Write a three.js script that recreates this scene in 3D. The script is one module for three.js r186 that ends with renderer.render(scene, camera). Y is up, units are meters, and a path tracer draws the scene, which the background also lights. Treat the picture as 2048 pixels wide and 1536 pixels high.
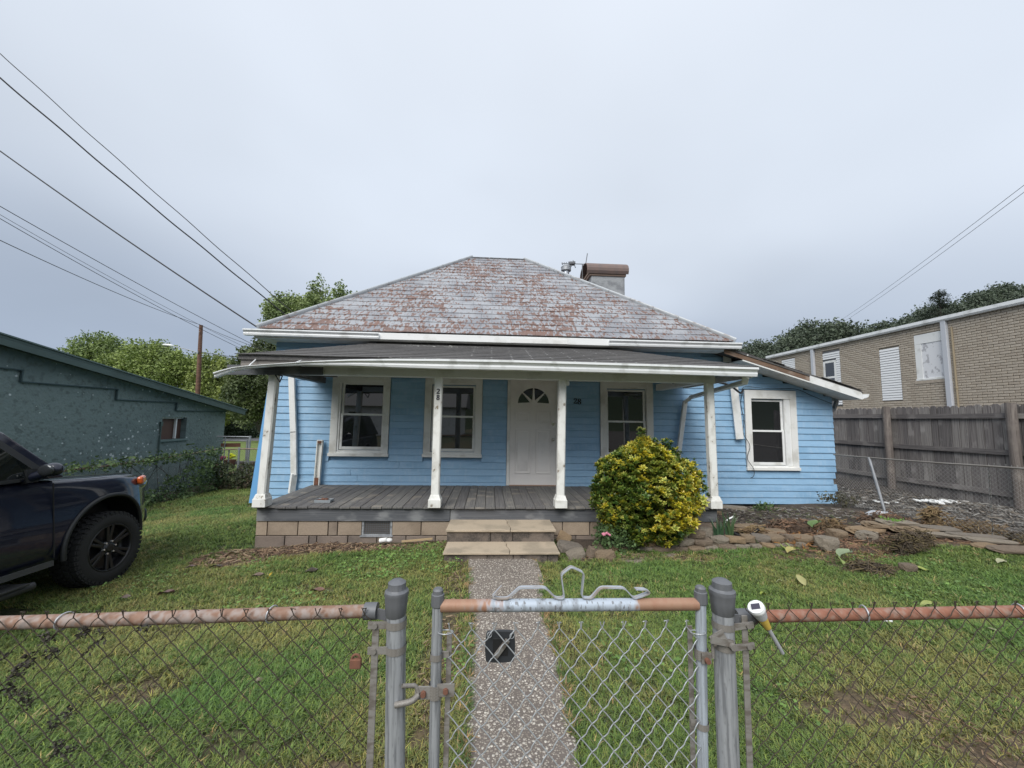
import * as THREE from 'three';
import { mergeGeometries, toCreasedNormals } from 'three/addons/utils/BufferGeometryUtils.js';
import { RoundedBoxGeometry } from 'three/addons/geometries/RoundedBoxGeometry.js';
import { TextGeometry } from 'three/addons/geometries/TextGeometry.js';
import { FontLoader } from 'three/addons/loaders/FontLoader.js';
import { Brush, Evaluator, SUBTRACTION } from 'three-bvh-csg';

// ---------------------------------------------------------------- camera, sky, sun, exposure
const V = (x, y, z) => new THREE.Vector3(x, y, z);
const scene = new THREE.Scene();
const camera = new THREE.PerspectiveCamera(89.85, 4 / 3, 0.05, 1500);
camera.position.set(0, 1.7, 0);
camera.rotation.set(0.09155, -0.0554, 0.01593, 'YXZ');
const EXPOSURE = 2.1;

// random numbers and noise, all seeded
function mulberry(a) { return () => { a |= 0; a = (a + 0x6d2b79f5) | 0; let t = Math.imul(a ^ (a >>> 15), 1 | a); t = (t + Math.imul(t ^ (t >>> 7), 61 | t)) ^ t; return ((t ^ (t >>> 14)) >>> 0) / 4294967296; }; }
let rnd = mulberry(11);
const seed = (n) => { rnd = mulberry(n); };
const R = (a, b) => a + (b - a) * rnd();
const pick = (list) => list[Math.floor(rnd() * list.length)];
const lerp = (a, b, t) => a + (b - a) * t, clamp = (x, a = 0, b = 1) => Math.min(b, Math.max(a, x));
const sst = (a, b, x) => { const t = clamp((x - a) / (b - a)); return t * t * (3 - 2 * t); };
const mix3 = (a, b, t) => [lerp(a[0], b[0], t), lerp(a[1], b[1], t), lerp(a[2], b[2], t)];
const PERM = new Uint8Array(512);
{ const q = mulberry(77), p = [...Array(256).keys()]; for (let i = 255; i > 0; i--) { const j = Math.floor(q() * (i + 1)); [p[i], p[j]] = [p[j], p[i]]; } for (let i = 0; i < 512; i++) PERM[i] = p[i & 255]; }
const hsh = (a, b) => PERM[PERM[a & 255] + (b & 255)] / 255;
function vn(x, y, px = 256, py = px) {
  const xi = Math.floor(x), yi = Math.floor(y), fx = x - xi, fy = y - yi, u = fx * fx * (3 - 2 * fx), v = fy * fy * (3 - 2 * fy);
  const X0 = ((xi % px) + px) % px, X1 = (X0 + 1) % px, Y0 = ((yi % py) + py) % py, Y1 = (Y0 + 1) % py;
  return lerp(lerp(hsh(X0, Y0), hsh(X1, Y0), u), lerp(hsh(X0, Y1), hsh(X1, Y1), u), v);
}
function fbm(x, y, px = 256, oct = 4, py = px) { let s = 0, a = 0.5, t = 0; for (let i = 0; i < oct; i++) { s += a * vn(x + i * 17, y + i * 31, px, py); t += a; a *= 0.5; x *= 2; y *= 2; px *= 2; py *= 2; if (px > 256) px = 256; if (py > 256) py = 256; } return s / t; }
function worley(x, y, p) { // [distance to nearest, second, cell hash]
  const xi = Math.floor(x), yi = Math.floor(y); let d1 = 9, d2 = 9, id = 0;
  for (let j = -1; j <= 1; j++) for (let i = -1; i <= 1; i++) {
    const a = (((xi + i) % p) + p) % p, b = (((yi + j) % p) + p) % p, dx = xi + i + 0.15 + 0.7 * hsh(a, b) - x, dy = yi + j + 0.15 + 0.7 * hsh(a + 57, b + 113) - y, d = Math.hypot(dx, dy);
    if (d < d1) { d2 = d1; d1 = d; id = hsh(a + 9, b + 41); } else if (d < d2) d2 = d;
  }
  return [d1, d2, id];
}

// overcast sky: brighter towards the zenith, greyer blue near the horizon, soft cloud bands
{
  const W = 1024, Hh = 512, data = new Float32Array(W * Hh * 4);
  for (let j = 0; j < Hh; j++) for (let i = 0; i < W; i++) {
    const el = ((j + 0.5) / Hh - 0.5) * Math.PI, az = ((i + 0.5) / W - 0.5) * 2 * Math.PI, s = Math.sin(el), o = (j * W + i) * 4;
    const dx = Math.cos(el) * Math.cos(az), dz = Math.cos(el) * Math.sin(az);
    let c;
    if (s < 0) c = mix3([0.30, 0.37, 0.48], [0.07, 0.08, 0.07], sst(0, -0.06, s));
    else {
      const k = 1 / (s + 0.35), n = fbm(40 + dx * k * 2.1 + 0.5 * s, 40 + dz * k * 2.1, 256, 4) - 0.5, n2 = fbm(90 + dx * k * 0.9, 90 + dz * k * 0.9, 256, 3) - 0.5;
      c = mix3([0.325, 0.39, 0.495], [0.60, 0.66, 0.75], sst(0.04, 0.48, s + n2 * 0.30));
      c = mix3(c, [0.72, 0.77, 0.85], sst(0.45, 1, s));
      const w = 1 + n * 0.16 + n2 * 0.2 * (1 - sst(0.3, 0.8, s));
      c = c.map((x) => x * w * 1.2);
      const sun = Math.max(0, dx * -0.33 + s * 0.80 + dz * 0.50); c = c.map((x) => x * (1 + 0.35 * sun ** 8));
    }
    data[o] = c[0] / EXPOSURE; data[o + 1] = c[1] / EXPOSURE; data[o + 2] = c[2] / EXPOSURE; data[o + 3] = 1;
  }
  const t = new THREE.DataTexture(data, W, Hh, THREE.RGBAFormat, THREE.FloatType);
  t.mapping = THREE.EquirectangularReflectionMapping; t.magFilter = THREE.LinearFilter; t.wrapS = THREE.RepeatWrapping; t.needsUpdate = true;
  scene.background = t; scene.environment = t;
}
const sun = new THREE.DirectionalLight(new THREE.Color(1, 0.97, 0.92), 1.5);   // the sun behind thick cloud: weak and very soft
sun.position.set(-9.9, 24, 15); sun.target.position.set(0, 0, -7); scene.add(sun, sun.target);
sun.castShadow = true; sun.shadow.radius = 70; sun.shadow.mapSize.set(2048, 2048);
Object.assign(sun.shadow.camera, { left: -25, right: 25, top: 20, bottom: -20, near: 1, far: 80 });
const renderer = new THREE.WebGLRenderer({ antialias: true });
renderer.setSize(1024, 768); renderer.toneMapping = THREE.LinearToneMapping; renderer.toneMappingExposure = EXPOSURE;
renderer.shadowMap.enabled = true; renderer.shadowMap.type = THREE.PCFSoftShadowMap;

// ---------------------------------------------------------------- textures and materials
const enc = (x) => { x = clamp(x); return 255 * (x <= 0.0031308 ? 12.92 * x : 1.055 * x ** (1 / 2.4) - 0.055); };
function tex(w, h, fn, rx = 1, ry = rx) {        // fn gives a linear base colour
  const d = new Uint8Array(w * h * 4);
  for (let j = 0; j < h; j++) for (let i = 0; i < w; i++) { const c = fn(i / w, j / h), o = (j * w + i) * 4; d[o] = enc(c[0]); d[o + 1] = enc(c[1]); d[o + 2] = enc(c[2]); d[o + 3] = 255; }
  const t = new THREE.DataTexture(d, w, h); t.colorSpace = THREE.SRGBColorSpace; t.wrapS = t.wrapT = THREE.RepeatWrapping; t.magFilter = THREE.LinearFilter; t.repeat.set(1 / rx, 1 / ry); t.needsUpdate = true; return t;
}
function gtex(w, h, fn, rx = 1, ry = rx) {       // fn gives one grey value
  const d = new Uint8Array(w * h * 4);
  for (let j = 0; j < h; j++) for (let i = 0; i < w; i++) { const c = 255 * clamp(fn(i / w, j / h)), o = (j * w + i) * 4; d[o] = d[o + 1] = d[o + 2] = c; d[o + 3] = 255; }
  const t = new THREE.DataTexture(d, w, h); t.wrapS = t.wrapT = THREE.RepeatWrapping; t.magFilter = THREE.LinearFilter; t.repeat.set(1 / rx, 1 / ry); t.needsUpdate = true; return t;
}
const std = (o) => { const { rgb, ...q } = o; const m = new THREE.MeshPhysicalMaterial({ roughness: 0.8, metalness: 0, ...q }); if (rgb) m.color.setRGB(...rgb); return m; };
const M = {};
// paint
const grime = (u, v, s = 8) => fbm(u * s, v * s, s, 5);
M.white = std({ map: tex(512, 512, (u, v) => mix3([0.78, 0.79, 0.78], [0.60, 0.60, 0.57], sst(0.5, 0.8, grime(u, v, 6))), 1.3), bumpMap: gtex(256, 256, (u, v) => fbm(u * 24, v * 24, 24, 3), 0.6), bumpScale: 0.0012, roughness: 0.55 });
M.vinyl = std({ rgb: [0.74, 0.75, 0.76], roughness: 0.5 });
M.trim = std({ map: tex(512, 512, (u, v) => mix3([0.76, 0.76, 0.735], [0.54, 0.53, 0.49], sst(0.48, 0.8, grime(u, v, 5)) * 0.8), 1.1), bumpMap: M.white.bumpMap, bumpScale: 0.0015, roughness: 0.6 });
M.gutter = std({ map: tex(512, 128, (u, v) => mix3([0.80, 0.82, 0.83], [0.60, 0.61, 0.60], sst(0.55, 0.8, fbm(u * 12, v * 3, 12, 4, 3))), 2.4, 0.5), roughness: 0.35 });
M.peel = std({ map: tex(512, 512, (u, v) => { const n = fbm(u * 9, v * 7, 9, 5, 7), f = fbm(u * 26, v * 14, 26, 3, 14); return n + 0.35 * f > 0.925 ? mix3([0.22, 0.19, 0.15], [0.34, 0.30, 0.25], f) : mix3([0.78, 0.78, 0.75], [0.58, 0.57, 0.53], sst(0.45, 0.8, n)); }, 0.9), bumpMap: gtex(512, 512, (u, v) => { const n = fbm(u * 9, v * 7, 9, 5, 7), f = fbm(u * 26, v * 14, 26, 3, 14); return n + 0.35 * f > 0.925 ? 0.2 + 0.2 * f : 0.8 + 0.2 * f; }, 0.9), bumpScale: 0.003, roughness: 0.7 });
M.doorPaint = std({ map: tex(256, 256, (u, v) => mix3([0.80, 0.77, 0.75], [0.70, 0.67, 0.65], sst(0.4, 0.75, grime(u, v, 4))), 1.2), roughness: 0.5 });
const blueTex = (a, b, c) => tex(512, 512, (u, v) => { const n = fbm(u * 5, v * 9, 5, 5, 9), s = fbm(u * 40, v * 6, 40, 3, 6); return mix3(mix3(a, b, sst(0.42, 0.72, n)), c, 0.35 * sst(0.5, 0.85, s)); }, 1.9, 0.9);
const blueBump = gtex(256, 256, (u, v) => 0.5 * fbm(u * 6, v * 60, 6, 2, 60) + 0.5 * fbm(u * 30, v * 30, 30, 2), 0.8, 0.3);
M.blue = std({ map: blueTex([0.285, 0.475, 0.675], [0.235, 0.41, 0.60], [0.37, 0.53, 0.69]), bumpMap: blueBump, bumpScale: 0.0012, roughness: 0.5 });
M.blue2 = std({ map: blueTex([0.275, 0.46, 0.655], [0.23, 0.405, 0.59], [0.38, 0.52, 0.67]), bumpMap: blueBump, bumpScale: 0.0012, roughness: 0.5 });
M.blueDirty = std({ map: blueTex([0.30, 0.45, 0.58], [0.40, 0.43, 0.40], [0.46, 0.50, 0.52]), bumpMap: blueBump, bumpScale: 0.0016, roughness: 0.65 });
// roof metal with rust, laid out once over the whole front slope (9.2 x 4.8 m)
const rustAt = (x, y) => {
  const row = y / 0.2237, fr = row - Math.floor(row), big = fbm(x * 0.75 + 3, y * 0.8 + 5, 256, 4), mid = fbm(x * 5 + 11 + Math.floor(row) * 3.7, y * 3.2, 256, 3), fine = fbm(x * 38, y * 15 + 60, 256, 3), tick = vn(x * 22 + Math.floor(row) * 5.3, y * 9, 256);
  const k = big * 0.68 + 0.075 + mid * 0.48 + (1 - fr) * 0.13 - y * 0.022;
  return sst(0.0, 0.13, k - 0.70 + (fine - 0.5) * 0.95 + (tick - 0.5) * 0.45);
};
M.roofMetal = std({ map: tex(2048, 1024, (u, v) => { const x = u * 9.2, y = v * 4.8, r = rustAt(x, y), g = fbm(x * 3, y * 2.5, 256, 4), d = fbm(x * 30, y * 9, 256, 2); const base = mix3([0.335, 0.345, 0.365], [0.225, 0.23, 0.25], sst(0.35, 0.7, g) * 0.8 + sst(0.6, 0.8, d) * 0.3); const ru = mix3([0.215, 0.112, 0.078], [0.135, 0.082, 0.064], fbm(x * 9, y * 9, 256, 3)); return mix3(base, ru, r * 0.9); }, 9.2, 4.8), bumpMap: gtex(512, 256, (u, v) => 0.5 + 0.5 * Math.sin(u * Math.PI * 2 * 8) * sst(0, 0.2, v) * sst(1, 0.8, v), 0.6, 0.2237), bumpScale: 0.004, roughness: 0.55, metalness: 0.15 });
M.capMetal = std({ map: tex(512, 128, (u, v) => mix3([0.42, 0.44, 0.46], [0.26, 0.24, 0.23], sst(0.55, 0.8, fbm(u * 16, v * 4, 16, 4, 4))), 2, 0.5), roughness: 0.5, metalness: 0.2 });
M.shingle = std({ map: tex(1024, 512, (u, v) => { const x = u * 7.4, y = v * 2.2, g = vn(u * 256, v * 128, 256, 128), n = fbm(x * 1.1, y * 2, 256, 4), cx = (x / 0.3) % 1, cy = (y / 0.18) % 1; let c = mix3([0.060, 0.058, 0.060], [0.125, 0.12, 0.115], 0.6 * g + 0.5 * n); const spot = Math.hypot((cx - 0.5) * 0.3, (cy - 0.5) * 0.18); if (x > 3 && x < 5.6 && spot < 0.016 && hsh(Math.floor(x / 0.3), Math.floor(y / 0.18)) > 0.25) c = [0.62, 0.62, 0.6]; if (Math.abs(x - 2.6) < 0.8 && y > 1.55 && vn(x * 30, y * 30) > 0.8) c = [0.4, 0.4, 0.37]; return c; }, 7.4, 2.2), bumpMap: gtex(512, 256, (u, v) => vn(u * 256, v * 128, 256, 128), 1.5, 0.8), bumpScale: 0.002, roughness: 0.95 });
// wood
const woodTex = (a, b, c, len, wid) => tex(512, 256, (u, v) => { const w = fbm(u * 3, v * 5, 3, 3, 5), g = fbm(u * 4, v * 90 + w * 6, 4, 3, 90), k = fbm(u * 9, v * 4, 9, 4, 4); return mix3(mix3(a, b, sst(0.3, 0.75, g)), c, sst(0.5, 0.8, k) * 0.8); }, len, wid);
const woodBump = gtex(512, 256, (u, v) => fbm(u * 4, v * 90, 4, 3, 90), 1.2, 0.3);
M.deck = std({ map: woodTex([0.155, 0.148, 0.145], [0.098, 0.094, 0.095], [0.23, 0.205, 0.175], 1.8, 0.6), bumpMap: woodBump, bumpScale: 0.002, roughness: 0.8 });
M.deck2 = std({ map: woodTex([0.18, 0.172, 0.162], [0.115, 0.112, 0.112], [0.27, 0.245, 0.21], 1.8, 0.6), bumpMap: woodBump, bumpScale: 0.002, roughness: 0.8 });
M.rim = std({ map: woodTex([0.125, 0.13, 0.14], [0.075, 0.08, 0.09], [0.24, 0.245, 0.25], 2.2, 0.5), bumpMap: woodBump, bumpScale: 0.002, roughness: 0.75 });
M.fenceWood = [[[0.215, 0.195, 0.185], [0.115, 0.103, 0.10], [0.28, 0.26, 0.245]], [[0.165, 0.15, 0.145], [0.09, 0.082, 0.08], [0.22, 0.20, 0.19]], [[0.265, 0.245, 0.23], [0.15, 0.137, 0.13], [0.33, 0.31, 0.29]]].map((c) => std({ map: woodTex(c[0], c[1], c[2], 1.8, 0.5), bumpMap: woodBump, bumpScale: 0.003, roughness: 0.9 }));
M.postWood = std({ map: woodTex([0.18, 0.155, 0.14], [0.10, 0.085, 0.076], [0.25, 0.22, 0.195], 1.8, 0.5), bumpMap: woodBump, bumpScale: 0.004, roughness: 0.9 });
M.poleWood = std({ map: woodTex([0.16, 0.085, 0.06], [0.10, 0.055, 0.042], [0.22, 0.13, 0.10], 2.5, 0.6), roughness: 0.9 });
M.bark = std({ map: woodTex([0.10, 0.085, 0.07], [0.05, 0.042, 0.035], [0.15, 0.13, 0.11], 0.8, 0.6), bumpMap: woodBump, bumpScale: 0.01, roughness: 0.95 });
// masonry
const grain = gtex(512, 512, (u, v) => 0.5 * vn(u * 128, v * 128, 128) + 0.5 * fbm(u * 32, v * 32, 32, 3), 0.5);
const blockCol = (a, b) => tex(512, 512, (u, v) => { const n = fbm(u * 4, v * 4, 4, 5), g = vn(u * 128, v * 128, 128); return mix3(mix3(a, b, sst(0.35, 0.75, n)), [0.12, 0.10, 0.08], 0.25 * g * g); }, 1.1);
M.block = [[[0.34, 0.27, 0.205], [0.25, 0.195, 0.145]], [[0.29, 0.235, 0.185], [0.21, 0.165, 0.13]], [[0.38, 0.30, 0.225], [0.29, 0.225, 0.165]]].map((c) => std({ map: blockCol(...c), bumpMap: grain, bumpScale: 0.004, roughness: 0.95 }));
M.blockLow = std({ map: blockCol([0.225, 0.18, 0.15], [0.14, 0.115, 0.10]), bumpMap: grain, bumpScale: 0.004, roughness: 0.95 });
M.mortar = std({ rgb: [0.17, 0.145, 0.12], roughness: 1 });
M.step = std({ map: tex(512, 512, (u, v) => { const n = fbm(u * 5, v * 5, 5, 5), g = vn(u * 200, v * 200, 200); return mix3(mix3([0.47, 0.385, 0.285], [0.33, 0.275, 0.205], sst(0.4, 0.72, n)), [0.22, 0.19, 0.15], 0.3 * g * g); }, 1.3), bumpMap: grain, bumpScale: 0.003, roughness: 0.9 });
M.riser = std({ map: tex(512, 512, (u, v) => { const n = fbm(u * 7, v * 7, 7, 5), g = vn(u * 90, v * 90, 90); return mix3(mix3([0.165, 0.135, 0.112], [0.065, 0.056, 0.05], sst(0.35, 0.65, n)), [0.26, 0.215, 0.175], 0.35 * g * g); }, 0.9), bumpMap: grain, bumpScale: 0.006, roughness: 0.95 });
M.stucco = std({ map: tex(1024, 512, (u, v) => {
  const x = u * 9, y = v * 4.2, n = fbm(x * 0.8, y * 1.1, 256, 5), g = fbm(x * 14, y * 14, 256, 3), [d1, , id] = worley(x * 9, y * 9, 256);
  let c = mix3([0.18, 0.235, 0.228], [0.14, 0.19, 0.188], sst(0.35, 0.7, n)); c = mix3(c, [0.08, 0.105, 0.10], 0.5 * sst(0.55, 0.75, g));
  const dense = Math.exp(-(((x - 4.9) / 0.75) ** 2)) * sst(2.3, 1.1, y) + 0.10 + 0.25 * Math.exp(-(((x - 6.0) / 0.3) ** 2)) * sst(1.9, 1.2, y);
  if (id < dense * 0.6 && d1 < 0.07 + 0.20 * hsh(Math.floor(id * 9999), 3) * (0.5 + dense)) c = [0.52, 0.57, 0.56];
  return c;
}, 9, 4.2), bumpMap: gtex(512, 512, (u, v) => 0.65 * fbm(u * 30, v * 30, 30, 4) + 0.35 * fbm(u * 6, v * 6, 6, 3), 1.2), bumpScale: 0.02, roughness: 0.9 });
M.stuccoRoof = std({ map: tex(256, 256, (u, v) => mix3([0.085, 0.13, 0.12], [0.055, 0.085, 0.08], fbm(u * 6, v * 6, 6, 4)), 2), roughness: 0.7 });
M.ledge = std({ rgb: [0.06, 0.095, 0.10], roughness: 0.9 });
M.brick = [[0.44, 0.385, 0.315], [0.425, 0.37, 0.30], [0.455, 0.40, 0.33], [0.40, 0.345, 0.28]].map((c) => std({ map: tex(128, 128, (u, v) => { const n = fbm(u * 8, v * 8, 8, 4); return c.map((x) => x * (0.8 + 0.4 * n)); }, 0.45), bumpMap: grain, bumpScale: 0.003, roughness: 0.85 }));
M.brickMortar = std({ rgb: [0.30, 0.26, 0.21], roughness: 1 });
M.stone = [[0.34, 0.255, 0.17], [0.27, 0.21, 0.155], [0.40, 0.285, 0.175], [0.27, 0.235, 0.195], [0.36, 0.31, 0.245]].map((c, i) => std({ map: tex(256, 256, (u, v) => { const n = fbm(u * 5, v * 14, 5, 5, 14), g = vn(u * 60 + i, v * 60, 60); return mix3(c.map((x) => x * (0.6 + 0.75 * n)), [0.26, 0.15, 0.08], 0.4 * sst(0.6, 0.85, g * n * 1.6)); }, 0.35), bumpMap: grain, bumpScale: 0.012, roughness: 0.92 }));
// walkway: pale pebbles set in dark cement
const pebble = (u, v) => { const [d1, d2, id] = worley(u * 90, v * 90, 90), [e1, , jd] = worley(u * 46 + 0.37, v * 46, 46); return [d1, d2, id, e1, jd]; };
M.aggregate = std({ map: tex(1024, 1024, (u, v) => { const [d1, , id, e1, jd] = pebble(u, v), n = fbm(u * 4, v * 4, 4, 4); let c = mix3([0.185, 0.155, 0.132], [0.115, 0.098, 0.086], n); if (id > 0.42 && d1 < 0.40) c = mix3([0.23, 0.19, 0.155], [0.50, 0.45, 0.38], (id - 0.42) * 1.7); if (jd > 0.72 && e1 < 0.33) c = mix3([0.42, 0.38, 0.33], [0.68, 0.63, 0.55], (jd - 0.72) * 3.5); return c; }, 1), bumpMap: gtex(1024, 1024, (u, v) => { const [d1, , id, e1, jd] = pebble(u, v); let h = 0.25; if (id > 0.42) h = Math.max(h, 0.75 - d1 * 1.2); if (jd > 0.72) h = Math.max(h, 1 - e1 * 1.9); return h; }, 1), bumpScale: 0.007, roughness: 0.85 });
M.asphalt = std({ rgb: [0.22, 0.215, 0.21], roughness: 0.95 });
// metals
const galvTex = (a, b, rx, ry) => tex(256, 256, (u, v) => { const n = fbm(u * 6, v * 16, 6, 4, 16), s = vn(u * 50, v * 50, 50); return mix3(mix3(a, b, sst(0.35, 0.75, n)), [0.09, 0.085, 0.08], 0.3 * sst(0.75, 1, s)); }, rx, ry);
M.galv = std({ map: galvTex([0.40, 0.415, 0.435], [0.22, 0.23, 0.245], 0.7, 0.7), roughness: 0.5, metalness: 0.35 });
M.galvTop = std({ rgb: [0.14, 0.145, 0.155], roughness: 0.55, metalness: 0.2 });
M.galvBlue = std({ map: galvTex([0.45, 0.50, 0.56], [0.29, 0.32, 0.355], 0.7, 0.7), roughness: 0.45, metalness: 0.25 });
M.rustPipe = std({ map: tex(512, 128, (u, v) => { const n = fbm(u * 30, v * 3, 30, 4, 3), g = fbm(u * 90, v * 9, 90, 2, 9), top = Math.cos(v * Math.PI * 2); return mix3(mix3([0.21, 0.115, 0.075], [0.29, 0.185, 0.135], g), [0.33, 0.30, 0.285], 0.7 * sst(0.42, 0.8, 0.55 * n + 0.45 * g + 0.06 * top)); }, 1), roughness: 0.75, metalness: 0.1 });
M.rustPipeRed = std({ map: tex(512, 128, (u, v) => { const n = fbm(u * 30, v * 3, 30, 4, 3), g = fbm(u * 90, v * 9, 90, 2, 9); return mix3(mix3([0.235, 0.095, 0.058], [0.31, 0.15, 0.10], g), [0.29, 0.235, 0.20], 0.7 * sst(0.48, 0.8, 0.55 * n + 0.45 * g)); }, 1), roughness: 0.8, metalness: 0.1 });
M.gateRail = std({ map: tex(1024, 64, (u, v) => { const n = fbm(u * 60, v * 4, 60, 4, 4), l = sst(0.25, 0.12, u + (n - 0.5) * 0.2), r = sst(0.72, 0.78, u + (n - 0.5) * 0.12); const paint = mix3([0.43, 0.49, 0.56], [0.30, 0.33, 0.37], sst(0.5, 0.75, n)); const sp = sst(0.70, 0.78, fbm(u * 120, v * 8, 120, 2, 8)); return mix3(mix3(paint, [0.12, 0.11, 0.11], sp * 0.7), mix3([0.30, 0.14, 0.075], [0.36, 0.22, 0.14], n), Math.max(l, r) * 0.95); }, 1), roughness: 0.6, metalness: 0.15 });
M.rust = std({ map: tex(256, 256, (u, v) => mix3([0.22, 0.095, 0.055], [0.12, 0.06, 0.045], fbm(u * 8, v * 8, 8, 4)), 0.2), roughness: 0.9 });
M.band = std({ map: galvTex([0.27, 0.255, 0.235], [0.16, 0.14, 0.12], 0.2, 0.2), roughness: 0.6, metalness: 0.25 });
M.wireBright = std({ rgb: [0.46, 0.48, 0.50], roughness: 0.4, metalness: 0.45 });
M.wireRust = std({ rgb: [0.06, 0.046, 0.035], roughness: 0.75, metalness: 0.2 });
M.wireDull = std({ rgb: [0.34, 0.34, 0.33], roughness: 0.6, metalness: 0.3 });
M.black = std({ rgb: [0.012, 0.012, 0.013], roughness: 0.55 });
M.cable = std({ rgb: [0.02, 0.02, 0.022], roughness: 0.7 });
M.plastic = std({ rgb: [0.03, 0.033, 0.038], roughness: 0.45 });
M.glass = std({ rgb: [0.010, 0.011, 0.013], roughness: 0.02, ior: 2.15 });
M.dark = std({ rgb: [0.02, 0.02, 0.02], roughness: 1 });
M.chrome = std({ rgb: [0.62, 0.6, 0.55], roughness: 0.2, metalness: 1 });
// ---------------------------------------------------------------- naming, things and parts
const taken = new Map(), origin = new WeakMap();
const numbered = (n) => { const k = taken.get(n) ?? 0; taken.set(n, k + 1); return k ? `${n}_${String(k).padStart(3, '0')}` : n; };
const tag = (o, label, category, group, kind) => { if (label) o.userData.label = label; if (category) o.userData.category = category; if (group) o.userData.group = group; if (kind) o.userData.kind = kind; return o; };
function thing(name, label, category, [x, y, z] = [0, 0, 0], group) {     // a Group at the thing's base; its parts are given in world coordinates
  const o = new THREE.Group(); o.name = numbered(name); o.position.set(x, y, z); scene.add(o); origin.set(o, V(x, y, z)); return tag(o, label, category, group);
}
function part(name, geo, mat, parent, at) {                              // geo in world coordinates, or round `at`
  const o = new THREE.Mesh(geo, mat), p = at ? V(...at) : V(0, 0, 0); o.name = name; o.position.copy(p).sub(origin.get(parent)); o.castShadow = o.receiveShadow = true; origin.set(o, p); parent.add(o); return o;
}
function single(name, geo, mat, label, category, at = [0, 0, 0], group) { // a thing that is one mesh
  const o = new THREE.Mesh(geo, mat); o.name = numbered(name); o.position.set(...at); o.castShadow = o.receiveShadow = true; scene.add(o); origin.set(o, V(...at)); return tag(o, label, category, group);
}
const struct = (name, geo, mat) => { const o = single(name, geo, mat); o.userData.kind = 'structure'; return o; };
// geometry helpers
function boxUV(g, ox = R(0, 9), oy = R(0, 9), swap = false) {             // uv in metres by the facing of each face
  if (g.index) g = g.toNonIndexed(); const p = g.attributes.position, uv = new Float32Array(p.count * 2), a = V(0, 0, 0), b = V(0, 0, 0), c = V(0, 0, 0);
  for (let i = 0; i < p.count; i += 3) {
    a.fromBufferAttribute(p, i); b.fromBufferAttribute(p, i + 1).sub(a); c.fromBufferAttribute(p, i + 2).sub(a); b.cross(c);
    const nx = Math.abs(b.x), ny = Math.abs(b.y), nz = Math.abs(b.z);
    for (let k = 0; k < 3; k++) { const x = p.getX(i + k), y = p.getY(i + k), z = p.getZ(i + k); let u, v; if (nx >= ny && nx >= nz) { u = z; v = y; } else if (ny >= nz) { u = x; v = z; } else { u = x; v = y; } if (swap) [u, v] = [v, u]; uv[(i + k) * 2] = u + ox; uv[(i + k) * 2 + 1] = v + oy; }
  }
  g.setAttribute('uv', new THREE.BufferAttribute(uv, 2)); return g;
}
const place = (g, x, y, z, rx = 0, ry = 0, rz = 0) => { if (rx || ry || rz) g.applyMatrix4(new THREE.Matrix4().makeRotationFromEuler(new THREE.Euler(rx, ry, rz))); g.translate(x, y, z); return g; };
const box = (w, h, d, x = 0, y = 0, z = 0, rx = 0, ry = 0, rz = 0, swap = false) => place(boxUV(new THREE.BoxGeometry(w, h, d), R(0, 9), R(0, 9), swap), x, y, z, rx, ry, rz);
const span = (x0, x1, y0, y1, z0, z1, swap = false) => box(Math.abs(x1 - x0), Math.abs(y1 - y0), Math.abs(z1 - z0), (x0 + x1) / 2, (y0 + y1) / 2, (z0 + z1) / 2, 0, 0, 0, swap);
const rbox = (w, h, d, r, x = 0, y = 0, z = 0, rx = 0, ry = 0, rz = 0, swap = false) => place(boxUV(new RoundedBoxGeometry(w, h, d, 1, r), R(0, 9), R(0, 9), swap), x, y, z, rx, ry, rz);
const rspan = (r, x0, x1, y0, y1, z0, z1, swap = false) => rbox(Math.abs(x1 - x0), Math.abs(y1 - y0), Math.abs(z1 - z0), r, (x0 + x1) / 2, (y0 + y1) / 2, (z0 + z1) / 2, 0, 0, 0, swap);
const merge = (list) => mergeGeometries(list.map((g) => { const q = g.index ? g.toNonIndexed() : g; for (const k of Object.keys(q.attributes)) if (!['position', 'normal', 'uv'].includes(k)) q.deleteAttribute(k); if (!q.attributes.normal) q.computeVertexNormals(); if (!q.attributes.uv) boxUV(q); return q; }));
function cyl(a, b, ra, rb = ra, seg = 10, cap = true) {                   // a tapered rod from a to b
  const A = V(...a), B = V(...b), d = B.clone().sub(A), L = d.length(), g = new THREE.CylinderGeometry(rb, ra, L, seg, 1, !cap);
  g.applyMatrix4(new THREE.Matrix4().makeRotationFromQuaternion(new THREE.Quaternion().setFromUnitVectors(V(0, 1, 0), d.normalize()))); g.translate((A.x + B.x) / 2, (A.y + B.y) / 2, (A.z + B.z) / 2); return g;
}
function pipe(a, b, r, seg = 14) { const g = cyl(a, b, r, r, seg), uv = g.attributes.uv, L = V(...a).distanceTo(V(...b)); for (let i = 0; i < uv.count; i++) { const u = uv.getX(i), v = uv.getY(i); uv.setXY(i, v * L, u); } return g; }
const tube = (pts, r, n = 40, seg = 6) => new THREE.TubeGeometry(new THREE.CatmullRomCurve3(pts.map((p) => V(...p)), false, 'centripetal'), n, r, seg);
function poly(points, depth, toWorld) {                                   // extrude a polygon [[u, v], ...]; toWorld(u, v, w) places it
  const g = new THREE.ExtrudeGeometry(new THREE.Shape(points.map((p) => new THREE.Vector2(...p))), { depth, bevelEnabled: false }), p = g.attributes.position;
  for (let i = 0; i < p.count; i++) { const q = toWorld(p.getX(i), p.getY(i), p.getZ(i)); p.setXYZ(i, ...q); }
  g.computeVertexNormals(); return boxUV(g, 0, 0);
}
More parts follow.
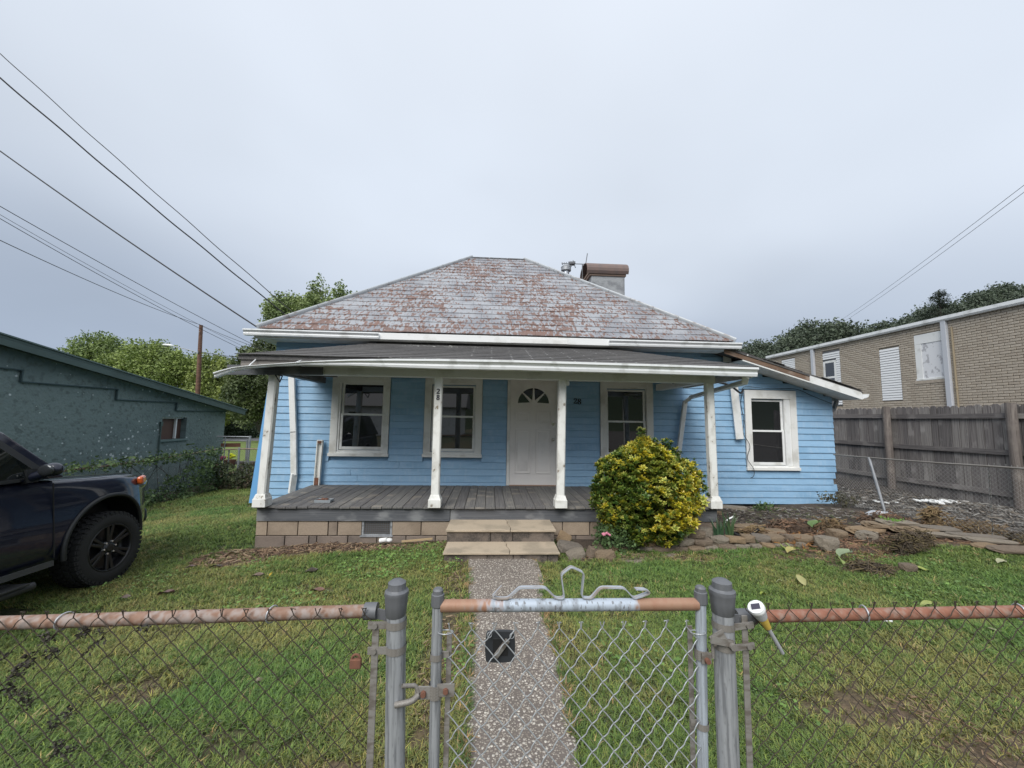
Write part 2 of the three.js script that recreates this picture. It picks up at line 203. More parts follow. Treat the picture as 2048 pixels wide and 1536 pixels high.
function rawGeo(pos, uv, idx, col) { const g = new THREE.BufferGeometry(); g.setAttribute('position', new THREE.Float32BufferAttribute(pos, 3)); if (uv) g.setAttribute('uv', new THREE.Float32BufferAttribute(uv, 2)); if (col) g.setAttribute('color', new THREE.Float32BufferAttribute(col, 3)); if (idx) g.setIndex(idx); g.computeVertexNormals(); return g; }
function sweep(profile, path) {                                           // a profile of [z, y] carried along [x, y, z] points
  const pos = [], n = profile.length, idx = [];
  path.forEach(([x, y, z]) => profile.forEach(([pz, py]) => pos.push(x, y + py, z + pz)));
  for (let i = 0; i + 1 < path.length; i++) for (let k = 0; k < n; k++) { const a = i * n + k, b = i * n + (k + 1) % n, c = a + n, d = b + n; idx.push(a, b, c, b, d, c); }
  const tri = THREE.ShapeUtils.triangulateShape(profile.map((p) => new THREE.Vector2(...p)), []), e = (path.length - 1) * n;
  for (const [a, b, c] of tri) idx.push(a, b, c, e + a, e + c, e + b);
  const g = rawGeo(pos, null, idx).toNonIndexed(); g.computeVertexNormals(); return boxUV(g);
}
const dummy = new THREE.Object3D();
function copies(name, geo, mat, spots, parent, label, category) {         // spots: [x, y, z, rx, ry, rz, scale or [sx, sy, sz], [r, g, b]]
  const o = new THREE.InstancedMesh(geo, mat, spots.length), base = parent ? origin.get(parent) : V(0, 0, 0), c = new THREE.Color();
  spots.forEach((s, i) => { dummy.position.set(s[0], s[1], s[2]).sub(base); dummy.rotation.set(s[3], s[4], s[5], 'YXZ'); if (Array.isArray(s[6])) dummy.scale.set(...s[6]); else dummy.scale.setScalar(s[6]); dummy.updateMatrix(); o.setMatrixAt(i, dummy.matrix); if (s[7]) o.setColorAt(i, c.setRGB(...s[7])); });
  o.castShadow = o.receiveShadow = true; o.name = parent ? name : numbered(name); (parent ?? scene).add(o); if (!parent) origin.set(o, V(0, 0, 0));
  if (label) o.userData.label = label; if (category) o.userData.category = category; return o;
}
function baked(name, geo, mat, spots, parent) {                            // like copies(), joined into one part with vertex colours
  const g = geo.index ? geo.toNonIndexed() : geo, P = g.attributes.position, N = g.attributes.normal, C = g.attributes.color, m = P.count, n = spots.length, pos = new Float32Array(m * n * 3), nor = new Float32Array(m * n * 3), col = new Float32Array(m * n * 3), v = V(0, 0, 0), nm = new THREE.Matrix3();
  spots.forEach((s, i) => { dummy.position.set(s[0], s[1], s[2]); dummy.rotation.set(s[3], s[4], s[5], 'YXZ'); if (Array.isArray(s[6])) dummy.scale.set(...s[6]); else dummy.scale.setScalar(s[6]); dummy.updateMatrix(); nm.getNormalMatrix(dummy.matrix); for (let k = 0; k < m; k++) { const o = (i * m + k) * 3; v.fromBufferAttribute(P, k).applyMatrix4(dummy.matrix).toArray(pos, o); v.fromBufferAttribute(N, k).applyMatrix3(nm).normalize().toArray(nor, o); for (let c = 0; c < 3; c++) col[o + c] = s[7][c] * (C ? C.array[k * C.itemSize + c] : 1); } });
  const out = new THREE.BufferGeometry(); out.setAttribute('position', new THREE.BufferAttribute(pos, 3)); out.setAttribute('normal', new THREE.BufferAttribute(nor, 3)); out.setAttribute('color', new THREE.BufferAttribute(col, 3)); return part(name, out, mat, parent);
}
const stuff = (o) => { o.userData.kind = 'stuff'; return o; };
const font = await new FontLoader().loadAsync('fonts/droid/droid_sans_bold.typeface.json');
const fontSerif = await new FontLoader().loadAsync('fonts/droid/droid_serif_bold.typeface.json');

// ---------------------------------------------------------------- the ground
const CP = [[-0.5, -1.5, 0], [0.7, -1.5, 0], [0, -3, 0], [0, -4.9, -0.03], [-3.3, -5.7, -0.15], [-2, -5.6, -0.09], [-8.3, -8.5, -0.56], [-8.3, -12, -0.56], [-8.3, -4, -0.45], [-4, -3.9, -0.12], [-4.5, -4.6, -0.14], [-3, -2, -0.03], [-3, 1, 0], [3, 1, 0], [1.5, -5.6, -0.04], [2.5, -5.3, -0.06], [4.5, -5, 0], [5, -7.4, 0.05], [7, -7.4, 0.1], [6.85, -6.4, 0.17], [9, -6.2, 0.31], [9, -9, 0.34], [6.85, -4.6, 0.16], [4, -2, 0], [3, -4, -0.02], [9, -3, 0.25], [-10, -30, -0.6], [0, -40, -0.5], [-6, -16, -0.58], [-5, -10, -0.4], [0, -12, -0.1], [16, -14, 0.5], [20, -30, 0.8], [-20, -10, -0.6], [-20, -40, -0.7], [-40, -40, -0.8], [-30, -25, -0.65]];
function ground(x, z) { let s = 0, t = 0; for (const [a, b, h] of CP) { const w = 1 / ((x - a) ** 2 + (z - b) ** 2 + 0.3) ** 1.5; s += w * h; t += w; } return s / t + 0.022 * (fbm(x * 1.3 + 50, z * 1.3 + 50, 256, 3) - 0.5); }
const patch = (x, z, cx, cz, rx, rz, soft = 0.35) => { const d = Math.hypot((x - cx) / rx, (z - cz) / rz) + 0.55 * (fbm(x * 2.6 + 20, z * 2.6 + 70, 256, 3) - 0.5); return sst(1 + soft, 1 - soft, d); };
function bare(x, z) {                                                     // 1 where the soil lies open
  let b = 0; const e = 0.5 * (fbm(x * 2.2 + 9, z * 2.2 + 33, 256, 3) - 0.5);
  const arc = x < 4.2 ? -5.32 : x < 5.6 ? -5.25 : lerp(-5.2, -4.45, clamp((x - 5.6) / 1.1));        // the stone edging
  if (x > 1.15) b = Math.max(b, sst(arc + 0.14, arc - 0.12, z + e * 0.3));
  if (x > 6.3) b = Math.max(b, sst(6.35, 6.8, x + e * 0.4));
  b = Math.max(b, 0.9 * patch(x, z, -2.3, -5.55, 1.3, 0.26), 0.7 * patch(x, z, -3.1, -5.25, 0.6, 0.3), 0.55 * patch(x, z, 1.9, -4.95, 1.5, 0.17), 0.7 * patch(x, z, 4.6, -4.95, 0.9, 0.3), 0.6 * patch(x, z, 4.25, -4.55, 0.25, 0.15));
  for (const [cx, cz, rx, rz, k] of [[-2.15, -2.72, 0.28, 0.16, 0.75], [-1.45, -2.25, 0.35, 0.14, 0.4], [-0.72, -2.02, 0.4, 0.12, 0.7], [-0.3, -3.0, 0.16, 0.7, 0.75], [-0.3, -4.4, 0.2, 0.55, 0.7], [2.55, -2.9, 0.2, 0.4, 0.55], [2.3, -2.35, 0.5, 0.16, 0.8], [2.95, -2.0, 0.6, 0.2, 0.85], [3.3, -3.05, 0.6, 0.12, 0.45], [1.5, -4.2, 0.35, 0.25, 0.35], [0.75, -2.25, 0.14, 0.5, 0.4], [0.62, -3.3, 0.12, 0.5, 0.45], [-1.7, -4.4, 0.35, 0.15, 0.35], [-2.3, -3.6, 0.8, 0.2, 0.25], [1.05, -2.4, 0.25, 0.2, 0.4]]) b = Math.max(b, k * patch(x, z, cx, cz, rx, rz));
  if (x < -7.9 && z < -6 && z > -13.5) b = Math.max(b, 0.8 * sst(-7.9, -8.2, x + e));
  return clamp(b);
}
{
  const axis = (a, b, step, far) => { const l = []; for (let x = a; x <= b + 1e-6; x += step) l.push(x); let d = step; let x = a; while (x > -far) { d *= 1.22; x -= d; l.unshift(x); } d = step; x = b; while (x < far) { d *= 1.22; x += d; l.push(x); } return l; };
  const xs = axis(-9.6, 10, 0.16, 420), zs = axis(-12.6, -0.6, 0.14, 420), pos = [], uv = [], col = [], idx = [];
  for (const z of zs) for (const x of xs) {
    pos.push(x, ground(x, z), z); uv.push(x, z);
    const b = bare(x, z), right = sst(5.8, 7.2, x), n = fbm(x * 1.7, z * 1.7, 256, 3), dry = sst(0.45, 0.7, fbm(x * 0.8 + 31, z * 0.8 + 7, 256, 3));
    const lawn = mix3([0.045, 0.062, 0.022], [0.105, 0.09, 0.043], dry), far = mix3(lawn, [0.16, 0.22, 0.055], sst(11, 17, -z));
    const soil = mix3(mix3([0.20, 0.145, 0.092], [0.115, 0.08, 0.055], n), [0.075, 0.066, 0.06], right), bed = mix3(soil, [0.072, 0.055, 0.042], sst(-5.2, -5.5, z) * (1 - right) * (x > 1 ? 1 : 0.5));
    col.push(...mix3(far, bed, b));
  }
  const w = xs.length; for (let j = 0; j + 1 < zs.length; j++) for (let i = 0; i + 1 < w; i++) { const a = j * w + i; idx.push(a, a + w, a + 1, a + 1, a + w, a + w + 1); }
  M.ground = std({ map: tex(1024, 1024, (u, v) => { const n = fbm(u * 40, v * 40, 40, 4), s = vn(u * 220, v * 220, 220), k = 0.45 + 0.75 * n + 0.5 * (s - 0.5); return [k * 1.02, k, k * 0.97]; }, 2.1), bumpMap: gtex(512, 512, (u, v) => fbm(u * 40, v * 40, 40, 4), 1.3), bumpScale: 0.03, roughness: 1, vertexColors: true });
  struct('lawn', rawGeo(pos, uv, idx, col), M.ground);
}
// the garden path of exposed pebbles
const PATH = [[-0.22, -4.87], [0.53, -4.87], [0.6, -4.78], [0.6, -4.2], [0.52, -3.75], [0.535, -3.1], [0.525, -2.6], [0.475, -2.05], [0.46, -0.4], [-0.12, -0.4], [-0.1, -2.05], [-0.115, -2.9], [-0.13, -3.4], [-0.175, -4.1], [-0.2, -4.6]];
{
  const sh = new THREE.Shape(PATH.map(([x, z]) => new THREE.Vector2(x, -z)));
  const g = new THREE.ExtrudeGeometry(sh, { depth: 0.06, bevelEnabled: true, bevelSize: 0.008, bevelThickness: 0.008, bevelSegments: 2 }); g.rotateX(-Math.PI / 2); g.translate(0, -0.062, 0);
  struct('garden_path', boxUV(g, 0, 0), M.aggregate);
}
// the street behind the left-hand lawn
{
  const pos = [], uv = [], idx = []; for (let i = 0; i <= 40; i++) { const x = lerp(-75, 30, i / 40), s = (x + 26) * 0.12; for (const z of [-36.6 - s, -41.5 - s]) { pos.push(x, ground(x, z) + 0.05, z); uv.push(x, z); } } for (let i = 0; i < 40; i++) { const a = i * 2; idx.push(a, a + 2, a + 1, a + 1, a + 2, a + 3); }
  struct('street', rawGeo(pos, uv, idx), M.asphalt);
}
// ---------------------------------------------------------------- the blue house
const WZ = -7.55;                                                         // plane of the front wall
const house = thing('blue_house', 'pale blue clapboard house with rusty metal hip roof and white front porch', 'house', [0.3, 0, -7.55]);
seed(21);
{
  const body = merge([span(-4.12, 4.85, 0.1, 3.2, WZ - 0.06, -14.2), span(4.85, 7.02, 0.1, 2.2, WZ - 0.06, -12.5), poly([[4.85, 2.2], [7.02, 2.2], [7.02, 2.24], [4.85, 2.88]], 4.9, (u, v, w) => [u, v, -12.5 + w - 0.01]), poly([[-4.12, 0.1], [-4.32, 0.1], [-4.12, 2.6]], 0.4, (u, v, w) => [u, v, WZ - 0.46 + w])]);
  const wall = part('wall', body, M.blue2, house);
  // clapboards, each its own board, laid round the openings
  const holes = [[-3.03, -1.92, 0.955, 2.52], [-1.275, -0.15, 0.955, 2.56], [0.33, 1.36, 0.3, 2.6], [2.17, 3.255, 0.95, 2.55], [5.14, 6.245, 0.765, 2.38]];
  const slopeX = (y) => 4.5 + (3.01 - y) / 0.296;
  const E = 0.127;
  for (let r = 0, y = 0.10; y < 3.15; r++, y += E) {
    const left = lerp(-4.33, -4.13, clamp((y - 0.1) / 2.4)), right = Math.min(7.03, slopeX(y + E * 0.45));
    if (right < left + 0.2) continue;
    let runs = [[left, right]];
    for (const [a, b, lo, hi] of holes) if (y + E > lo + 0.02 && y < hi - 0.02) runs = runs.flatMap(([p, q]) => (b <= p || a >= q ? [[p, q]] : [[p, a], [b, q]].filter(([m, n]) => n - m > 0.03)));
    if (y > 2.6) runs = runs.flatMap(([p, q]) => (p < -2.1 && q > 2.3 ? [[p, -1.5], [2.0, q]] : [[p, q]]));     // hidden behind the porch roof
    for (const [p, q] of runs) {
      const cuts = [p]; if (q - p > 4.5) cuts.push(lerp(p, q, R(0.35, 0.65))); cuts.push(q);
      for (let k = 0; k + 1 < cuts.length; k++) {
        let a = cuts[k], b = cuts[k + 1] - (k + 2 < cuts.length ? 0.004 : 0); if (b > 6.9 && r < 6) b += [0, -0.04, 0.005, -0.07, -0.02, 0][r];
        const t = 0.017 + R(-0.003, 0.004), g = poly([[0, 0], [t, 0.002], [t + 0.001, 0.008], [0.003, E + 0.012], [0, E + 0.012]], b - a, (u, v, w) => [a + w, y + v + R(-0.0006, 0.0006), WZ - 0.011 + u]);
        part('clapboard', boxUV(g, R(0, 9), R(0, 9)), r === 0 && a > 3.4 ? M.blueDirty : rnd() < 0.5 ? M.blue : M.blue2, wall);
      }
    }
  }
  // flared corner board at the left end, the only corner trim left
  const cb = poly([[-4.40, 0.09], [-4.2, 0.09], [-4.06, 2.62], [-4.18, 2.62]], 0.02, (u, v, w) => [u, v, WZ + 0.012 + w]);
  part('corner_board', cb, std({ rgb: [0.16, 0.40, 0.72], roughness: 0.45 }), house);
  part('corner_board', span(4.735, 4.895, 2.93, 3.16, WZ + 0.008, WZ + 0.03), M.white, house);
}
// windows: casing, sill, two sashes and their panes
function houseWindow(x0, x1, y0, y1, gx0, gx1, gy0, gy1, mid, side = 0.13) {
  const z = WZ, w = part('window', merge([span(x0, x0 + side, y0 + 0.05, y1, z + 0.004, z + 0.032), span(x1 - side, x1, y0 + 0.05, y1, z + 0.004, z + 0.032), span(x0 + side, x1 - side, y1 - 0.17, y1, z + 0.004, z + 0.032), span(x0 + side - 0.001, x1 - side + 0.001, y0 + 0.004, y0 + 0.06, z + 0.004, z + 0.028)]), M.trim, house);
  part('window_sill', rspan(0.005, x0 - 0.015, x1 + 0.015, y0 - 0.01, y0 + 0.048, z + 0.002, z + 0.055), M.trim, w);
  const fx0 = gx0 - 0.075, fx1 = gx1 + 0.075, fy0 = gy0 - 0.085, fy1 = gy1 + 0.07;
  part('window_frame', merge([span(x0 + side, fx0 + 0.02, fy0, y1 - 0.17, z - 0.03, z + 0.016), span(fx1 - 0.02, x1 - side, fy0, y1 - 0.17, z - 0.03, z + 0.016), span(fx0 + 0.02, fx1 - 0.02, fy1 - 0.015, y1 - 0.17, z - 0.03, z + 0.015), span(x0 + side, x1 - side, y0 + 0.06, fy0 + 0.02, z - 0.03, z + 0.017)]), M.white, w);
  const sash = (a, b, zz, bt) => part('sash', merge([rspan(0.004, gx0 - 0.045, gx0, a - bt, b + 0.035, zz - 0.02, zz), rspan(0.004, gx1, gx1 + 0.045, a - bt, b + 0.035, zz - 0.02, zz), span(gx0, gx1, b, b + 0.035, zz - 0.02, zz - 0.001), span(gx0, gx1, a - bt, a, zz - 0.02, zz - 0.001)]), M.white, w);
  sash(gy0, mid - 0.018, z + 0.004, 0.055); sash(mid + 0.018, gy1, z - 0.018, 0.035);
  part('pane', span(gx0 - 0.01, gx1 + 0.01, gy0 - 0.01, mid - 0.008, z - 0.012, z - 0.008), M.glass, w); part('pane', span(gx0 - 0.01, gx1 + 0.01, mid + 0.008, gy1 + 0.01, z - 0.034, z - 0.03), M.glass, w);
  return w;
}
// dark rooms seen as holes behind the panes
houseWindow(-3.02, -1.93, 0.967, 2.515, -2.80, -2.05, 1.137, 2.32, 1.747);
houseWindow(-1.266, -0.158, 0.967, 2.555, -1.08, -0.335, 1.12, 2.30, 1.735);
houseWindow(2.18, 3.246, 0.963, 2.542, 2.345, 3.055, 1.09, 2.29, 1.69);
houseWindow(5.15, 6.234, 0.774, 2.371, 5.285, 5.925, 0.923, 2.145, 1.547);
// front door
{
  const z = WZ, fr = part('door_frame', merge([span(0.335, 0.392, 0.44, 2.55, z + 0.004, z + 0.035), span(1.302, 1.355, 0.44, 2.55, z + 0.004, z + 0.035), span(0.392, 1.302, 2.47, 2.55, z + 0.004, z + 0.033)]), M.trim, house);
  const W = 0.905, H = 2.025, X = 0.395, Y = 0.445, slab = new THREE.Shape([[0, 0], [W, 0], [W, H], [0, H]].map((p) => new THREE.Vector2(...p))), cx = 0.453, cy = 1.565, r = 0.31;
  const sector = (a0, a1, rad, inset) => { const m = (a0 + a1) / 2, ox = cx + inset * Math.cos(m), oy = cy + inset * Math.sin(m), pts = [new THREE.Vector2(ox, oy)]; for (let i = 0; i <= 10; i++) { const a = lerp(a0 + 0.035, a1 - 0.035, i / 10); pts.push(new THREE.Vector2(cx + rad * Math.cos(a), Math.max(cy + 0.012, cy + rad * Math.sin(a)))); } return pts; };
  const secs = [0, 1, 2, 3].map((k) => sector((k * Math.PI) / 4, ((k + 1) * Math.PI) / 4, r, 0.07));
  for (const s of secs) slab.holes.push(new THREE.Path(s));
  const door = part('front_door', boxUV(new THREE.ExtrudeGeometry(slab, { depth: 0.045, bevelEnabled: false }).translate(X, Y, z - 0.03)), M.doorPaint, house);
  for (const s of secs) part('pane', boxUV(new THREE.ExtrudeGeometry(new THREE.Shape(s), { depth: 0.006, bevelEnabled: false }).translate(X, Y, z - 0.012)), M.glass, door);
  for (const [a, b, c, d] of [[0.10, 0.40, 1.185, 1.43], [0.50, 0.80, 1.185, 1.43], [0.10, 0.40, 0.22, 1.075], [0.50, 0.80, 0.22, 1.075]]) {
    const g = (x0, x1, y0, y1) => span(X + x0, X + x1, Y + y0, Y + y1, z + 0.0145, z + 0.034), t = 0.013;
    part('door_panel', merge([g(a, b, c, c + t), g(a, b, d - t, d), g(a, a + t, c + t, d - t), g(b - t, b, c + t, d - t), rspan(0.003, X + a + 0.05, X + b - 0.05, Y + c + 0.05, Y + d - 0.05, z + 0.010, z + 0.022)]), M.doorPaint, door);
  }
  part('door_knob', merge([cyl([X + 0.845, Y + 0.875, z + 0.014], [X + 0.845, Y + 0.875, z + 0.028], 0.03), cyl([X + 0.845, Y + 0.875, z + 0.028], [X + 0.845, Y + 0.875, z + 0.05], 0.012), new THREE.SphereGeometry(0.027, 14, 10).translate(X + 0.845, Y + 0.875, z + 0.066)]), M.chrome, door);
  part('deadbolt', merge([cyl([X + 0.845, Y + 1.175, z + 0.014], [X + 0.845, Y + 1.175, z + 0.032], 0.03, 0.026, 16)]), M.chrome, door);
  part('threshold', span(0.392, 1.302, 0.43, 0.448, z - 0.02, z + 0.045), std({ rgb: [0.34, 0.23, 0.17] }), fr);
}
// the main roof: metal shingles in courses, bottom edges a little raised
{
  const Y0 = 3.27, Z0 = -7.1, Y1 = 6.29, Z1 = -10.7, xl0 = -4.25, xr0 = 4.72, xl1 = -0.6, xr1 = 0.88, ZB = -14.3;
  const core = rawGeo([xl0, Y0, Z0, xr0, Y0, Z0, xr1, Y1, Z1, xl1, Y1, Z1, xl0, Y0, ZB, xr0, Y0, ZB].map((v, i) => (i % 3 === 1 ? v - 0.03 : v)), null, [0, 1, 2, 0, 2, 3, 1, 5, 2, 4, 0, 3, 5, 4, 3, 5, 3, 2, 0, 4, 5, 0, 5, 1]).toNonIndexed(); core.computeVertexNormals();
  const roof = part('roof', boxUV(core), M.roofMetal, house);
  const L = Math.hypot(Y1 - Y0, Z1 - Z0), uy = (Y1 - Y0) / L, uz = (Z1 - Z0) / L, rows = 21, rh = L / rows;
  const P = (x, s, n) => [x, Y0 + uy * s - uz * n, Z0 + uz * s + uy * n], xl = (s) => lerp(xl0, xl1, s / L), xr = (s) => lerp(xr0, xr1, s / L);
  seed(31);
  for (let r = 0; r < rows; r++) {
    const s0 = r * rh, s1 = s0 + rh + 0.012, wd = 0.415, off = (r % 2) * 0.2;
    for (let x = Math.floor(xl0 / wd) * wd + off - wd; x < xr0; x += wd) {
      let a0 = Math.max(x, xl(s0)), b0 = Math.min(x + wd - 0.004, xr(s0)); const a1 = Math.min(Math.max(x, xl(Math.min(s1, L))), Math.max(b0, xl(s1))), b1 = Math.max(Math.min(x + wd - 0.004, xr(Math.min(s1, L))), a1);
      if (b0 - a0 < 0.03) continue;
      const h = 0.014 + R(-0.003, 0.004), top = 0.003, c = [P(a0, s0, h), P(b0, s0, h), P(b1, s1, top), P(a1, s1, top), P(a0, s0, h - 0.012), P(b0, s0, h - 0.012)], uvs = [[a0, s0], [b0, s0], [b1, s1], [a1, s1], [a0, s0], [b0, s0]].map(([u, v]) => [u - xl0, v]);
      const tris = [0, 1, 2, 0, 2, 3, 4, 5, 1, 4, 1, 0, 4, 0, 3, 5, 2, 1], pos = [], uv = []; for (const t of tris) { pos.push(...c[t]); uv.push(...uvs[t]); }
      part('metal_shingle', rawGeo(pos, uv), M.roofMetal, roof);
    }
  }
  const cap = (a, b) => { const A = V(...a), B = V(...b), d = B.clone().sub(A), len = d.length(), n = Math.round(len / 0.6), list = []; d.normalize(); const q = new THREE.Quaternion().setFromUnitVectors(V(0, 0, 1), d); for (let i = 0; i < n; i++) { const g = new THREE.CylinderGeometry(0.075, 0.075, len / n - 0.008, 8, 1, false, -Math.PI / 2, Math.PI); g.rotateX(Math.PI / 2); g.rotateZ(Math.PI / 2 * 0); g.scale(1, 0.45, 1); g.applyQuaternion(q); const c = A.clone().addScaledVector(d, (len * (i + 0.5)) / n); list.push(boxUV(g.translate(c.x, c.y, c.z))); } return merge(list); };
  const lift = 0.0;
  part('hip_cap', cap([xl0, Y0 + lift, Z0], [xl1, Y1 + lift, Z1]), M.capMetal, roof); part('hip_cap', cap([xr0, Y0 + lift, Z0], [xr1, Y1 + lift, Z1]), M.capMetal, roof); part('ridge_cap', cap([xl1 - 0.03, Y1, Z1], [xr1 + 0.03, Y1, Z1]), M.capMetal, roof);
  // eaves: soffit, fascia, gutters on both sides and a flashing board between them
  part('soffit', merge([span(-4.3, 4.75, 3.10, 3.125, -7.5, -7.12), span(-4.3, -4.12, 3.10, 3.125, -14.2, -7.5), span(4.86, 4.9, 3.1, 3.12, -14.2, -7.5)]), M.trim, house);
  part('fascia', span(-4.28, 4.74, 3.12, 3.25, -7.12, -7.095), M.white, house);
  part('flashing', merge([poly([[-2.1, 3.235], [-2.1, 3.12], [2.25, 3.115], [2.25, 3.225]], 0.012, (u, v, w) => [u, v, -7.06 + w])]), M.white, house);
  part('flashing', span(0.35, 1.42, 3.118, 3.2, -7.045, -7.04), M.trim, house);
  const K = [[0, 0], [0.075, 0], [0.085, 0.03], [0.08, 0.05], [0.105, 0.085], [0.112, 0.085], [0.112, 0.11], [0.1, 0.11], [0.098, 0.095], [0.012, 0.095], [0.012, 0.11], [0, 0.11]];
  part('gutter', sweep(K, [[-4.42, 3.125, -7.09], [-2.05, 3.12, -7.09]]), M.gutter, house); part('gutter', sweep(K, [[2.2, 3.11, -7.09], [4.78, 3.115, -7.09]]), M.gutter, house);
  // chimney
  const ch = part('chimney', rspan(0.02, 2.58, 3.48, 3.9, 5.52, -10.35, -9.7), std({ map: tex(256, 256, (u, v) => mix3([0.36, 0.375, 0.39], [0.24, 0.25, 0.265], sst(0.35, 0.7, fbm(u * 6, v * 8, 6, 5, 8))), 1), bumpMap: grain, bumpScale: 0.01, roughness: 0.9 }), roof);
  part('chimney_course', rspan(0.012, 2.54, 3.51, 5.5, 5.57, -10.38, -9.67), std({ rgb: [0.27, 0.19, 0.15] }), ch); part('chimney_course', rspan(0.012, 2.52, 3.53, 5.575, 5.635, -10.4, -9.65), std({ rgb: [0.31, 0.22, 0.17] }), ch);
  const hood = (t) => { const pts = []; for (let i = 0; i <= 14; i++) { const a = lerp(-0.45, Math.PI + 0.45, i / 14); pts.push([Math.cos(a) * 0.42, Math.sin(a) * 0.26]); } for (let i = 14; i >= 0; i--) { const a = lerp(-0.45, Math.PI + 0.45, i / 14); pts.push([Math.cos(a) * 0.405, Math.sin(a) * 0.245]); } return poly(pts, 1.11, (u, v, w) => [2.45 + w, 5.66 + v, -10.02 + u]); };
  part('chimney_hood', hood(), std({ map: tex(256, 128, (u, v) => mix3([0.20, 0.135, 0.115], [0.135, 0.11, 0.105], fbm(u * 10, v * 5, 10, 4, 5)), 0.9), roughness: 0.8 }), ch);
  const vp = part('vent_pipe', cyl([1.97, 4.9, -10], [1.97, 5.75, -10], 0.085, 0.085, 16), std({ rgb: [0.55, 0.56, 0.58], roughness: 0.3, metalness: 0.7 }), roof);
  part('vent_cap', merge([cyl([1.97, 5.72, -10], [1.97, 5.82, -10], 0.135, 0.135, 18), cyl([1.97, 5.82, -10], [1.97, 5.875, -10], 0.14, 0.09, 18)]), M.galv, vp);
}
{
  const an = thing('television_antenna', 'small rooftop aerial with short crossbars rising beside the chimney', 'antenna', [2.45, 5.3, -10.05]);
  part('mast', merge([cyl([2.43, 5.3, -10.05], [2.43, 5.95, -10.05], 0.014), cyl([2.52, 5.94, -10.05], [2.57, 6.26, -10.05], 0.011)]), M.galvTop, an);
  part('boom', cyl([1.86, 5.945, -10.05], [2.54, 5.955, -10.05], 0.011), M.galvTop, an);
  [[1.87, 0.05], [1.93, 0.05], [1.99, 0.06], [2.06, 0.10], [2.10, 0.12], [2.20, 0.17]].forEach(([x, h]) => part('crossbar', cyl([x, 5.945 - h, -10.05 + h], [x + 0.01, 5.945 + h, -10.05 - h], 0.012, 0.012, 6), M.galvTop, an));
  part('reflector', merge([box(0.16, 0.06, 0.16, 2.14, 5.955, -10.05, 0, 0, 0.08)]), M.galvTop, an);
}
// the right-hand wing: lean-to roof falling to the right
{
  const T = (x) => 3.17 - 0.296 * (x - 4.5), X0 = 4.5, X1 = 7.22, strip = (x0, x1, a, b, d, z, xe = x1) => poly([[x0, T(x0) - a], [xe, T(xe) - a], [x1, T(x1) - b], [x0, T(x0) - b]], d, (u, v, w) => [u, v, z + w]);
  const wr = part('wing_roof', strip(X0, X1 + 0.03, 0.045, 0.005, 5.5, -12.6), M.shingle, house);
  seed(33);
  for (let k = 0; k < 14; k++) { const x = lerp(X0, X1, (k + 0.5) / 14); part('shingle', box(0.235, 0.008, R(0.3, 0.5), x, T(x) + 0.006 + R(-0.004, 0.008), -7.3 + R(-0.03, 0.02), 0, 0, -0.288 + R(-0.02, 0.03)), M.shingle, wr); }
  part('wing_fascia', strip(6.19, X1, 0.17, 0.03, 0.02, -7.115), M.white, house);
  part('wing_fascia', strip(X0, 6.19, 0.135, 0.05, 0.018, -7.13), std({ map: woodTex([0.21, 0.135, 0.092], [0.13, 0.085, 0.06], [0.30, 0.235, 0.19], 1.5, 0.5), roughness: 0.9 }), house).userData.label = 'bare brown rafter board where the white fascia is gone';
  part('wing_soffit', strip(4.86, X1 - 0.01, 0.165, 0.14, 0.43, -7.545), M.trim, house);
  part('wing_fascia', span(X1 + 0.002, X1 + 0.022, T(X1) - 0.17, T(X1) - 0.03, -12.6, -7.1), M.white, house);
  part('gutter', merge([span(X1 + 0.025, X1 + 0.125, T(X1) - 0.15, T(X1) - 0.07, -12.5, -7.12), poly([[X1 + 0.025, T(X1) - 0.16], [X1 + 0.15, T(X1) - 0.12], [X1 + 0.17, T(X1) - 0.06], [X1 + 0.025, T(X1) - 0.07]], 0.02, (u, v, w) => [u, v, -7.12 + w])]), M.gutter, house);
  part('downspout', merge([cyl([7.28, 2.2, -7.7], [7.25, 2.02, -7.75], 0.04), cyl([7.25, 2.02, -7.75], [7.09, 1.92, -7.8], 0.04), cyl([7.08, 1.93, -7.8], [7.07, 0.3, -7.8], 0.035)]), M.galv, house);
  part('footing', span(3.5, 7.0, -0.2, 0.1, WZ - 0.06, WZ - 0.3), M.dark, house);
}
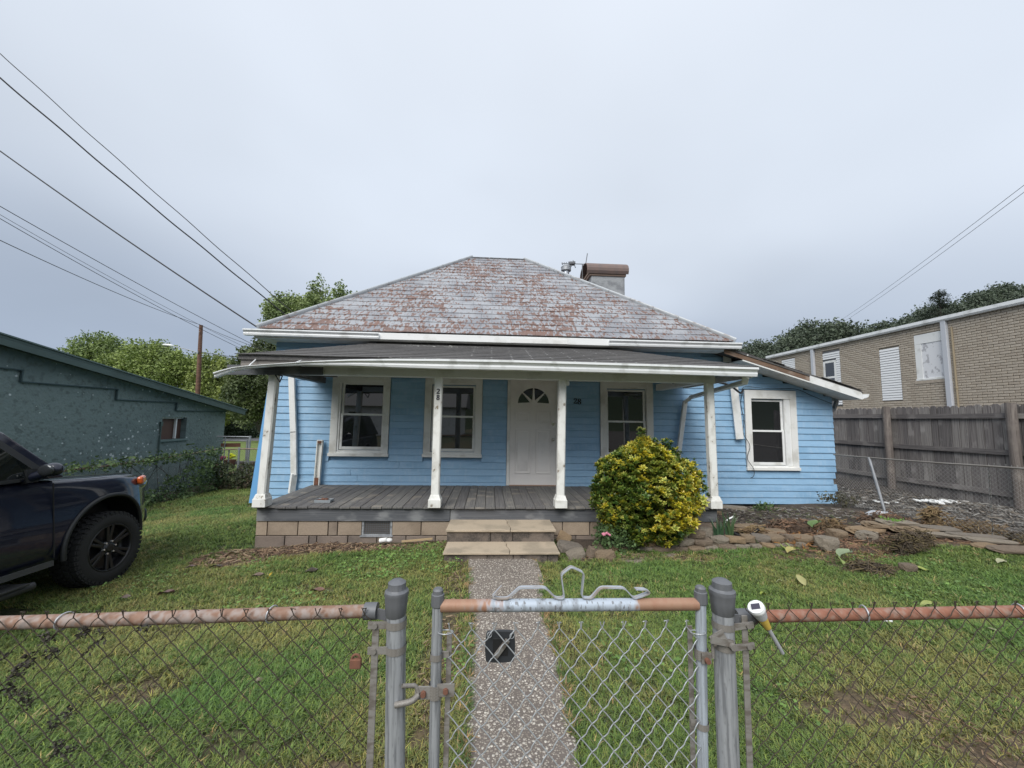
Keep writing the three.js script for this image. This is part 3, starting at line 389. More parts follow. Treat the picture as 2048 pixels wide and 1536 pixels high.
// the porch: blocks, vent, rim beam, boards, posts, ceiling, roof and gutter
{
  seed(41);
  const FZ = -5.79, fd = part('foundation', merge([span(-3.25, 3.43, -0.4, 0.205, FZ - 0.03, FZ - 0.19), span(-3.25, -3.06, -0.4, 0.205, -7.5, FZ - 0.19), span(3.24, 3.43, -0.4, 0.205, -7.5, FZ - 0.19)]), M.mortar, house);
  const course = (y0, y1, xs, mats) => { for (let i = 0; i + 1 < xs.length; i++) if (xs[i + 1] - xs[i] > 0.02) { if (y0 > 0 && xs[i] > -1.85 && xs[i] < -1.7) continue; part('concrete_block', rspan(0.006, xs[i] + 0.006, xs[i + 1] - 0.006, y0 + 0.005, y1 - 0.005, FZ - 0.035 + R(-0.004, 0.002), FZ + R(0, 0.006)), pick(mats), fd); } };
  course(0.01, 0.215, [-3.27, -3.11, -2.69, -2.27, -2.14, -1.80, -1.375, -0.96, -0.54, -0.13, 0.28, 0.69, 1.1, 1.505, 1.51, 1.92, 2.33, 2.74, 3.15, 3.45], M.block);
  course(-0.19, 0.01, [-3.27, -2.86, -2.53, -2.42, -1.99, -1.58, -1.17, -0.75, -0.34, 0.07, 0.48, 0.89, 1.3, 1.71, 2.12, 2.53, 2.94, 3.45], [M.blockLow, M.blockLow, M.block[1]]);
  const vent = part('foundation_vent', merge([span(-1.80, -1.775, 0.015, 0.21, FZ - 0.025, FZ - 0.005), span(-1.40, -1.375, 0.015, 0.21, FZ - 0.025, FZ - 0.005), span(-1.775, -1.40, 0.015, 0.03, FZ - 0.025, FZ - 0.006), span(-1.82, -1.36, -0.005, 0.012, FZ - 0.02, FZ + 0.015)]), M.galv, fd);
  for (let i = 0; i < 13; i++) part('bar', span(-1.772 + i * 0.0295, -1.764 + i * 0.0295, 0.03, 0.208, FZ - 0.02, FZ - 0.014), M.galvTop, fd); for (let i = 0; i < 6; i++) part('bar', span(-1.775, -1.40, 0.05 + i * 0.028, 0.056 + i * 0.028, FZ - 0.014, FZ - 0.009), M.galvTop, fd);
  part('rim_beam', rspan(0.006, -3.26, -0.55, 0.215, 0.395, FZ - 0.02, FZ + 0.02), M.rim, house); part('rim_beam', rspan(0.006, -0.545, 3.45, 0.21, 0.39, FZ - 0.02, FZ + 0.018), M.rim, house); part('rim_beam', span(-3.26, -3.22, 0.215, 0.395, -7.5, FZ - 0.02), M.rim, house); part('rim_beam', span(3.41, 3.45, 0.215, 0.395, -7.5, FZ - 0.02), M.rim, house);
  const floor = part('porch_floor', span(-3.2, 3.4, 0.36, 0.395, -7.5, FZ - 0.03), M.rim, house);
  for (let i = 0; i < 46; i++) { const x = -3.29 + i * 0.1475; part('deck_board', rbox(0.1475 - R(0.004, 0.011), 0.028, 1.80 + R(-0.012, 0.012), 0.003, x + 0.074, 0.414 + R(-0.002, 0.002), -6.635 + R(-0.006, 0.01), R(-0.001, 0.001), 0, R(-0.006, 0.006), true), rnd() < 0.6 ? M.deck : M.deck2, floor); }
  // posts
  const posts = [[-3.175, 0.045], [-0.765, -0.003], [1.055, 0.02], [3.375, -0.02]];
  posts.forEach(([x, lean], i) => {
    const s = 0.058, c = 0.016, sh = [[-s + c, -s], [s - c, -s], [s, -s + c], [s, s - c], [s - c, s], [-s + c, s], [-s, s - c], [-s, -s + c]];
    const top = i === 0 ? 2.32 : 2.36, col = part('porch_post', poly(sh, top - 0.6, (u, v, w) => [x + u + lean * (w / 1.7), 0.6 + w, -5.735 + v]), M.peel, house);
    part('plinth', merge([rbox(0.178, 0.115, 0.178, 0.006, x, 0.487, -5.735), poly([[-0.082, -0.082], [0.082, -0.082], [0.082, 0.082], [-0.082, 0.082]], 0.06, (u, v, w) => [x + u * lerp(1, 0.76, w / 0.06), 0.545 + w, -5.735 + v * lerp(1, 0.76, w / 0.06)])]), M.peel, col);
    if (i === 1) { const ink = std({ rgb: [0.008, 0.008, 0.02], roughness: 0.6 }); [['2', 2.055], ['8', 1.966]].forEach(([t, y]) => part('house_number', new TextGeometry(t, { font, size: 0.074, depth: 0.008, curveSegments: 5 }).translate(-0.793, y, -5.6765), ink, col)); part('doorbell', rbox(0.014, 0.05, 0.008, 0.003, -0.766, 1.857, -5.674), std({ rgb: [0.25, 0.2, 0.12] }), col); }
    if (i === 2) part('lamp_socket', merge([cyl([1.11, 2.28, -5.72], [1.14, 2.28, -5.72], 0.03), new THREE.SphereGeometry(0.04, 12, 8).scale(0.7, 1.2, 0.7).translate(1.155, 2.26, -5.71)]), M.white, col);
  });
  const t28 = std({ rgb: [0.008, 0.01, 0.02], roughness: 0.5 });
  part('house_number', new TextGeometry('2', { font: fontSerif, size: 0.105, depth: 0.01, curveSegments: 5 }).translate(1.638, 2.03, WZ + 0.018), t28, house); part('house_number', new TextGeometry('8', { font: fontSerif, size: 0.105, depth: 0.01, curveSegments: 5 }).translate(1.716, 2.02, WZ + 0.018), t28, house);
  // header beams and ceiling
  part('porch_beam', merge([span(-3.05, 3.42, 2.30, 2.42, -5.82, -5.66), span(3.30, 3.44, 2.32, 2.44, -7.5, -5.82)]), M.white, house); part('porch_beam', merge([box(1.3, 0.14, 0.04, -3.05, 2.345, -5.60, 0, 0, 0.02), span(-3.28, -3.14, 2.33, 2.44, -7.5, -5.66)]), M.rim, house).userData.label = 'grey bare beam under the sagging left porch corner';
  const ceil = part('porch_ceiling', span(-3.1, 3.3, 2.535, 2.55, -7.5, -5.7), M.dark, house);
  for (let i = 0; i < 15; i++) part('ceiling_board', span(-3.1, 3.3, 2.51, 2.53 + 0.004 * rnd(), -7.52 + i * 0.125, -7.4 + i * 0.125), M.trim, ceil);
  part('crown_board', merge([span(-3.1, 2.15, 2.47, 2.51, WZ + 0.035, WZ + 0.055), span(2.15, 3.3, 2.5, 2.53, WZ + 0.035, WZ + 0.055)]), M.trim, house);
  // low roof over the porch, hipped at both ends
  const yF = 2.515, zF = -5.36, yT = 3.125, zT = -7.42, fl = [-3.42, yF, zF], fr = [3.84, yF - 0.01, zF], tl = [-2.04, yT, zT], tr = [2.2, yT, zT], bl = [-3.42, yF, zT], br = [3.84, yF - 0.01, zT];
  const dn = (p) => [p[0], p[1] - 0.06, p[2]], corners = [fl, fr, tr, tl, bl, br, dn(fl), dn(fr), dn(tr), dn(tl), dn(bl), dn(br)];
  const pr = rawGeo(corners.flat(), null, [0, 1, 2, 0, 2, 3, 4, 0, 3, 1, 5, 2, 6, 9, 8, 6, 8, 7, 10, 9, 6, 7, 8, 11, 0, 6, 7, 0, 7, 1, 4, 10, 6, 4, 6, 0, 1, 7, 11, 1, 11, 5]).toNonIndexed(); pr.computeVertexNormals();
  const proof = part('porch_roof', boxUV(pr), M.shingle, house);
  const sl = Math.hypot(yT - yF, zT - zF), uy = (yT - yF) / sl, uz = (zT - zF) / sl, rows = 12;
  for (let r = 0; r < rows; r++) {
    const s0 = (sl * r) / rows, s1 = Math.min(sl, s0 + sl / rows + 0.01), xl = (s) => lerp(fl[0], tl[0], s / sl), xr = (s) => lerp(fr[0], tr[0], s / sl), P = (x, s, n) => [x, yF + uy * s - uz * n, zF + uz * s + uy * n];
    const n = 22, pos = [], uv = []; for (let i = 0; i < n; i++) { const a = [0, 1].map((q) => lerp(xl(s0) - (r ? 0 : 0.03), xr(s0) + (r ? 0 : 0.03), (i + q) / n)), b = [0, 1].map((q) => lerp(xl(s1), xr(s1), (i + q) / n)), h0 = 0.014 + 0.006 * vn(i * 0.7, r * 3.1) + (r === 0 && i < 8 ? 0.012 * vn(i * 0.9, 3) : 0), h1 = 0.014 + 0.006 * vn((i + 1) * 0.7, r * 3.1) + (r === 0 && i < 7 ? 0.012 * vn((i + 1) * 0.9, 3) : 0); const f = r ? 0 : -0.03; const c = [P(a[0], s0 + f, h0), P(a[1], s0 + f, h1), P(b[1], s1, 0.006), P(b[0], s1, 0.006), P(a[0], s0 + f, h0 - 0.011), P(a[1], s0 + f, h1 - 0.011)], q = [[a[0], s0], [a[1], s0], [b[1], s1], [b[0], s1], [a[0], s0], [a[1], s0]]; for (const t of [0, 1, 2, 0, 2, 3, 4, 5, 1, 4, 1, 0]) { pos.push(...c[t]); uv.push(q[t][0] + 3.45, q[t][1]); } }
    part('shingle_course', rawGeo(pos, uv), M.shingle, proof);
  }
  part('porch_fascia', span(-2.6, 3.8, 2.38, 2.5, -5.41, -5.385), M.white, house);
  part('porch_fascia', poly([[-3.4, 2.36], [-1.9, 2.40], [-1.9, 2.475], [-3.4, 2.50]], 0.03, (u, v, w) => [u, v, -5.42 + w]), std({ map: woodTex([0.24, 0.22, 0.20], [0.16, 0.145, 0.135], [0.33, 0.31, 0.29], 1.5, 0.5), roughness: 0.85 }), house).userData.label = 'bare grey fascia board behind the fallen end of the gutter';
  part('porch_fascia', span(3.80, 3.825, 2.36, 2.49, -7.4, -5.4), M.white, house);
  part('drip_edge', sweep([[0, 0], [0.006, 0], [0.006, 0.022], [0, 0.022]], [[-3.4, 2.49, -5.375], [-2.9, 2.50, -5.372], [-2.3, 2.487, -5.372], [-1.6, 2.478, -5.375]]), M.white, house);
  const K = [[0, 0], [0.085, 0], [0.095, 0.035], [0.09, 0.06], [0.118, 0.098], [0.126, 0.098], [0.126, 0.128], [0.112, 0.128], [0.11, 0.11], [0.014, 0.11], [0.014, 0.128], [0, 0.128]];
  // its left end is crushed and hangs
  { const path = [[-3.60, 2.245, -5.27, 0.5], [-3.53, 2.275, -5.28, 0.45], [-3.40, 2.325, -5.31, 0.32], [-3.25, 2.352, -5.33, 0.24], [-2.9, 2.392, -5.36, 0.22], [-2.5, 2.435, -5.375, 0.36], [-1.9, 2.476, -5.385, 0.62], [-1.3, 2.497, -5.385, 0.86], [-0.7, 2.508, -5.385, 1], [0.3, 2.515, -5.385, 1], [2.2, 2.508, -5.385, 1], [3.83, 2.497, -5.385, 1]], n = K.length, pos = [], idx = []; for (const [x, top, z, s] of path) for (const [pz, py] of K) pos.push(x, top + (py - 0.128) * s, z + pz * lerp(0.55, 1, s)); for (let q = 0; q + 1 < path.length; q++) for (let k = 0; k < n; k++) { const a = q * n + k, b = q * n + ((k + 1) % n); idx.push(a, b, a + n, b, b + n, a + n); } const tri = THREE.ShapeUtils.triangulateShape(K.map((p) => new THREE.Vector2(...p)), []), e = (path.length - 1) * n; for (const [a, b, c] of tri) idx.push(a, b, c, e + a, e + c, e + b); const g = rawGeo(pos, null, idx).toNonIndexed(); g.computeVertexNormals(); part('porch_gutter', boxUV(g), M.gutter, house); }
  for (const x of [-3.22, -2.62]) part('gutter_strap', merge([cyl([x, 2.35 + (x + 3.22) * 0.1, -5.27], [x + 0.03, 2.46, -5.37], 0.008, 0.008, 6)]), M.gutter, house);
  for (const [a, b] of [[-3.3, -2.85], [3.35, 3.62]]) for (let i = 0; i < 4; i++) part('rafter', span(a, b, 2.43, 2.52, -7.3 + i * 0.55, -7.26 + i * 0.55), M.postWood, house);
  part('bracket', merge([cyl([-3.06, 2.28, -5.62], [-2.98, 2.17, -5.6], 0.008), cyl([-2.98, 2.17, -5.6], [-2.95, 2.26, -5.6], 0.008), cyl([-3.08, 2.29, -5.62], [-2.95, 2.26, -5.6], 0.008)]), M.black, house);
  // downspouts
  const ds = (pts, w = 0.075, d = 0.055) => merge(pts.slice(1).map((p, i) => { const a = V(...pts[i]), b = V(...p), L = a.distanceTo(b), g = new RoundedBoxGeometry(w, L + 0.03, d, 1, 0.008); g.applyQuaternion(new THREE.Quaternion().setFromUnitVectors(V(0, 1, 0), b.clone().sub(a).normalize())); return boxUV(g.translate((a.x + b.x) / 2, (a.y + b.y) / 2, (a.z + b.z) / 2)); }));
  part('downspout', ds([[3.70, 2.37, -5.36], [3.74, 2.3, -5.45], [3.94, 2.19, -7.35], [3.87, 2.10, -7.46], [3.70, 1.0, -7.46], [3.62, 0.25, -7.46]], 0.085, 0.06), M.white, house);
  part('downspout', ds([[-3.76, 2.42, -7.47], [-3.66, 1.4, -7.47], [-3.60, 0.62, -7.47], [-3.62, 0.3, -7.46]], 0.11, 0.06), M.white, house);
}
// ---------------------------------------------------------------- green stuccoed building on the left
seed(51);
{
  const X = -9.2, b = thing('stucco_building', 'low blue-green stucco building with sloping roof left of the lawn', 'building', [X, -0.56, -9]);
  const roofY = (z) => 3.04 + (z + 7.5) * 0.168, out = [[-2, -1], [14, -1], [14, roofY(-14) - 0.06], [-2, roofY(2) - 0.06]];   // u = -z
  const shape = new THREE.Shape(out.map((p) => new THREE.Vector2(...p))); shape.holes.push(new THREE.Path([[11.42, 0.97], [12.3, 0.97], [12.3, 1.6], [11.42, 1.6]].map((p) => new THREE.Vector2(...p))));
  const g = new THREE.ExtrudeGeometry(shape, { depth: 0.25, bevelEnabled: false }), p = g.attributes.position; for (let i = 0; i < p.count; i++) p.setXYZ(i, X - 0.25 + p.getZ(i), p.getY(i), -p.getX(i));
  g.computeVertexNormals(); boxUV(g, 0, 0); { const q = g.toNonIndexed().attributes.position, uv = []; for (let i = 0; i < q.count; i++) uv.push(-q.getZ(i) - 5.5, q.getY(i) + 0.6); g.setAttribute('uv', new THREE.Float32BufferAttribute(uv, 2)); }
  const wall = part('wall', g, M.stucco, b);
  part('back_wall', merge([span(X - 9, X - 0.25, -1, 1.7, -14, -13.8)]), M.stuccoRoof, b);
  // upper band of render standing proud, its lower edge in steps
  const st = [[2, 2.72], [7.0, 2.72], [7.0, 2.515], [8.02, 2.505], [8.02, 2.285], [9.98, 2.28], [9.98, 2.03], [11.82, 2.03], [11.82, 1.80], [13.98, 1.80], [13.98, roofY(-13.98) - 0.07], [2, roofY(-2) - 0.07]];
  const up = poly(st, 0.035, (u, v, w) => [X + 0.001 + w, v, -u]); { const q = up.attributes.position, uv = []; for (let i = 0; i < q.count; i++) uv.push(-q.getZ(i) - 1.5, q.getY(i) * 0.9 + 1.2); up.setAttribute('uv', new THREE.Float32BufferAttribute(uv, 2)); }
  part('upper_render', up, M.stucco, b);
  const lip = []; for (let i = 1; i < 9; i++) { const [u0, v0] = st[i], [u1, v1] = st[i + 1]; lip.push(Math.abs(v1 - v0) < 0.05 ? box(0.05, 0.022, Math.abs(u1 - u0) + 0.02, X + 0.03, (v0 + v1) / 2, -(u0 + u1) / 2) : box(0.05, Math.abs(v1 - v0), 0.022, X + 0.03, (v0 + v1) / 2, -(u0 + u1) / 2)); }
  part('drip_ledge', merge(lip), M.ledge, b);
  const slab = (x0, x1, t0, t1, z0, z1) => poly([[-z0, roofY(z0) + t0], [-z1, roofY(z1) + t0], [-z1, roofY(z1) + t1], [-z0, roofY(z0) + t1]], x1 - x0, (u, v, w) => [x0 + w, v, -u]);
  const rf = part('roof', slab(X - 9, X + 0.32, -0.02, 0.03, 2, -14.6), M.stuccoRoof, b);
  part('verge_board', slab(X + 0.29, X + 0.325, -0.15, -0.025, 2, -14.55), M.stuccoRoof, rf); part('verge_flashing', slab(X + 0.27, X + 0.345, 0.032, 0.06, 2, -14.62), std({ rgb: [0.10, 0.15, 0.14], roughness: 0.5 }), rf);
  part('soffit', slab(X + 0.03, X + 0.29, -0.1, -0.07, 2, -14.5), M.stuccoRoof, rf);
  const w = part('window', merge([span(X - 0.15, X - 0.1, 0.97, 1.6, -11.44, -11.47), span(X - 0.15, X - 0.09, 0.98, 1.58, -12.02, -12.06), span(X - 0.15, X - 0.1, 1.56, 1.6, -11.42, -12.3)]), M.white, b);
  part('window_board', span(X - 0.19, X - 0.16, 0.97, 1.6, -11.4, -12.32), std({ rgb: [0.10, 0.055, 0.042], roughness: 0.6 }), w);
  part('window_sill', rspan(0.008, X - 0.1, X + 0.05, 0.91, 0.97, -11.36, -12.36), std({ rgb: [0.13, 0.19, 0.185] }), w);
  part('pipe', merge([cyl([X + 0.03, 1.42, -11.36], [X + 0.03, 0.2, -11.36], 0.02), box(0.05, 0.12, 0.07, X + 0.03, 1.42, -11.36)]), M.stuccoRoof, b);
}
// ---------------------------------------------------------------- brick building on the right
{
  seed(52);
  const X = 13, b = thing('brick_building', 'long tan painted brick building with white gutter behind the wooden fence', 'building', [X, 0.3, -10]);
  const wall = part('wall', span(X + 0.02, X + 0.5, -0.2, 4.78, -2, -17.05), M.brickMortar, b);
  part('end_wall', span(X + 0.5, X + 12, -0.2, 4.78, -17.05, -16.8), M.brickMortar, b);
  const open = [[-10.98, -10.08, 3.06, 4.47], [-12.07, -11.41, 2.49, 4.22], [-14.27, -13.5, 2.4, 4.53], [-16.4, -15.62, 2.4, 4.5]];
  const bl = 0.203, gap = 0.011, ch = 0.0715, list = [];
  for (let r = 0, y = 0.9; y < 4.62; r++, y += ch) for (let z = -17.04 + (r % 2) * (bl + gap) / 2; z < -4.2; z += bl + gap) {
    let z0 = z, z1 = Math.min(z + bl, -4.2); let skip = false;
    for (const [a, c, lo, hi] of open) if (y + ch > lo && y < hi) { if (z0 >= a && z1 <= c) skip = true; else if (z0 < a && z1 > a) z1 = a; else if (z0 < c && z1 > c) z0 = c; }
    if (!skip && z1 - z0 > 0.03) list.push([z0, z1, y]);
  }
  const big = list.filter(([z0, , y]) => y > 2.2 && z0 < -8.2).sort((p, q) => q[0] - p[0]).slice(0, 300), set = new Set(big);
  const gs = [0, 1, 2].map(() => rbox(0.04, ch - gap, bl, 0.005));
  for (const [z0, z1, y] of big) { const o = part('brick', pick(gs), pick(M.brick), wall, [X + 0.004 + R(-0.002, 0.003), y + ch / 2, (z0 + z1) / 2]); o.scale.z = (z1 - z0) / bl; }
  M.brick.forEach((m, k) => { const sp = list.filter((q, i) => !set.has(q) && i % 4 === k).map(([z0, z1, y]) => [X + 0.004 + R(-0.002, 0.003), y + ch / 2, (z0 + z1) / 2, 0, 0, 0, [1, 1, (z1 - z0) / bl]]); stuff(copies('brickwork', gs[k % 3], m, sp, wall)); });
  // openings
  const w1 = part('boarded_window', merge([span(X + 0.004, X + 0.018, 3.12, 4.46, -10.97, -10.09)]), std({ map: tex(256, 256, (u, v) => { const n = fbm(u * 12, v * 9, 12, 4, 9); return mix3([0.72, 0.73, 0.75], [0.45, 0.45, 0.47], sst(0.55, 0.7, n)); }, 1), roughness: 0.7 }), b);
  part('board_frame', merge([span(X - 0.010, X + 0.003, 3.12, 4.17, -10.97, -10.80), span(X - 0.010, X + 0.003, 4.175, 4.46, -10.97, -10.09), rspan(0.006, X - 0.02, X + 0.05, 3.06, 3.12, -10.99, -10.08)]), M.white, w1);
  part('brick_sill', rspan(0.008, X - 0.03, X + 0.03, 2.96, 3.05, -11.02, -10.06), M.brick[3], b);
  const w2 = part('sided_window', span(X + 0.008, X + 0.018, 2.5, 4.21, -12.06, -11.42), M.galvTop, b);
  for (let i = 0; i < 21; i++) part('vinyl_slat', box(0.018, 0.072, 0.62, X + 0.002, 2.55 + i * 0.081, -11.74, 0, 0, -0.2), M.vinyl, w2);
  const w3 = part('sided_window', span(X + 0.008, X + 0.018, 2.4, 4.52, -14.26, -13.51), M.galvTop, b);
  for (let i = 0; i < 24; i++) { const y = 2.48 + i * 0.084; part('vinyl_slat', y > 4.16 ? box(0.018, 0.074, 0.73, X + 0.002, y, -13.885, 0, 0, -0.2) : box(0.018, 0.074, 0.16, X + 0.002, y, -13.60, 0, 0, -0.2), M.vinyl, w3); }
  part('window_frame', merge([span(X - 0.01, X + 0.03, 3.0, 4.13, -14.25, -14.16), span(X - 0.01, X + 0.03, 3.0, 4.13, -13.77, -13.69), span(X - 0.01, X + 0.03, 4.06, 4.14, -14.16, -13.77), span(X - 0.01, X + 0.03, 3.46, 3.53, -14.16, -13.77)]), M.white, w3); part('pane', span(X - 0.006, X + 0.004, 3.0, 4.06, -14.16, -13.77), M.glass, w3);
  const w4 = part('sided_window', span(X + 0.008, X + 0.018, 2.4, 4.49, -16.39, -15.63), M.galvTop, b); for (let i = 0; i < 26; i++) part('vinyl_slat', box(0.018, 0.072, 0.74, X + 0.002, 2.45 + i * 0.081, -16.01, 0, 0, -0.2), M.vinyl, w4);
  // roof edge
  const K = [[0, 0], [0.1, 0], [0.13, 0.05], [0.13, 0.14], [0.11, 0.14], [0.11, 0.12], [0, 0.12]];
  const gt = sweep(K, [[0, 0, 0], [15.2, 0, 0]]); gt.rotateY(-Math.PI / 2); gt.scale(1, 1, 1); gt.translate(X, 4.70, -17.2);
  part('gutter', gt, M.gutter, b); part('roof', span(X - 0.02, X + 12, 4.8, 4.86, -2, -17.2), std({ rgb: [0.55, 0.57, 0.58] }), b); part('fascia', span(X - 0.004, X + 0.02, 4.6, 4.8, -2, -17.05), std({ rgb: [0.2, 0.17, 0.14] }), b);
  for (const [z, y] of [[-10.13, 0.4], [-14.66, 0.4]]) part('downspout', merge([rspan(0.012, X - 0.1, X - 0.01, y, 4.72, z - 0.065, z + 0.065)]), std({ rgb: [0.50, 0.52, 0.56], roughness: 0.4 }), b);
  part('conduit', merge([cyl([X - 0.03, 0.5, -9.98], [X - 0.03, 4.5, -9.98], 0.024), cyl([X - 0.03, 2.75, -9.98], [X - 0.03, 2.79, -9.98], 0.034)]), std({ rgb: [0.30, 0.245, 0.165], roughness: 0.6 }), b);
}
// ---------------------------------------------------------------- the house across the street
{
  const h = thing('distant_house', 'distant low house with grey gabled roof across the street', 'house', [-28, -0.7, -47]);
  const G = std({ map: tex(128, 128, (u, v) => mix3([0.20, 0.19, 0.205], [0.15, 0.145, 0.155], fbm(u * 16, v * 16, 16, 3)), 2), roughness: 0.9 }), wallM = std({ rgb: [0.30, 0.27, 0.22] });
  part('wall', merge([span(-40, -28.2, -0.8, 2.3, -44, -50), span(-28.2, -25, -0.8, 1.8, -44.5, -50)]), wallM, h);
  part('roof', rawGeo([-41, 2.2, -43.4, -27.4, 2.2, -43.4, -27.9, 3.75, -46.5, -41, 3.75, -46.5, -41, 2.2, -50, -27.4, 2.2, -50].map((v) => v), null, [0, 1, 2, 0, 2, 3, 4, 3, 2, 4, 2, 5, 1, 5, 2]).toNonIndexed(), G, h).geometry.computeVertexNormals();
  part('roof', rawGeo([-29.2, 1.9, -43, -24.3, 1.75, -43, -26.1, 3.1, -44.6, -29.5, 3.1, -44.6, -24.3, 1.75, -50, -26.1, 3.1, -50], null, [0, 1, 2, 0, 2, 3, 1, 4, 5, 1, 5, 2]).toNonIndexed(), G, h).geometry.computeVertexNormals();
  part('gable', rawGeo([-26.7, 1.78, -42.4, -24.5, 1.78, -42.4, -25.55, 2.95, -42.4, -26.7, 1.7, -43.4, -24.5, 1.7, -43.4, -25.55, 2.95, -43.6], null, [0, 1, 2, 0, 2, 5, 0, 5, 3, 1, 4, 5, 1, 5, 2]).toNonIndexed(), std({ rgb: [0.17, 0.165, 0.16] }), h).geometry.computeVertexNormals();
  part('fascia', merge([cyl([-29.3, 1.9, -42.95], [-27.2, 3.35, -43.6], 0.09), span(-29.2, -25, 1.72, 1.88, -42.95, -43.05), span(-31, -29.3, 2.0, 2.2, -43.3, -43.4)]), M.white, h); part('porch_post', span(-29.9, -29.45, -0.7, 2.0, -42.9, -43.3), M.white, h);
}
// ---------------------------------------------------------------- trees
function leafClump(n, size, spread, sd) {                                 // a loose handful of leaf blades
  seed(sd); const pos = [], nor = [], idx = [];
  for (let i = 0; i < n; i++) {
    const c = V(R(-1, 1), R(-1, 1), R(-1, 1)).multiplyScalar(spread), d = V(R(-1, 1), R(-0.9, 0.5), R(-1, 1)).normalize(), s = V(R(-1, 1), R(-1, 1), R(-1, 1)).cross(d).normalize(), l = size * R(0.7, 1.3), w = l * 0.36, b = pos.length / 3, nn = d.clone().cross(s).normalize();
    for (const q of [c, c.clone().addScaledVector(d, l * 0.5).addScaledVector(s, w).addScaledVector(nn, w * 0.3), c.clone().addScaledVector(d, l), c.clone().addScaledVector(d, l * 0.5).addScaledVector(s, -w).addScaledVector(nn, w * 0.3)]) pos.push(q.x, q.y, q.z);
    idx.push(b, b + 1, b + 2, b, b + 2, b + 3);
  }
  return rawGeo(pos, null, idx);
}
const leafMat = (o = {}) => std({ roughness: 0.75, side: THREE.DoubleSide, transmission: 0.25, thickness: 0, ...o });
M.leaf = leafMat(); M.leafV = leafMat({ vertexColors: true });
const clumpA = leafClump(11, 0.20, 0.33, 61), clumpB = leafClump(10, 0.17, 0.26, 62), clumpFar = leafClump(13, 0.36, 0.72, 63);
function tree(label, [x, y, z], height, lobes, n, col, clump, group, trunkR = 0.22, name = 'broadleaf_tree') { // lobes: [dx, dy, dz, rx, ry, rz]
  const t = thing(name, label, 'tree', [x, y, z], group), limbs = [cyl([x, y - 0.4, z], [x + 0.1, y + height * 0.5, z], trunkR, trunkR * 0.55, 9)];
  const sp = [], tot = lobes.reduce((s, l) => s + l[3] * l[4] * l[5], 0);
  for (const l of lobes) {
    const c = [x + l[0], y + l[1], z + l[2]]; limbs.push(cyl([x, y + height * 0.28, z], c, trunkR * 0.45, trunkR * 0.12, 6)); const m = Math.round((n * l[3] * l[4] * l[5]) / tot);
    for (let k = 0; k < 5; k++) limbs.push(cyl([c[0], c[1] - l[4] * 0.4, c[2]], [c[0] + R(-0.7, 0.7) * l[3], c[1] + R(-0.3, 0.8) * l[4], c[2] + R(-0.7, 0.7) * l[5]], trunkR * 0.14, trunkR * 0.04, 5));
    for (let i = 0; i < m; i++) {
      const d = V(R(-1, 1), R(-1, 1), R(-1, 1)); if (d.length() > 1) { i--; continue; } const r = d.length(); if (r < 0.45 && rnd() < 0.6) { i--; continue; }
      const px = d.x * l[3] * (0.82 + 0.5 * (vn(d.y * 4 + 20, d.z * 4 + 20) - 0.3)), py = d.y * l[4] * (0.82 + 0.5 * (vn(d.x * 4 + 40, d.z * 4 + 20) - 0.3)), pz = d.z * l[5];
      const dens = fbm((c[0] + px) * 1.1 + 30, (c[1] + py) * 1.1 + pz * 0.8, 256, 2); if (dens < 0.40 && rnd() < 0.75) continue;
      const tone = fbm(px * 0.9 + 80, py * 0.9 + pz, 256, 2); sp.push([c[0] + px, c[1] + py, c[2] + pz, R(0, 6.3), R(0, 6.3), R(0, 6.3), R(0.65, 1.3), mix3(col[0], col[1], clamp(tone * 1.3 - 0.15 + R(-0.15, 0.15)))]);
    }
  }
  part('trunk', merge(limbs), M.bark, t); baked('crown', clump, M.leafV, sp, t); return t;
}
seed(64);
const GR = [[0.035, 0.066, 0.022], [0.115, 0.165, 0.045]], DK = [[0.022, 0.042, 0.020], [0.06, 0.10, 0.035]], YL = [[0.06, 0.095, 0.025], [0.18, 0.215, 0.05]];
tree('rounded dark green tree farthest left above the stucco roof', [-38.3, -0.6, -40], 10, [[0, 7.4, 0, 3.3, 2.7, 3], [-1.6, 6.2, 1, 2.5, 2.2, 2.4], [1.8, 6.0, 0.5, 2.4, 2.4, 2.4]], 3400, [[0.08, 0.135, 0.035], [0.26, 0.34, 0.09]], clumpA, 'trees beyond the stucco building');
tree('wide feathery tree left of the utility pole', [-32.4, -0.6, -38], 9.6, [[0.3, 6.6, 0, 3.2, 2.4, 2.6], [-2.4, 5.6, 0, 2.4, 2.2, 2.4], [2.6, 5.8, 0.4, 2.6, 2.6, 2.4], [0, 3.8, 0.5, 4.0, 2.0, 2.6], [-0.6, 8.1, 0, 1.1, 0.9, 1], [1.5, 8.3, 0, 1.0, 0.9, 1]], 5600, [[0.10, 0.155, 0.036], [0.31, 0.39, 0.095]], clumpA, 'trees beyond the stucco building');
tree('bushy yellow-green tree right behind the utility pole', [-26.2, -0.6, -37.5], 8, [[0.2, 5.4, 0, 2.3, 2.6, 2.2], [1.2, 3.4, 0.6, 2.6, 2.1, 2.2], [-1.0, 3.2, 0, 2.4, 2.2, 2]], 3600, [[0.11, 0.165, 0.04], [0.34, 0.40, 0.095]], clumpA, 'trees beyond the stucco building');
tree('dark conifer-like trees shadowing the distant house', [-26.3, -0.6, -53], 10, [[-1.5, 5.2, 0, 3.2, 3.6, 2.6], [2.5, 4.4, 0, 3.4, 3.6, 2.6], [5, 6.4, -2, 2.8, 3.2, 2.4]], 4600, DK, clumpA, 'trees beyond the stucco building').userData.label = 'dark shady tree directly behind the distant house';
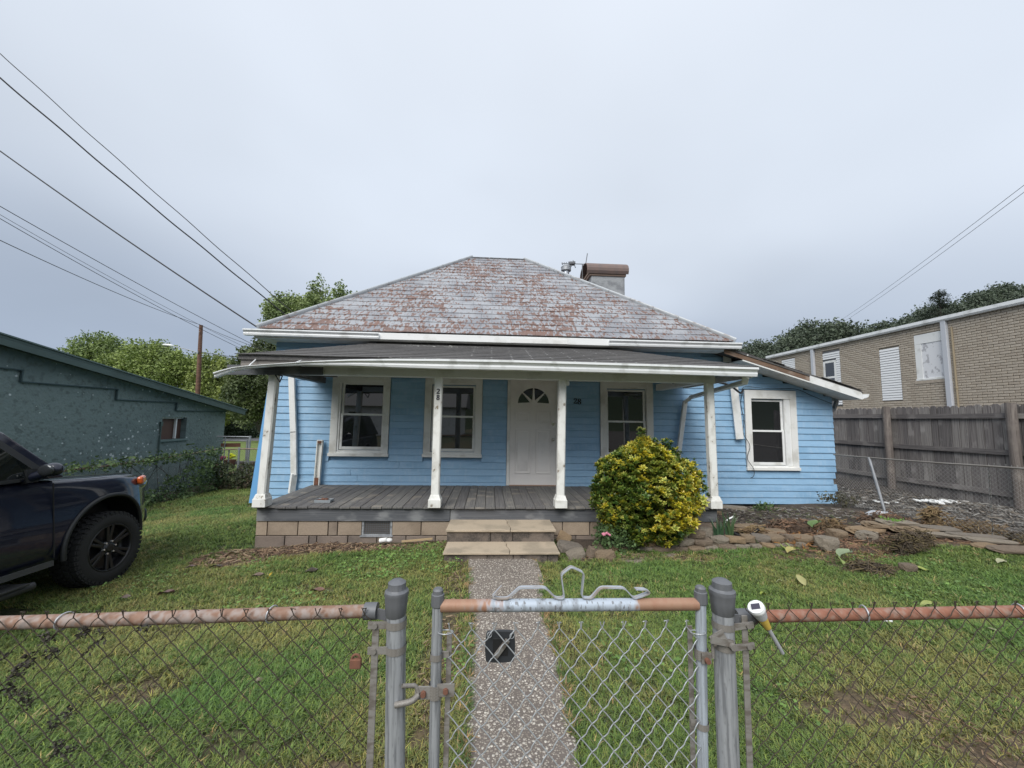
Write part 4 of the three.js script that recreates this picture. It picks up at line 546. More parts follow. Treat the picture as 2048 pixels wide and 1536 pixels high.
tree('dark tree seen under the left porch corner', [-19.2, -0.5, -34], 10, [[-1.2, 4.6, 0, 2.0, 3.4, 2], [0.6, 6.0, 0, 2.4, 3.0, 2.2], [0.4, 8.0, 0, 1.6, 1.7, 1.6]], 4200, [[0.045, 0.075, 0.028], [0.15, 0.19, 0.06]], clumpA, 'trees beyond the stucco building');
tree('open airy tree rising behind the left roof slope', [-13.4, -0.3, -29], 12, [[-1.6, 9.3, 0, 2.0, 1.7, 1.8], [0.6, 9.2, 0, 2.4, 1.7, 2], [2.2, 9.4, 0, 1.6, 1.3, 1.4], [0.4, 11.2, 0, 0.75, 1.2, 0.7], [1.9, 11.0, 0, 0.6, 1.0, 0.6], [3.0, 10.7, 0, 0.9, 0.7, 0.7]], 4200, [[0.10, 0.155, 0.05], [0.29, 0.36, 0.12]], clumpB, null);
{
  const bush = (label, x, z, rx, ry, col, n) => { const y = ground(x, z), t = thing('bush', label, 'bush', [x, y, z], 'bushes in front of the distant house'), sp = []; for (let i = 0; i < n; i++) { const d = V(R(-1, 1), R(0, 1), R(-1, 1)); if (d.length() > 1) { i--; continue; } sp.push([x + d.x * rx, y + d.y * ry, z + d.z * rx * 0.6, R(0, 6), R(0, 6), R(0, 6), R(0.7, 1.2), mix3(col[0], col[1], rnd())]); } part('stem', merge([0, 1, 2].map((k) => cyl([x + k * 0.2, y - 0.2, z], [x + k * 0.5 - 0.4, y + ry * 0.6, z], 0.05, 0.02, 5))), M.bark, t); baked('foliage', clumpA, M.leafV, sp, t); };
  bush('dark rounded bush before the distant house porch', -26.2, -41.3, 2.2, 2.0, DK, 900); bush('yellow-green leafy bush beside the stucco corner', -28.6, -41.0, 1.3, 1.9, YL, 520);
}
// ---------------------------------------------------------------- wooded hill on the right
{
  const sky = [[34, 11.5], [40.6, 13.4], [42.3, 14.2], [44.5, 14.9], [46.2, 13.9], [48.9, 16.4], [53.3, 18.1], [57.4, 18.2], [59.9, 17.5], [64.8, 18.5], [67.9, 18.1], [70.2, 18.6], [73.5, 21.4], [76, 21.8], [78.7, 22.0], [81.5, 22.9], [83.9, 24.3], [88.9, 25.9], [92.3, 25.5], [100, 27], [125, 32]];   // skyline at z = -60
  const top = (x) => { for (let i = 0; i + 1 < sky.length; i++) if (x <= sky[i + 1][0]) return lerp(sky[i][1], sky[i + 1][1], clamp((x - sky[i][0]) / (sky[i + 1][0] - sky[i][0]))); return 34; };
  const pos = [], idx = []; const nx = 40, nz = 10; for (let j = 0; j <= nz; j++) for (let i = 0; i <= nx; i++) { const x = lerp(26, 150, i / nx), z = lerp(-42, -110, j / nz), k = j / nz, crest = Math.max(0, (top(x) - 8.5)); pos.push(x, -1 + (crest + 1) * sst(0, 0.28, k) * (1 - 0.5 * sst(0.4, 1, k)), z); } for (let j = 0; j < nz; j++) for (let i = 0; i < nx; i++) { const a = j * (nx + 1) + i; idx.push(a, a + 1, a + nx + 1, a + 1, a + nx + 2, a + nx + 1); }
  struct('hill', rawGeo(pos, null, idx), std({ rgb: [0.035, 0.05, 0.025], roughness: 1 }));
  seed(66); const sp = [];
  for (let i = 0; i < 150; i++) {
    const front = i < 78, x = front ? 37 + i * 1.16 + R(-0.7, 0.7) : R(34, 130), z = front ? -60 + R(-1.5, 1.5) : R(-52, -58), r = R(1.8, 3.8), cy = front ? top(x) - r * 0.95 + R(-0.7, 0.4) : lerp(1, top(x) - 4, rnd() ** 0.6), tint = rnd(), m = 190;
    for (let k = 0; k < m; k++) { const d = V(R(-1, 1), R(-1, 1), R(-1, 1)); if (d.length() > 1 || (d.length() < 0.5 && rnd() < 0.5)) { k--; continue; } const tone = clamp(0.5 + 0.6 * (fbm(d.x * 2 + i, d.y * 2 + d.z, 256, 2) - 0.5) + R(-0.15, 0.15) + (tint - 0.5) * 0.4); sp.push([x + d.x * r * 1.1, cy + d.y * r * (0.9 + 0.35 * vn(d.x * 3 + i, 7)), z + d.z * r, R(0, 6), R(0, 6), R(0, 6), R(0.7, 1.3), mix3([0.036, 0.056, 0.036], [0.115, 0.15, 0.088], tone)]); }
  }
  tag(stuff(copies('forest', clumpFar, M.leaf, sp)), 'dark wooded ridge rising behind the brick building', 'forest');
  const cx = 69.9, cz = -55, cy = 13.2, c = thing('pine_tree', 'tall layered pine standing above the wooded skyline', 'tree', [cx, cy, cz]), br = [], nd = [];
  part('trunk', cyl([cx, cy - 3, cz], [cx, cy + 9.8, cz], 0.3, 0.05, 8), M.bark, c);
  for (let i = 0; i < 62; i++) { const h = lerp(1.5, 9.5, i / 62), L = lerp(3.4, 0.7, (i / 62) ** 0.9) * R(0.6, 1.1), a = R(0, 6.3), e = [cx + Math.cos(a) * L, cy + h + L * 0.12, cz + Math.sin(a) * L]; br.push(cyl([cx, cy + h, cz], e, 0.05, 0.02, 4)); for (let k = 0; k < 9; k++) { const t = R(0.3, 1.05); nd.push([lerp(cx, e[0], t) + R(-0.15, 0.15), lerp(cy + h, e[1], t) + R(-0.05, 0.12), lerp(cz, e[2], t) + R(-0.15, 0.15), R(-0.3, 0.3), R(0, 6), R(-0.3, 0.3), [0.6, 0.28, 0.6], mix3([0.03, 0.05, 0.034], [0.075, 0.105, 0.065], rnd())]); } }
  part('branch', merge(br), M.bark, c).userData.kind = 'stuff'; baked('crown', clumpFar, M.leafV, nd, c);
}
// ---------------------------------------------------------------- pole and wires
{
  const p = thing('utility_pole', 'reddish wooden utility pole above the stucco roof', 'utility pole', [-23.95, -0.7, -33]);
  part('shaft', cyl([-23.85, -1, -33], [-24.25, 9.12, -33], 0.2, 0.13, 12), M.poleWood, p);
  part('lamp_arm', tube([[-24.15, 6.75, -33], [-25, 7.0, -32.9], [-26.2, 7.28, -32.8]], 0.035, 20, 6), M.galv, p);
  const hd = part('lamp_head', new THREE.SphereGeometry(0.3, 16, 10).scale(1.5, 0.38, 0.6).rotateZ(-0.1).translate(-26.55, 7.32, -32.8), M.gutter, p); part('lens', new THREE.SphereGeometry(0.2, 12, 8).scale(1.2, 0.35, 0.8).translate(-26.6, 7.24, -32.8), M.galvTop, hd);
  part('bracket', merge([cyl([-24.16, 6.7, -32.8], [-24.16, 6.9, -32.8], 0.05), cyl([-24.2, 8.5, -33.2], [-24.2, 8.5, -32.8], 0.03)]), M.galv, p);
  const wire = (label, pts, r, group) => single('wire', tube(pts, r, 90, 5), M.cable, label, 'wire', [0, 0, 0], group);
  const sagged = (a, b, sag, n = 12, wob = 0) => { const l = []; for (let i = 0; i <= n; i++) { const t = i / n; l.push([lerp(a[0], b[0], t), lerp(a[1], b[1], t) - sag * 4 * t * (1 - t) + wob * Math.sin(t * 34), lerp(a[2], b[2], t)]); } return l; };
  const W = 'overhead wires on the left';
  wire('uppermost overhead wire on the left, ending behind the roof', sagged([-15.83, 13.30, -11.00], [-5.72, 4.39, -13.00], 0.10, 40, 0.012), 0.013, W);
  wire('twisted overhead wire second from the top', sagged([-12.85, 10.49, -9.00], [-5.71, 4.17, -13.00], 0.10, 40, 0.010), 0.019, W);
  wire('third overhead wire, running to the left roof corner', sagged([-11.18, 7.74, -8.00], [-4.25, 3.29, -7.12], 0.06), 0.013, W);
  wire('topmost of the three close parallel overhead wires', sagged([-17.86, 9.31, -13.00], [-15.15, 5.97, -27.00], 0.15), 0.014, W);
  wire('middle faint wire of the three close parallel wires', sagged([-17.82, 9.04, -13.00], [-15.13, 5.58, -27.00], 0.25), 0.008, W);
  wire('lowest of the three close parallel overhead wires', sagged([-17.80, 8.90, -13.00], [-15.11, 5.35, -27.00], 0.25), 0.012, W);
  wire('lowest overhead wire, passing the top of the utility pole', [...sagged([-19.04, 8.47, -14.00], [-24.26, 9.13, -33.00], 0.25), ...sagged([-24.26, 9.13, -33.00], [-15.16, 6.05, -27.00], 0.1).slice(1)], 0.016, W);
  wire('short low wire running right from the utility pole', sagged([-24.06, 6.85, -33.00], [-14.46, 5.46, -27.00], 0.1), 0.02, W);
  const R2 = 'pair of wires at the upper right';
  wire('upper wire of the slanting pair at upper right', sagged([22.18, 12.77, -12.00], [48.80, 15.72, -52.00], 0.3), 0.012, R2); wire('lower wire of the slanting pair at upper right', sagged([22.14, 12.44, -12.00], [49.25, 15.55, -52.00], 0.3), 0.012, R2);
}

// ---------------------------------------------------------------- across the road, seen in the window panes
{
  const h = thing('white_house', 'white house with grey roof across the road, mirrored in the porch windows', 'house', [-9, 0, 26]);
  part('wall', span(-16, -3, -0.5, 2.9, 24, 32), M.white, h); part('roof', rawGeo([-16.6, 2.8, 23.4, -2.4, 2.8, 23.4, -2.4, 5, 28, -16.6, 5, 28, -16.6, 2.8, 32.6, -2.4, 2.8, 32.6], null, [0, 2, 1, 0, 3, 2, 4, 5, 2, 4, 2, 3, 1, 2, 5, 0, 4, 3]).toNonIndexed(), M.asphalt, h).geometry.computeVertexNormals(); for (const x of [-14, -10.5, -6]) part('window', span(x, x + 1.1, 0.9, 2.2, 23.95, 23.99), M.glass, h);
  const pos = [], idx = []; for (let j = 0; j <= 8; j++) for (let i = 0; i <= 60; i++) { const x = lerp(-120, 120, i / 60), k = j / 8; pos.push(x, -1 + sst(0, 0.8, k) * (13 + 9 * fbm(x * 0.05 + 40, 3, 256, 3) + 3 * vn(x * 0.5 + 60, k * 4)), 48 + k * 30); if (i && j) { const a = (j - 1) * 61 + i - 1; idx.push(a, a + 1, a + 61, a + 1, a + 62, a + 61); } }
  struct('hill', rawGeo(pos, null, idx), std({ rgb: [0.05, 0.07, 0.035], roughness: 1 }));
}
// ---------------------------------------------------------------- fences
function chainlink(u0, u1, v0, v1, w, h, r, sides = 4, curve = true, top = true) {   // woven wire in the plane z = 0
  const pos = [], idx = [], n = Math.ceil((u1 - u0) / w), m = Math.round((v1 - v0) / h);
  const rod = (pts) => { const base = pos.length / 3; pts.forEach((p, i) => { const a = pts[Math.max(0, i - 1)], b = pts[Math.min(pts.length - 1, i + 1)], d = V(b[0] - a[0], b[1] - a[1], b[2] - a[2]).normalize(), e = V(0, 0, 1).addScaledVector(d, -d.z).normalize(), f = d.clone().cross(e); for (let k = 0; k < sides; k++) { const t = (k / sides) * 2 * Math.PI; pos.push(p[0] + r * (Math.cos(t) * e.x + Math.sin(t) * f.x), p[1] + r * (Math.cos(t) * e.y + Math.sin(t) * f.y), p[2] + r * (Math.cos(t) * e.z + Math.sin(t) * f.z)); } if (i) for (let k = 0; k < sides; k++) { const A = base + (i - 1) * sides + k, B = base + (i - 1) * sides + ((k + 1) % sides); idx.push(A, B, A + sides, B, B + sides, A + sides); } }); };
  for (let i = 0; i < n; i++) {
    const pts = [], J = () => R(-0.0012, 0.0012);
    for (let k = 0; k <= m; k++) {
      const odd = (k + i) % 2, x = u0 + i * w + (odd ? w + r * 0.6 : -r * 0.6), y = v1 - k * h; pts.push([x + J(), y + J(), 0]);
      if (k < m) { const front = !odd; if (curve) for (const t of [0.15, 0.4, 0.65, 0.88]) pts.push([lerp(x, u0 + i * w + (odd ? -r * 0.6 : w + r * 0.6), t) + (odd ? 0.11 * w * Math.sin(t * 6.283) * -1 + 0.06 * w * Math.sin(t * Math.PI) : 0), y - h * t, (odd ? 1.5 : -1.9) * r * Math.sin(Math.PI * t) ** 0.5]); else pts.push([lerp(x, u0 + i * w + (odd ? 0 : w), 0.5), y - h * 0.5, (front ? -1 : 1) * r * 1.1]); }
    }
    if (top) { const q = pts[0]; pts.unshift([q[0] + (i % 2 ? 0.005 : -0.004), q[1] + 0.016, r], [q[0] + R(-0.01, 0.01), q[1] + 0.02, r * 2]); }
    rod(pts);
  }
  return rawGeo(pos, null, idx);
}
const FZ0 = -1.22;
seed(71);
function fencePost(t, x0, x1, r, top, mat, bottom = -0.3) {
  const at = (y) => lerp(x1, x0, clamp((y - 0.69) / (1.2 - 0.69), -3, 1.1)), z = FZ0;
  const post = part('post', pipe([at(bottom), bottom, z], [at(top - 0.04), top - 0.04, z], r, 20), mat, t);
  const x = at(top - 0.04), cap = [[0, top + 0.012], [r * 0.55, top + 0.011], [r * 0.92, top + 0.004], [r * 0.95, top - 0.014], [r * 1.0, top - 0.016], [r * 1.22, top - 0.020], [r * 1.26, top - 0.028], [r * 1.2, top - 0.034], [r * 1.16, top - 0.052], [r * 1.05, top - 0.088], [r * 1.01, top - 0.09]].map((p) => new THREE.Vector2(...p));
  part('post_cap', toCreasedNormals(new THREE.LatheGeometry(cap.reverse(), 28), 0.6).translate(x, 0, z), M.galvTop, post); return at;
}
const band = (x, y, r, hgt = 0.02) => { const g = new THREE.CylinderGeometry(r, r, hgt, 20, 1, true); return g.translate(x, y, FZ0); };
const ring = (x, y, z, r, tubeR, ry = 0, rx = 0) => place(new THREE.TorusGeometry(r, tubeR, 6, 20), x, y, z, rx, ry, 0);
// left run
{
  const t = thing('chain_link_fence', 'chain-link fence left of the gate with rust-brown top rail', 'fence', [-1.2, 0, FZ0]);
  const at = fencePost(t, -0.2685, -0.252, 0.0283, 1.205, M.galv);
  const rail = part('top_rail', pipe([-2.7, 1.073, FZ0 - 0.012], [-0.345, 1.122, FZ0 - 0.012], 0.018, 16), M.rustPipe, t);
  part('rail_cup', merge([pipe([-0.362, 1.1215, FZ0 - 0.012], [-0.325, 1.1222, FZ0 - 0.012], 0.0235, 16), box(0.045, 0.028, 0.006, -0.305, 1.113, FZ0 - 0.006, 0, 0, -0.25)]), M.galvTop, t);
  part('tension_bar', rbox(0.02, 1.05, 0.006, 0.002, -0.320, 0.575, FZ0 + 0.014), M.band, t);
  for (const y of [1.095, 1.025, 0.45]) part('tension_band', merge([band(at(y), y, 0.0305, 0.021), box(0.055, 0.02, 0.004, at(y) - 0.05, y, FZ0 + 0.016), cyl([-0.322, y, FZ0 + 0.012], [-0.322, y, FZ0 + 0.024], 0.008, 0.008, 8)]), M.band, t);
  stuff(part('chain_link_mesh', chainlink(-2.7, -0.335, 0.05, 1.125, 0.0335, 0.0345, 0.00135, 5).translate(0, 0, FZ0 + 0.014), M.wireRust, t));
  for (const x of [-1.205, -0.63, -1.9]) part('tie_wire', ring(x, 1.073 + (x + 2.7) * 0.0208, FZ0 - 0.012, 0.0225, 0.002, 1.3), M.wireBright, t);
  // dried tendrils tangled in the wires
  const td = [], scrap = leafClump(10, 0.011, 0.008, 72); seed(76);
  for (const [x, y, n] of [[-1.345, 1.02, 7], [-1.215, 1.075, 9], [-1.20, 1.04, 6], [-1.255, 1.01, 9], [-1.285, 0.985, 8], [-1.29, 0.95, 7], [-1.12, 1.09, 8], [-1.075, 1.075, 5], [-1.095, 1.055, 4], [-0.965, 1.09, 4], [-1.26, 0.93, 6], [-1.24, 0.91, 7], [-1.17, 0.86, 6], [-1.13, 0.87, 5], [-1.16, 0.79, 9], [-1.12, 0.78, 7], [-0.93, 0.84, 4]]) for (let k = 0; k < n * 0.7; k++) td.push([x + R(-0.008, 0.008), y + R(-0.016, 0.016), FZ0 + 0.018 + R(-0.003, 0.006), R(0, 6), R(0, 6), R(0, 6), R(0.5, 1.0), mix3([0.02, 0.017, 0.012], [0.055, 0.045, 0.03], rnd())]);
  const dv = thing('dried_vine', 'dark dried vine scraps tangled in the left front fence wires', 'dried vine', [-1.2, 0.95, FZ0 + 0.02]); baked('leaves', scrap, M.leafV, td, dv);
  const lk = thing('padlock', 'small rusty padlock hanging in the left front fence mesh', 'padlock', [-0.37, 0.99, FZ0 + 0.02]);
  part('body', rbox(0.032, 0.026, 0.014, 0.003, -0.37, 0.996, FZ0 + 0.024), M.rust, lk); part('shackle', place(new THREE.TorusGeometry(0.011, 0.0035, 8, 14, Math.PI), -0.37, 1.009, FZ0 + 0.024), M.rust, lk);
}
// right run
{
  const t = thing('chain_link_fence', 'chain-link fence right of the gate with reddish rusty top rail', 'fence', [1.5, 0, FZ0]);
  const at = fencePost(t, 0.7365, 0.739, 0.0308, 1.20, M.galv);
  part('top_rail', pipe([0.79, 1.092, FZ0 - 0.012], [2.7, 1.103, FZ0 - 0.012], 0.018, 16), M.rustPipeRed, t);
  part('rail_cup', merge([pipe([0.785, 1.092, FZ0 - 0.012], [0.845, 1.0925, FZ0 - 0.012], 0.023, 16), box(0.05, 0.03, 0.006, 0.775, 1.092, FZ0 + 0.004)]), M.galvTop, t);
  part('tension_bar', rbox(0.019, 1.07, 0.006, 0.002, 0.795, 0.575, FZ0 + 0.016), M.band, t);
  for (const y of [1.078, 1.018, 0.42]) part('tension_band', merge([band(at(y), y, 0.033, 0.02), box(0.06, 0.018, 0.005, at(y) + 0.052, y + 0.004, FZ0 + 0.022, 0, 0, 0.1), cyl([0.8, y + 0.006, FZ0 + 0.016], [0.8, y + 0.006, FZ0 + 0.032], 0.008, 0.008, 8)]), M.band, t);
  stuff(part('chain_link_mesh', chainlink(0.805, 2.75, 0.05, 1.125, 0.0345, 0.0345, 0.00135, 5).translate(0, 0, FZ0 + 0.014), M.wireRust, t));
  for (const x of [1.213, 1.75]) part('tie_wire', ring(x, 1.0965, FZ0 - 0.012, 0.0235, 0.0025, 1.3), M.wireBright, t);
}
// gate
{
  const t = thing('gate', 'narrow chain-link gate with pale blue tube frame and scrolled top', 'gate', [0.26, 0, FZ0]);
  const L = (y) => -0.145 + (1.15 - y) * 0.008, Rr = (y) => 0.667 - (1.15 - y) * 0.016, tubeR = 0.0157;
  for (const [f, mat] of [[L, M.galv], [Rr, M.galvBlue]]) {
    const fr = part('frame_tube', pipe([f(0.1), 0.1, FZ0], [f(1.165), 1.165, FZ0], tubeR, 18), mat, t);
    part('tube_cap', toCreasedNormals(new THREE.LatheGeometry([[0, 1.192], [0.011, 1.191], [0.0155, 1.186], [0.016, 1.176], [0.019, 1.174], [0.0195, 1.168], [0.0195, 1.142], [0.018, 1.140]].map((p) => new THREE.Vector2(...p)).reverse(), 22), 0.6).translate(f(1.17), 0, FZ0), M.galvTop, fr);
  }
  const rg = pipe([-0.135, 1.140, FZ0], [0.655, 1.137, FZ0], 0.0178, 18), uv = rg.attributes.uv; for (let i = 0; i < uv.count; i++) uv.setX(i, clamp(uv.getX(i) / 0.79, 0.002, 0.998)); part('top_rail', rg, M.gateRail, t);
  part('bottom_rail', pipe([-0.135, 0.11, FZ0], [0.65, 0.11, FZ0], 0.0165, 14), M.galvBlue, t);
  for (const [x, y0] of [[-0.108, 1.06], [0.636, 1.068]]) part('tension_bar', rbox(0.016, y0 - 0.1, 0.005, 0.002, x, (y0 + 0.1) / 2, FZ0 - 0.012), M.band, t);
  stuff(part('chain_link_mesh', chainlink(-0.106, 0.62, 0.09, 1.078, 0.0327, 0.0385, 0.0017, 6).translate(0, 0, FZ0 + 0.012), M.wireBright, t));
  // bent flat-bar scroll riveted to the rail
  const strap = (pts, mat) => { const c = new THREE.CatmullRomCurve3(pts.map(([x, y, z = 0]) => V(x, y, FZ0 + z)), false, 'catmullrom', 0.18), n = 90, pos = [], idx = [], uvs = []; for (let i = 0; i <= n; i++) { const p = c.getPoint(i / n), d = c.getTangent(i / n), nx = -d.y, ny = d.x, q = Math.hypot(nx, ny) || 1; for (const [zz, k] of [[-0.009, 0], [0.009, 0], [0.009, 0.003], [-0.009, 0.003]]) { pos.push(p.x + (nx / q) * k, p.y + (ny / q) * k, p.z + zz); uvs.push(p.x, zz * 4); } if (i) for (let k = 0; k < 4; k++) { const a = (i - 1) * 4 + k, b = (i - 1) * 4 + ((k + 1) % 4); idx.push(a, b, a + 4, b, b + 4, a + 4); } } const g = rawGeo(pos, uvs, idx).toNonIndexed(); g.computeVertexNormals(); return g; };
  const sc = std({ map: galvTex([0.45, 0.49, 0.54], [0.33, 0.27, 0.22], 0.3, 0.3), roughness: 0.45, metalness: 0.25 });
  part('scroll', strap([[0.046, 1.192, -0.01], [0.03, 1.178, -0.004], [0.018, 1.166], [0.036, 1.159], [0.062, 1.159], [0.072, 1.164], [0.098, 1.187], [0.110, 1.190], [0.170, 1.190], [0.182, 1.186], [0.206, 1.162], [0.217, 1.158], [0.232, 1.158], [0.238, 1.166], [0.230, 1.222], [0.234, 1.232], [0.256, 1.248], [0.264, 1.248], [0.292, 1.235], [0.296, 1.226], [0.290, 1.168], [0.297, 1.159], [0.317, 1.157], [0.326, 1.162], [0.346, 1.183], [0.358, 1.188], [0.416, 1.187], [0.428, 1.182], [0.450, 1.159], [0.462, 1.157], [0.500, 1.170], [0.504, 1.177], [0.486, 1.187, 0.006], [0.456, 1.189, 0.008]]), sc, t);
  // hinge towards the left post
  const hz = FZ0 + 0.028; part('hinge', merge([band(L(0.905), 0.905, 0.0205, 0.038), box(0.05, 0.034, 0.005, -0.176, 0.905, FZ0 + 0.012), box(0.05, 0.034, 0.005, -0.112, 0.912, FZ0 + 0.014), tube([[-0.19, 0.906, FZ0 + 0.014], [-0.2, 0.925, FZ0 + 0.014], [-0.215, 0.93, FZ0 + 0.02], [-0.235, 0.936, FZ0 + 0.03]], 0.006, 16, 6), tube([[-0.19, 0.902, FZ0 + 0.016], [-0.205, 0.895, hz], [-0.235, 0.89, hz + 0.004], [-0.252, 0.886, hz + 0.002]], 0.0085, 16, 6)]), M.band, t);
  part('bolt', merge([[-0.176, 0.905], [-0.112, 0.912]].map(([x, y]) => cyl([x, y, FZ0 + 0.012], [x, y, FZ0 + 0.024], 0.009, 0.008, 6))), M.rust, t);
  // latch towards the right post
  part('latch', merge([band(Rr(1.0), 0.993, 0.0205, 0.03), box(0.03, 0.03, 0.006, 0.668, 0.99, FZ0 + 0.021), box(0.07, 0.02, 0.006, 0.71, 1.045, FZ0 + 0.036, 0, 0, -0.2), box(0.045, 0.03, 0.006, 0.699, 1.055, FZ0 + 0.034, 0, 0, 0.5), cyl([0.74, 1.033, FZ0 + 0.03], [0.74, 1.033, FZ0 + 0.048], 0.012, 0.01, 8), cyl([0.69, 1.03, FZ0 + 0.02], [0.69, 0.99, FZ0 + 0.02], 0.005)]), M.band, t);
  part('bolt', cyl([0.668, 0.986, FZ0 + 0.022], [0.668, 0.986, FZ0 + 0.034], 0.009, 0.008, 6), M.rust, t);
  for (const [x, y, z, a] of [[-0.118, 1.068, FZ0 + 0.006, 0.3], [0.648, 1.06, FZ0 + 0.012, -0.2]]) part('tie_wire', place(new THREE.TorusGeometry(0.022, 0.0018, 5, 16), x, y, z, 1.35, 0, a), M.wireBright, t);
  for (const y of [1.0, 0.62]) part('tension_band', merge([band(L(y), y, 0.019, 0.018), box(0.03, 0.018, 0.004, -0.122, y, FZ0 - 0.004)]), M.band, t);
  for (const y of [0.79]) part('tension_band', merge([band(Rr(y), y, 0.019, 0.018), box(0.03, 0.018, 0.004, 0.644, y, FZ0 - 0.006)]), M.band, t);
  const pl = thing('black_plate', 'black square plastic plate with a diagonal bar behind the gate mesh', 'plate', [0.045, 1.0, FZ0 - 0.012]), sq = new THREE.Shape(), a = 0.041, bq = 0.046; sq.moveTo(-a + 0.006, -bq * 0.9); sq.quadraticCurveTo(0, -bq, a - 0.006, -bq * 0.9); sq.quadraticCurveTo(a, -bq * 0.9, a, -a + 0.008); sq.quadraticCurveTo(bq, 0, a, a - 0.008); sq.quadraticCurveTo(a, bq * 0.92, a - 0.006, bq * 0.92); sq.quadraticCurveTo(0, bq, -a + 0.006, bq * 0.9); sq.quadraticCurveTo(-a, bq * 0.9, -a, a - 0.008); sq.quadraticCurveTo(-bq, 0, -a, -a + 0.008); sq.quadraticCurveTo(-a, -bq * 0.9, -a + 0.006, -bq * 0.9);
  part('plate', boxUV(new THREE.ExtrudeGeometry(sq, { depth: 0.006, bevelEnabled: true, bevelSize: 0.002, bevelThickness: 0.002, bevelSegments: 2 }).translate(0.045, 1.016, FZ0 - 0.016)), M.plastic, pl); part('recess', rbox(0.046, 0.05, 0.003, 0.001, 0.046, 1.016, FZ0 - 0.0075), M.black, pl);
  for (const [x, y] of [[0.012, 1.055], [0.08, 1.052]]) part('tie_wire', ring(x, y, FZ0, 0.008, 0.001, 0.5), M.wireBright, pl);
  part('bar', rbox(0.0155, 0.064, 0.008, 0.002, 0.048, 1.013, FZ0 - 0.003, 0, 0, -0.66), M.band, pl);
}
// solar stake light pushed through the right-hand fence
{
  const t = thing('solar_light', 'white and yellow solar stake light leaning on the right fence rail', 'garden light', [0.88, 1.05, FZ0 + 0.03]), A = V(0.808, 1.152, FZ0 + 0.052), B = V(0.918, 0.992, FZ0 + 0.012), d = B.clone().sub(A).normalize(), at = (s) => A.clone().addScaledVector(d, s).toArray();
  const seg = (s0, s1, r0, r1) => cyl(at(s0), at(s1), r0, r1, 20);
  part('head', merge([seg(0, 0.008, 0.0225, 0.0235), seg(0.008, 0.014, 0.0235, 0.022)]), M.gutter, t);
  const q = new THREE.Quaternion().setFromUnitVectors(V(0, 0, 1), d.clone().negate()), pg = new THREE.BoxGeometry(0.024, 0.018, 0.002); pg.applyQuaternion(q); const c = at(-0.0012); pg.translate(...c); part('solar_panel', pg, std({ rgb: [0.05, 0.045, 0.07], roughness: 0.15 }), t);
  part('lens', seg(0.014, 0.042, 0.0215, 0.016), std({ rgb: [0.66, 0.68, 0.72], roughness: 0.25, transmission: 0.25, thickness: 0 }), t);
  part('collar', merge([seg(0.042, 0.082, 0.0145, 0.010), new THREE.SphereGeometry(0.0102, 12, 8).translate(...at(0.082))]), std({ rgb: [0.62, 0.44, 0.09], roughness: 0.45 }), t);
  part('stake', merge([seg(0.085, 0.16, 0.0058, 0.0058), seg(0.16, 0.193, 0.0058, 0.0052)]), std({ rgb: [0.40, 0.41, 0.43], roughness: 0.5 }), t);
}
// wooden fence on the right
{
  seed(73);
  const X = 9.02, t = thing('wooden_fence', 'tall weathered grey plank fence in front of the brick building', 'fence', [X, 0.3, -8]);
  const widths = []; let z = -12.2; while (z < -3.4) { const w = R(0.092, 0.128); widths.push([z, w]); z += w + R(0.003, 0.010); }
  for (const [zz, w] of widths) { const y0 = 0.27 + R(-0.02, 0.02) + (zz < -8.5 ? 0.05 : 0), y1 = 2.10 + R(-0.015, 0.02), e = w / 2, tl = R(-0.006, 0.006), g = poly([[-e, y0], [e, y0], [e, y1 - 0.03], [e - 0.03, y1], [-e + 0.03, y1], [-e, y1 - 0.03]], 0.018, (u, v, k) => [X + 0.05 + k + R(-0.001, 0.001), v, zz + w / 2 + u + tl * (v - 1)]); part('picket', boxUV(g, R(0, 9), R(0, 9), true), pick(M.fenceWood), t); }
  for (const y of [1.90, 1.27, 0.53]) for (const [a, b] of [[-12.2, -10.36], [-10.34, -8.26], [-8.24, -6.16], [-6.14, -4.06]]) part('rail', box(0.042, 0.09, b - a, X + 0.026, y + R(-0.02, 0.02), (a + b) / 2, R(-0.008, 0.008), 0, 0), pick(M.fenceWood), t);
  for (const z0 of [-10.35, -8.25, -6.15, -4.05]) { const ps = boxUV(new THREE.CylinderGeometry(0.068, 0.075, 2.2, 12), R(0, 5), 0, true).translate(X - 0.06, 1.02, z0); part('post', ps, M.postWood, t); }
}
// chain-link fence between the wing and the wooden fence
{
  seed(74);
  const X = 6.86, t = thing('chain_link_fence', 'sagging old chain-link fence running back to the house wing', 'fence', [X, 0.15, -6]);
  const m = chainlink(3.2, 7.35, 0.2, 1.12, 0.03, 0.03, 0.0014, 3, false); m.rotateY(Math.PI / 2); m.translate(X, 0, 0); { const p = m.attributes.position; for (let i = 0; i < p.count; i++) { const z = p.getZ(i); p.setY(i, p.getY(i) + 0.02 * Math.sin(z * 2.2) + (z > -5 ? 0.05 : 0)); p.setX(i, p.getX(i) + 0.05 * Math.sin(z * 1.4) * (1 - p.getY(i))); } m.computeVertexNormals(); }
  stuff(part('chain_link_mesh', m, M.wireDull, t));
  part('top_rail', tube([[X, 1.10, -7.4], [X, 1.115, -6.6], [X, 1.14, -5.6], [X, 1.175, -4.6], [X, 1.17, -3.2]], 0.014, 40, 6), M.band, t);
  part('post', pipe([X - 0.01, 0.12, -6.43], [X, 1.12, -6.68], 0.022, 12), M.galv, t); part('post', pipe([X, 0.1, -3.6], [X, 1.2, -3.6], 0.024, 12), M.galv, t);
}
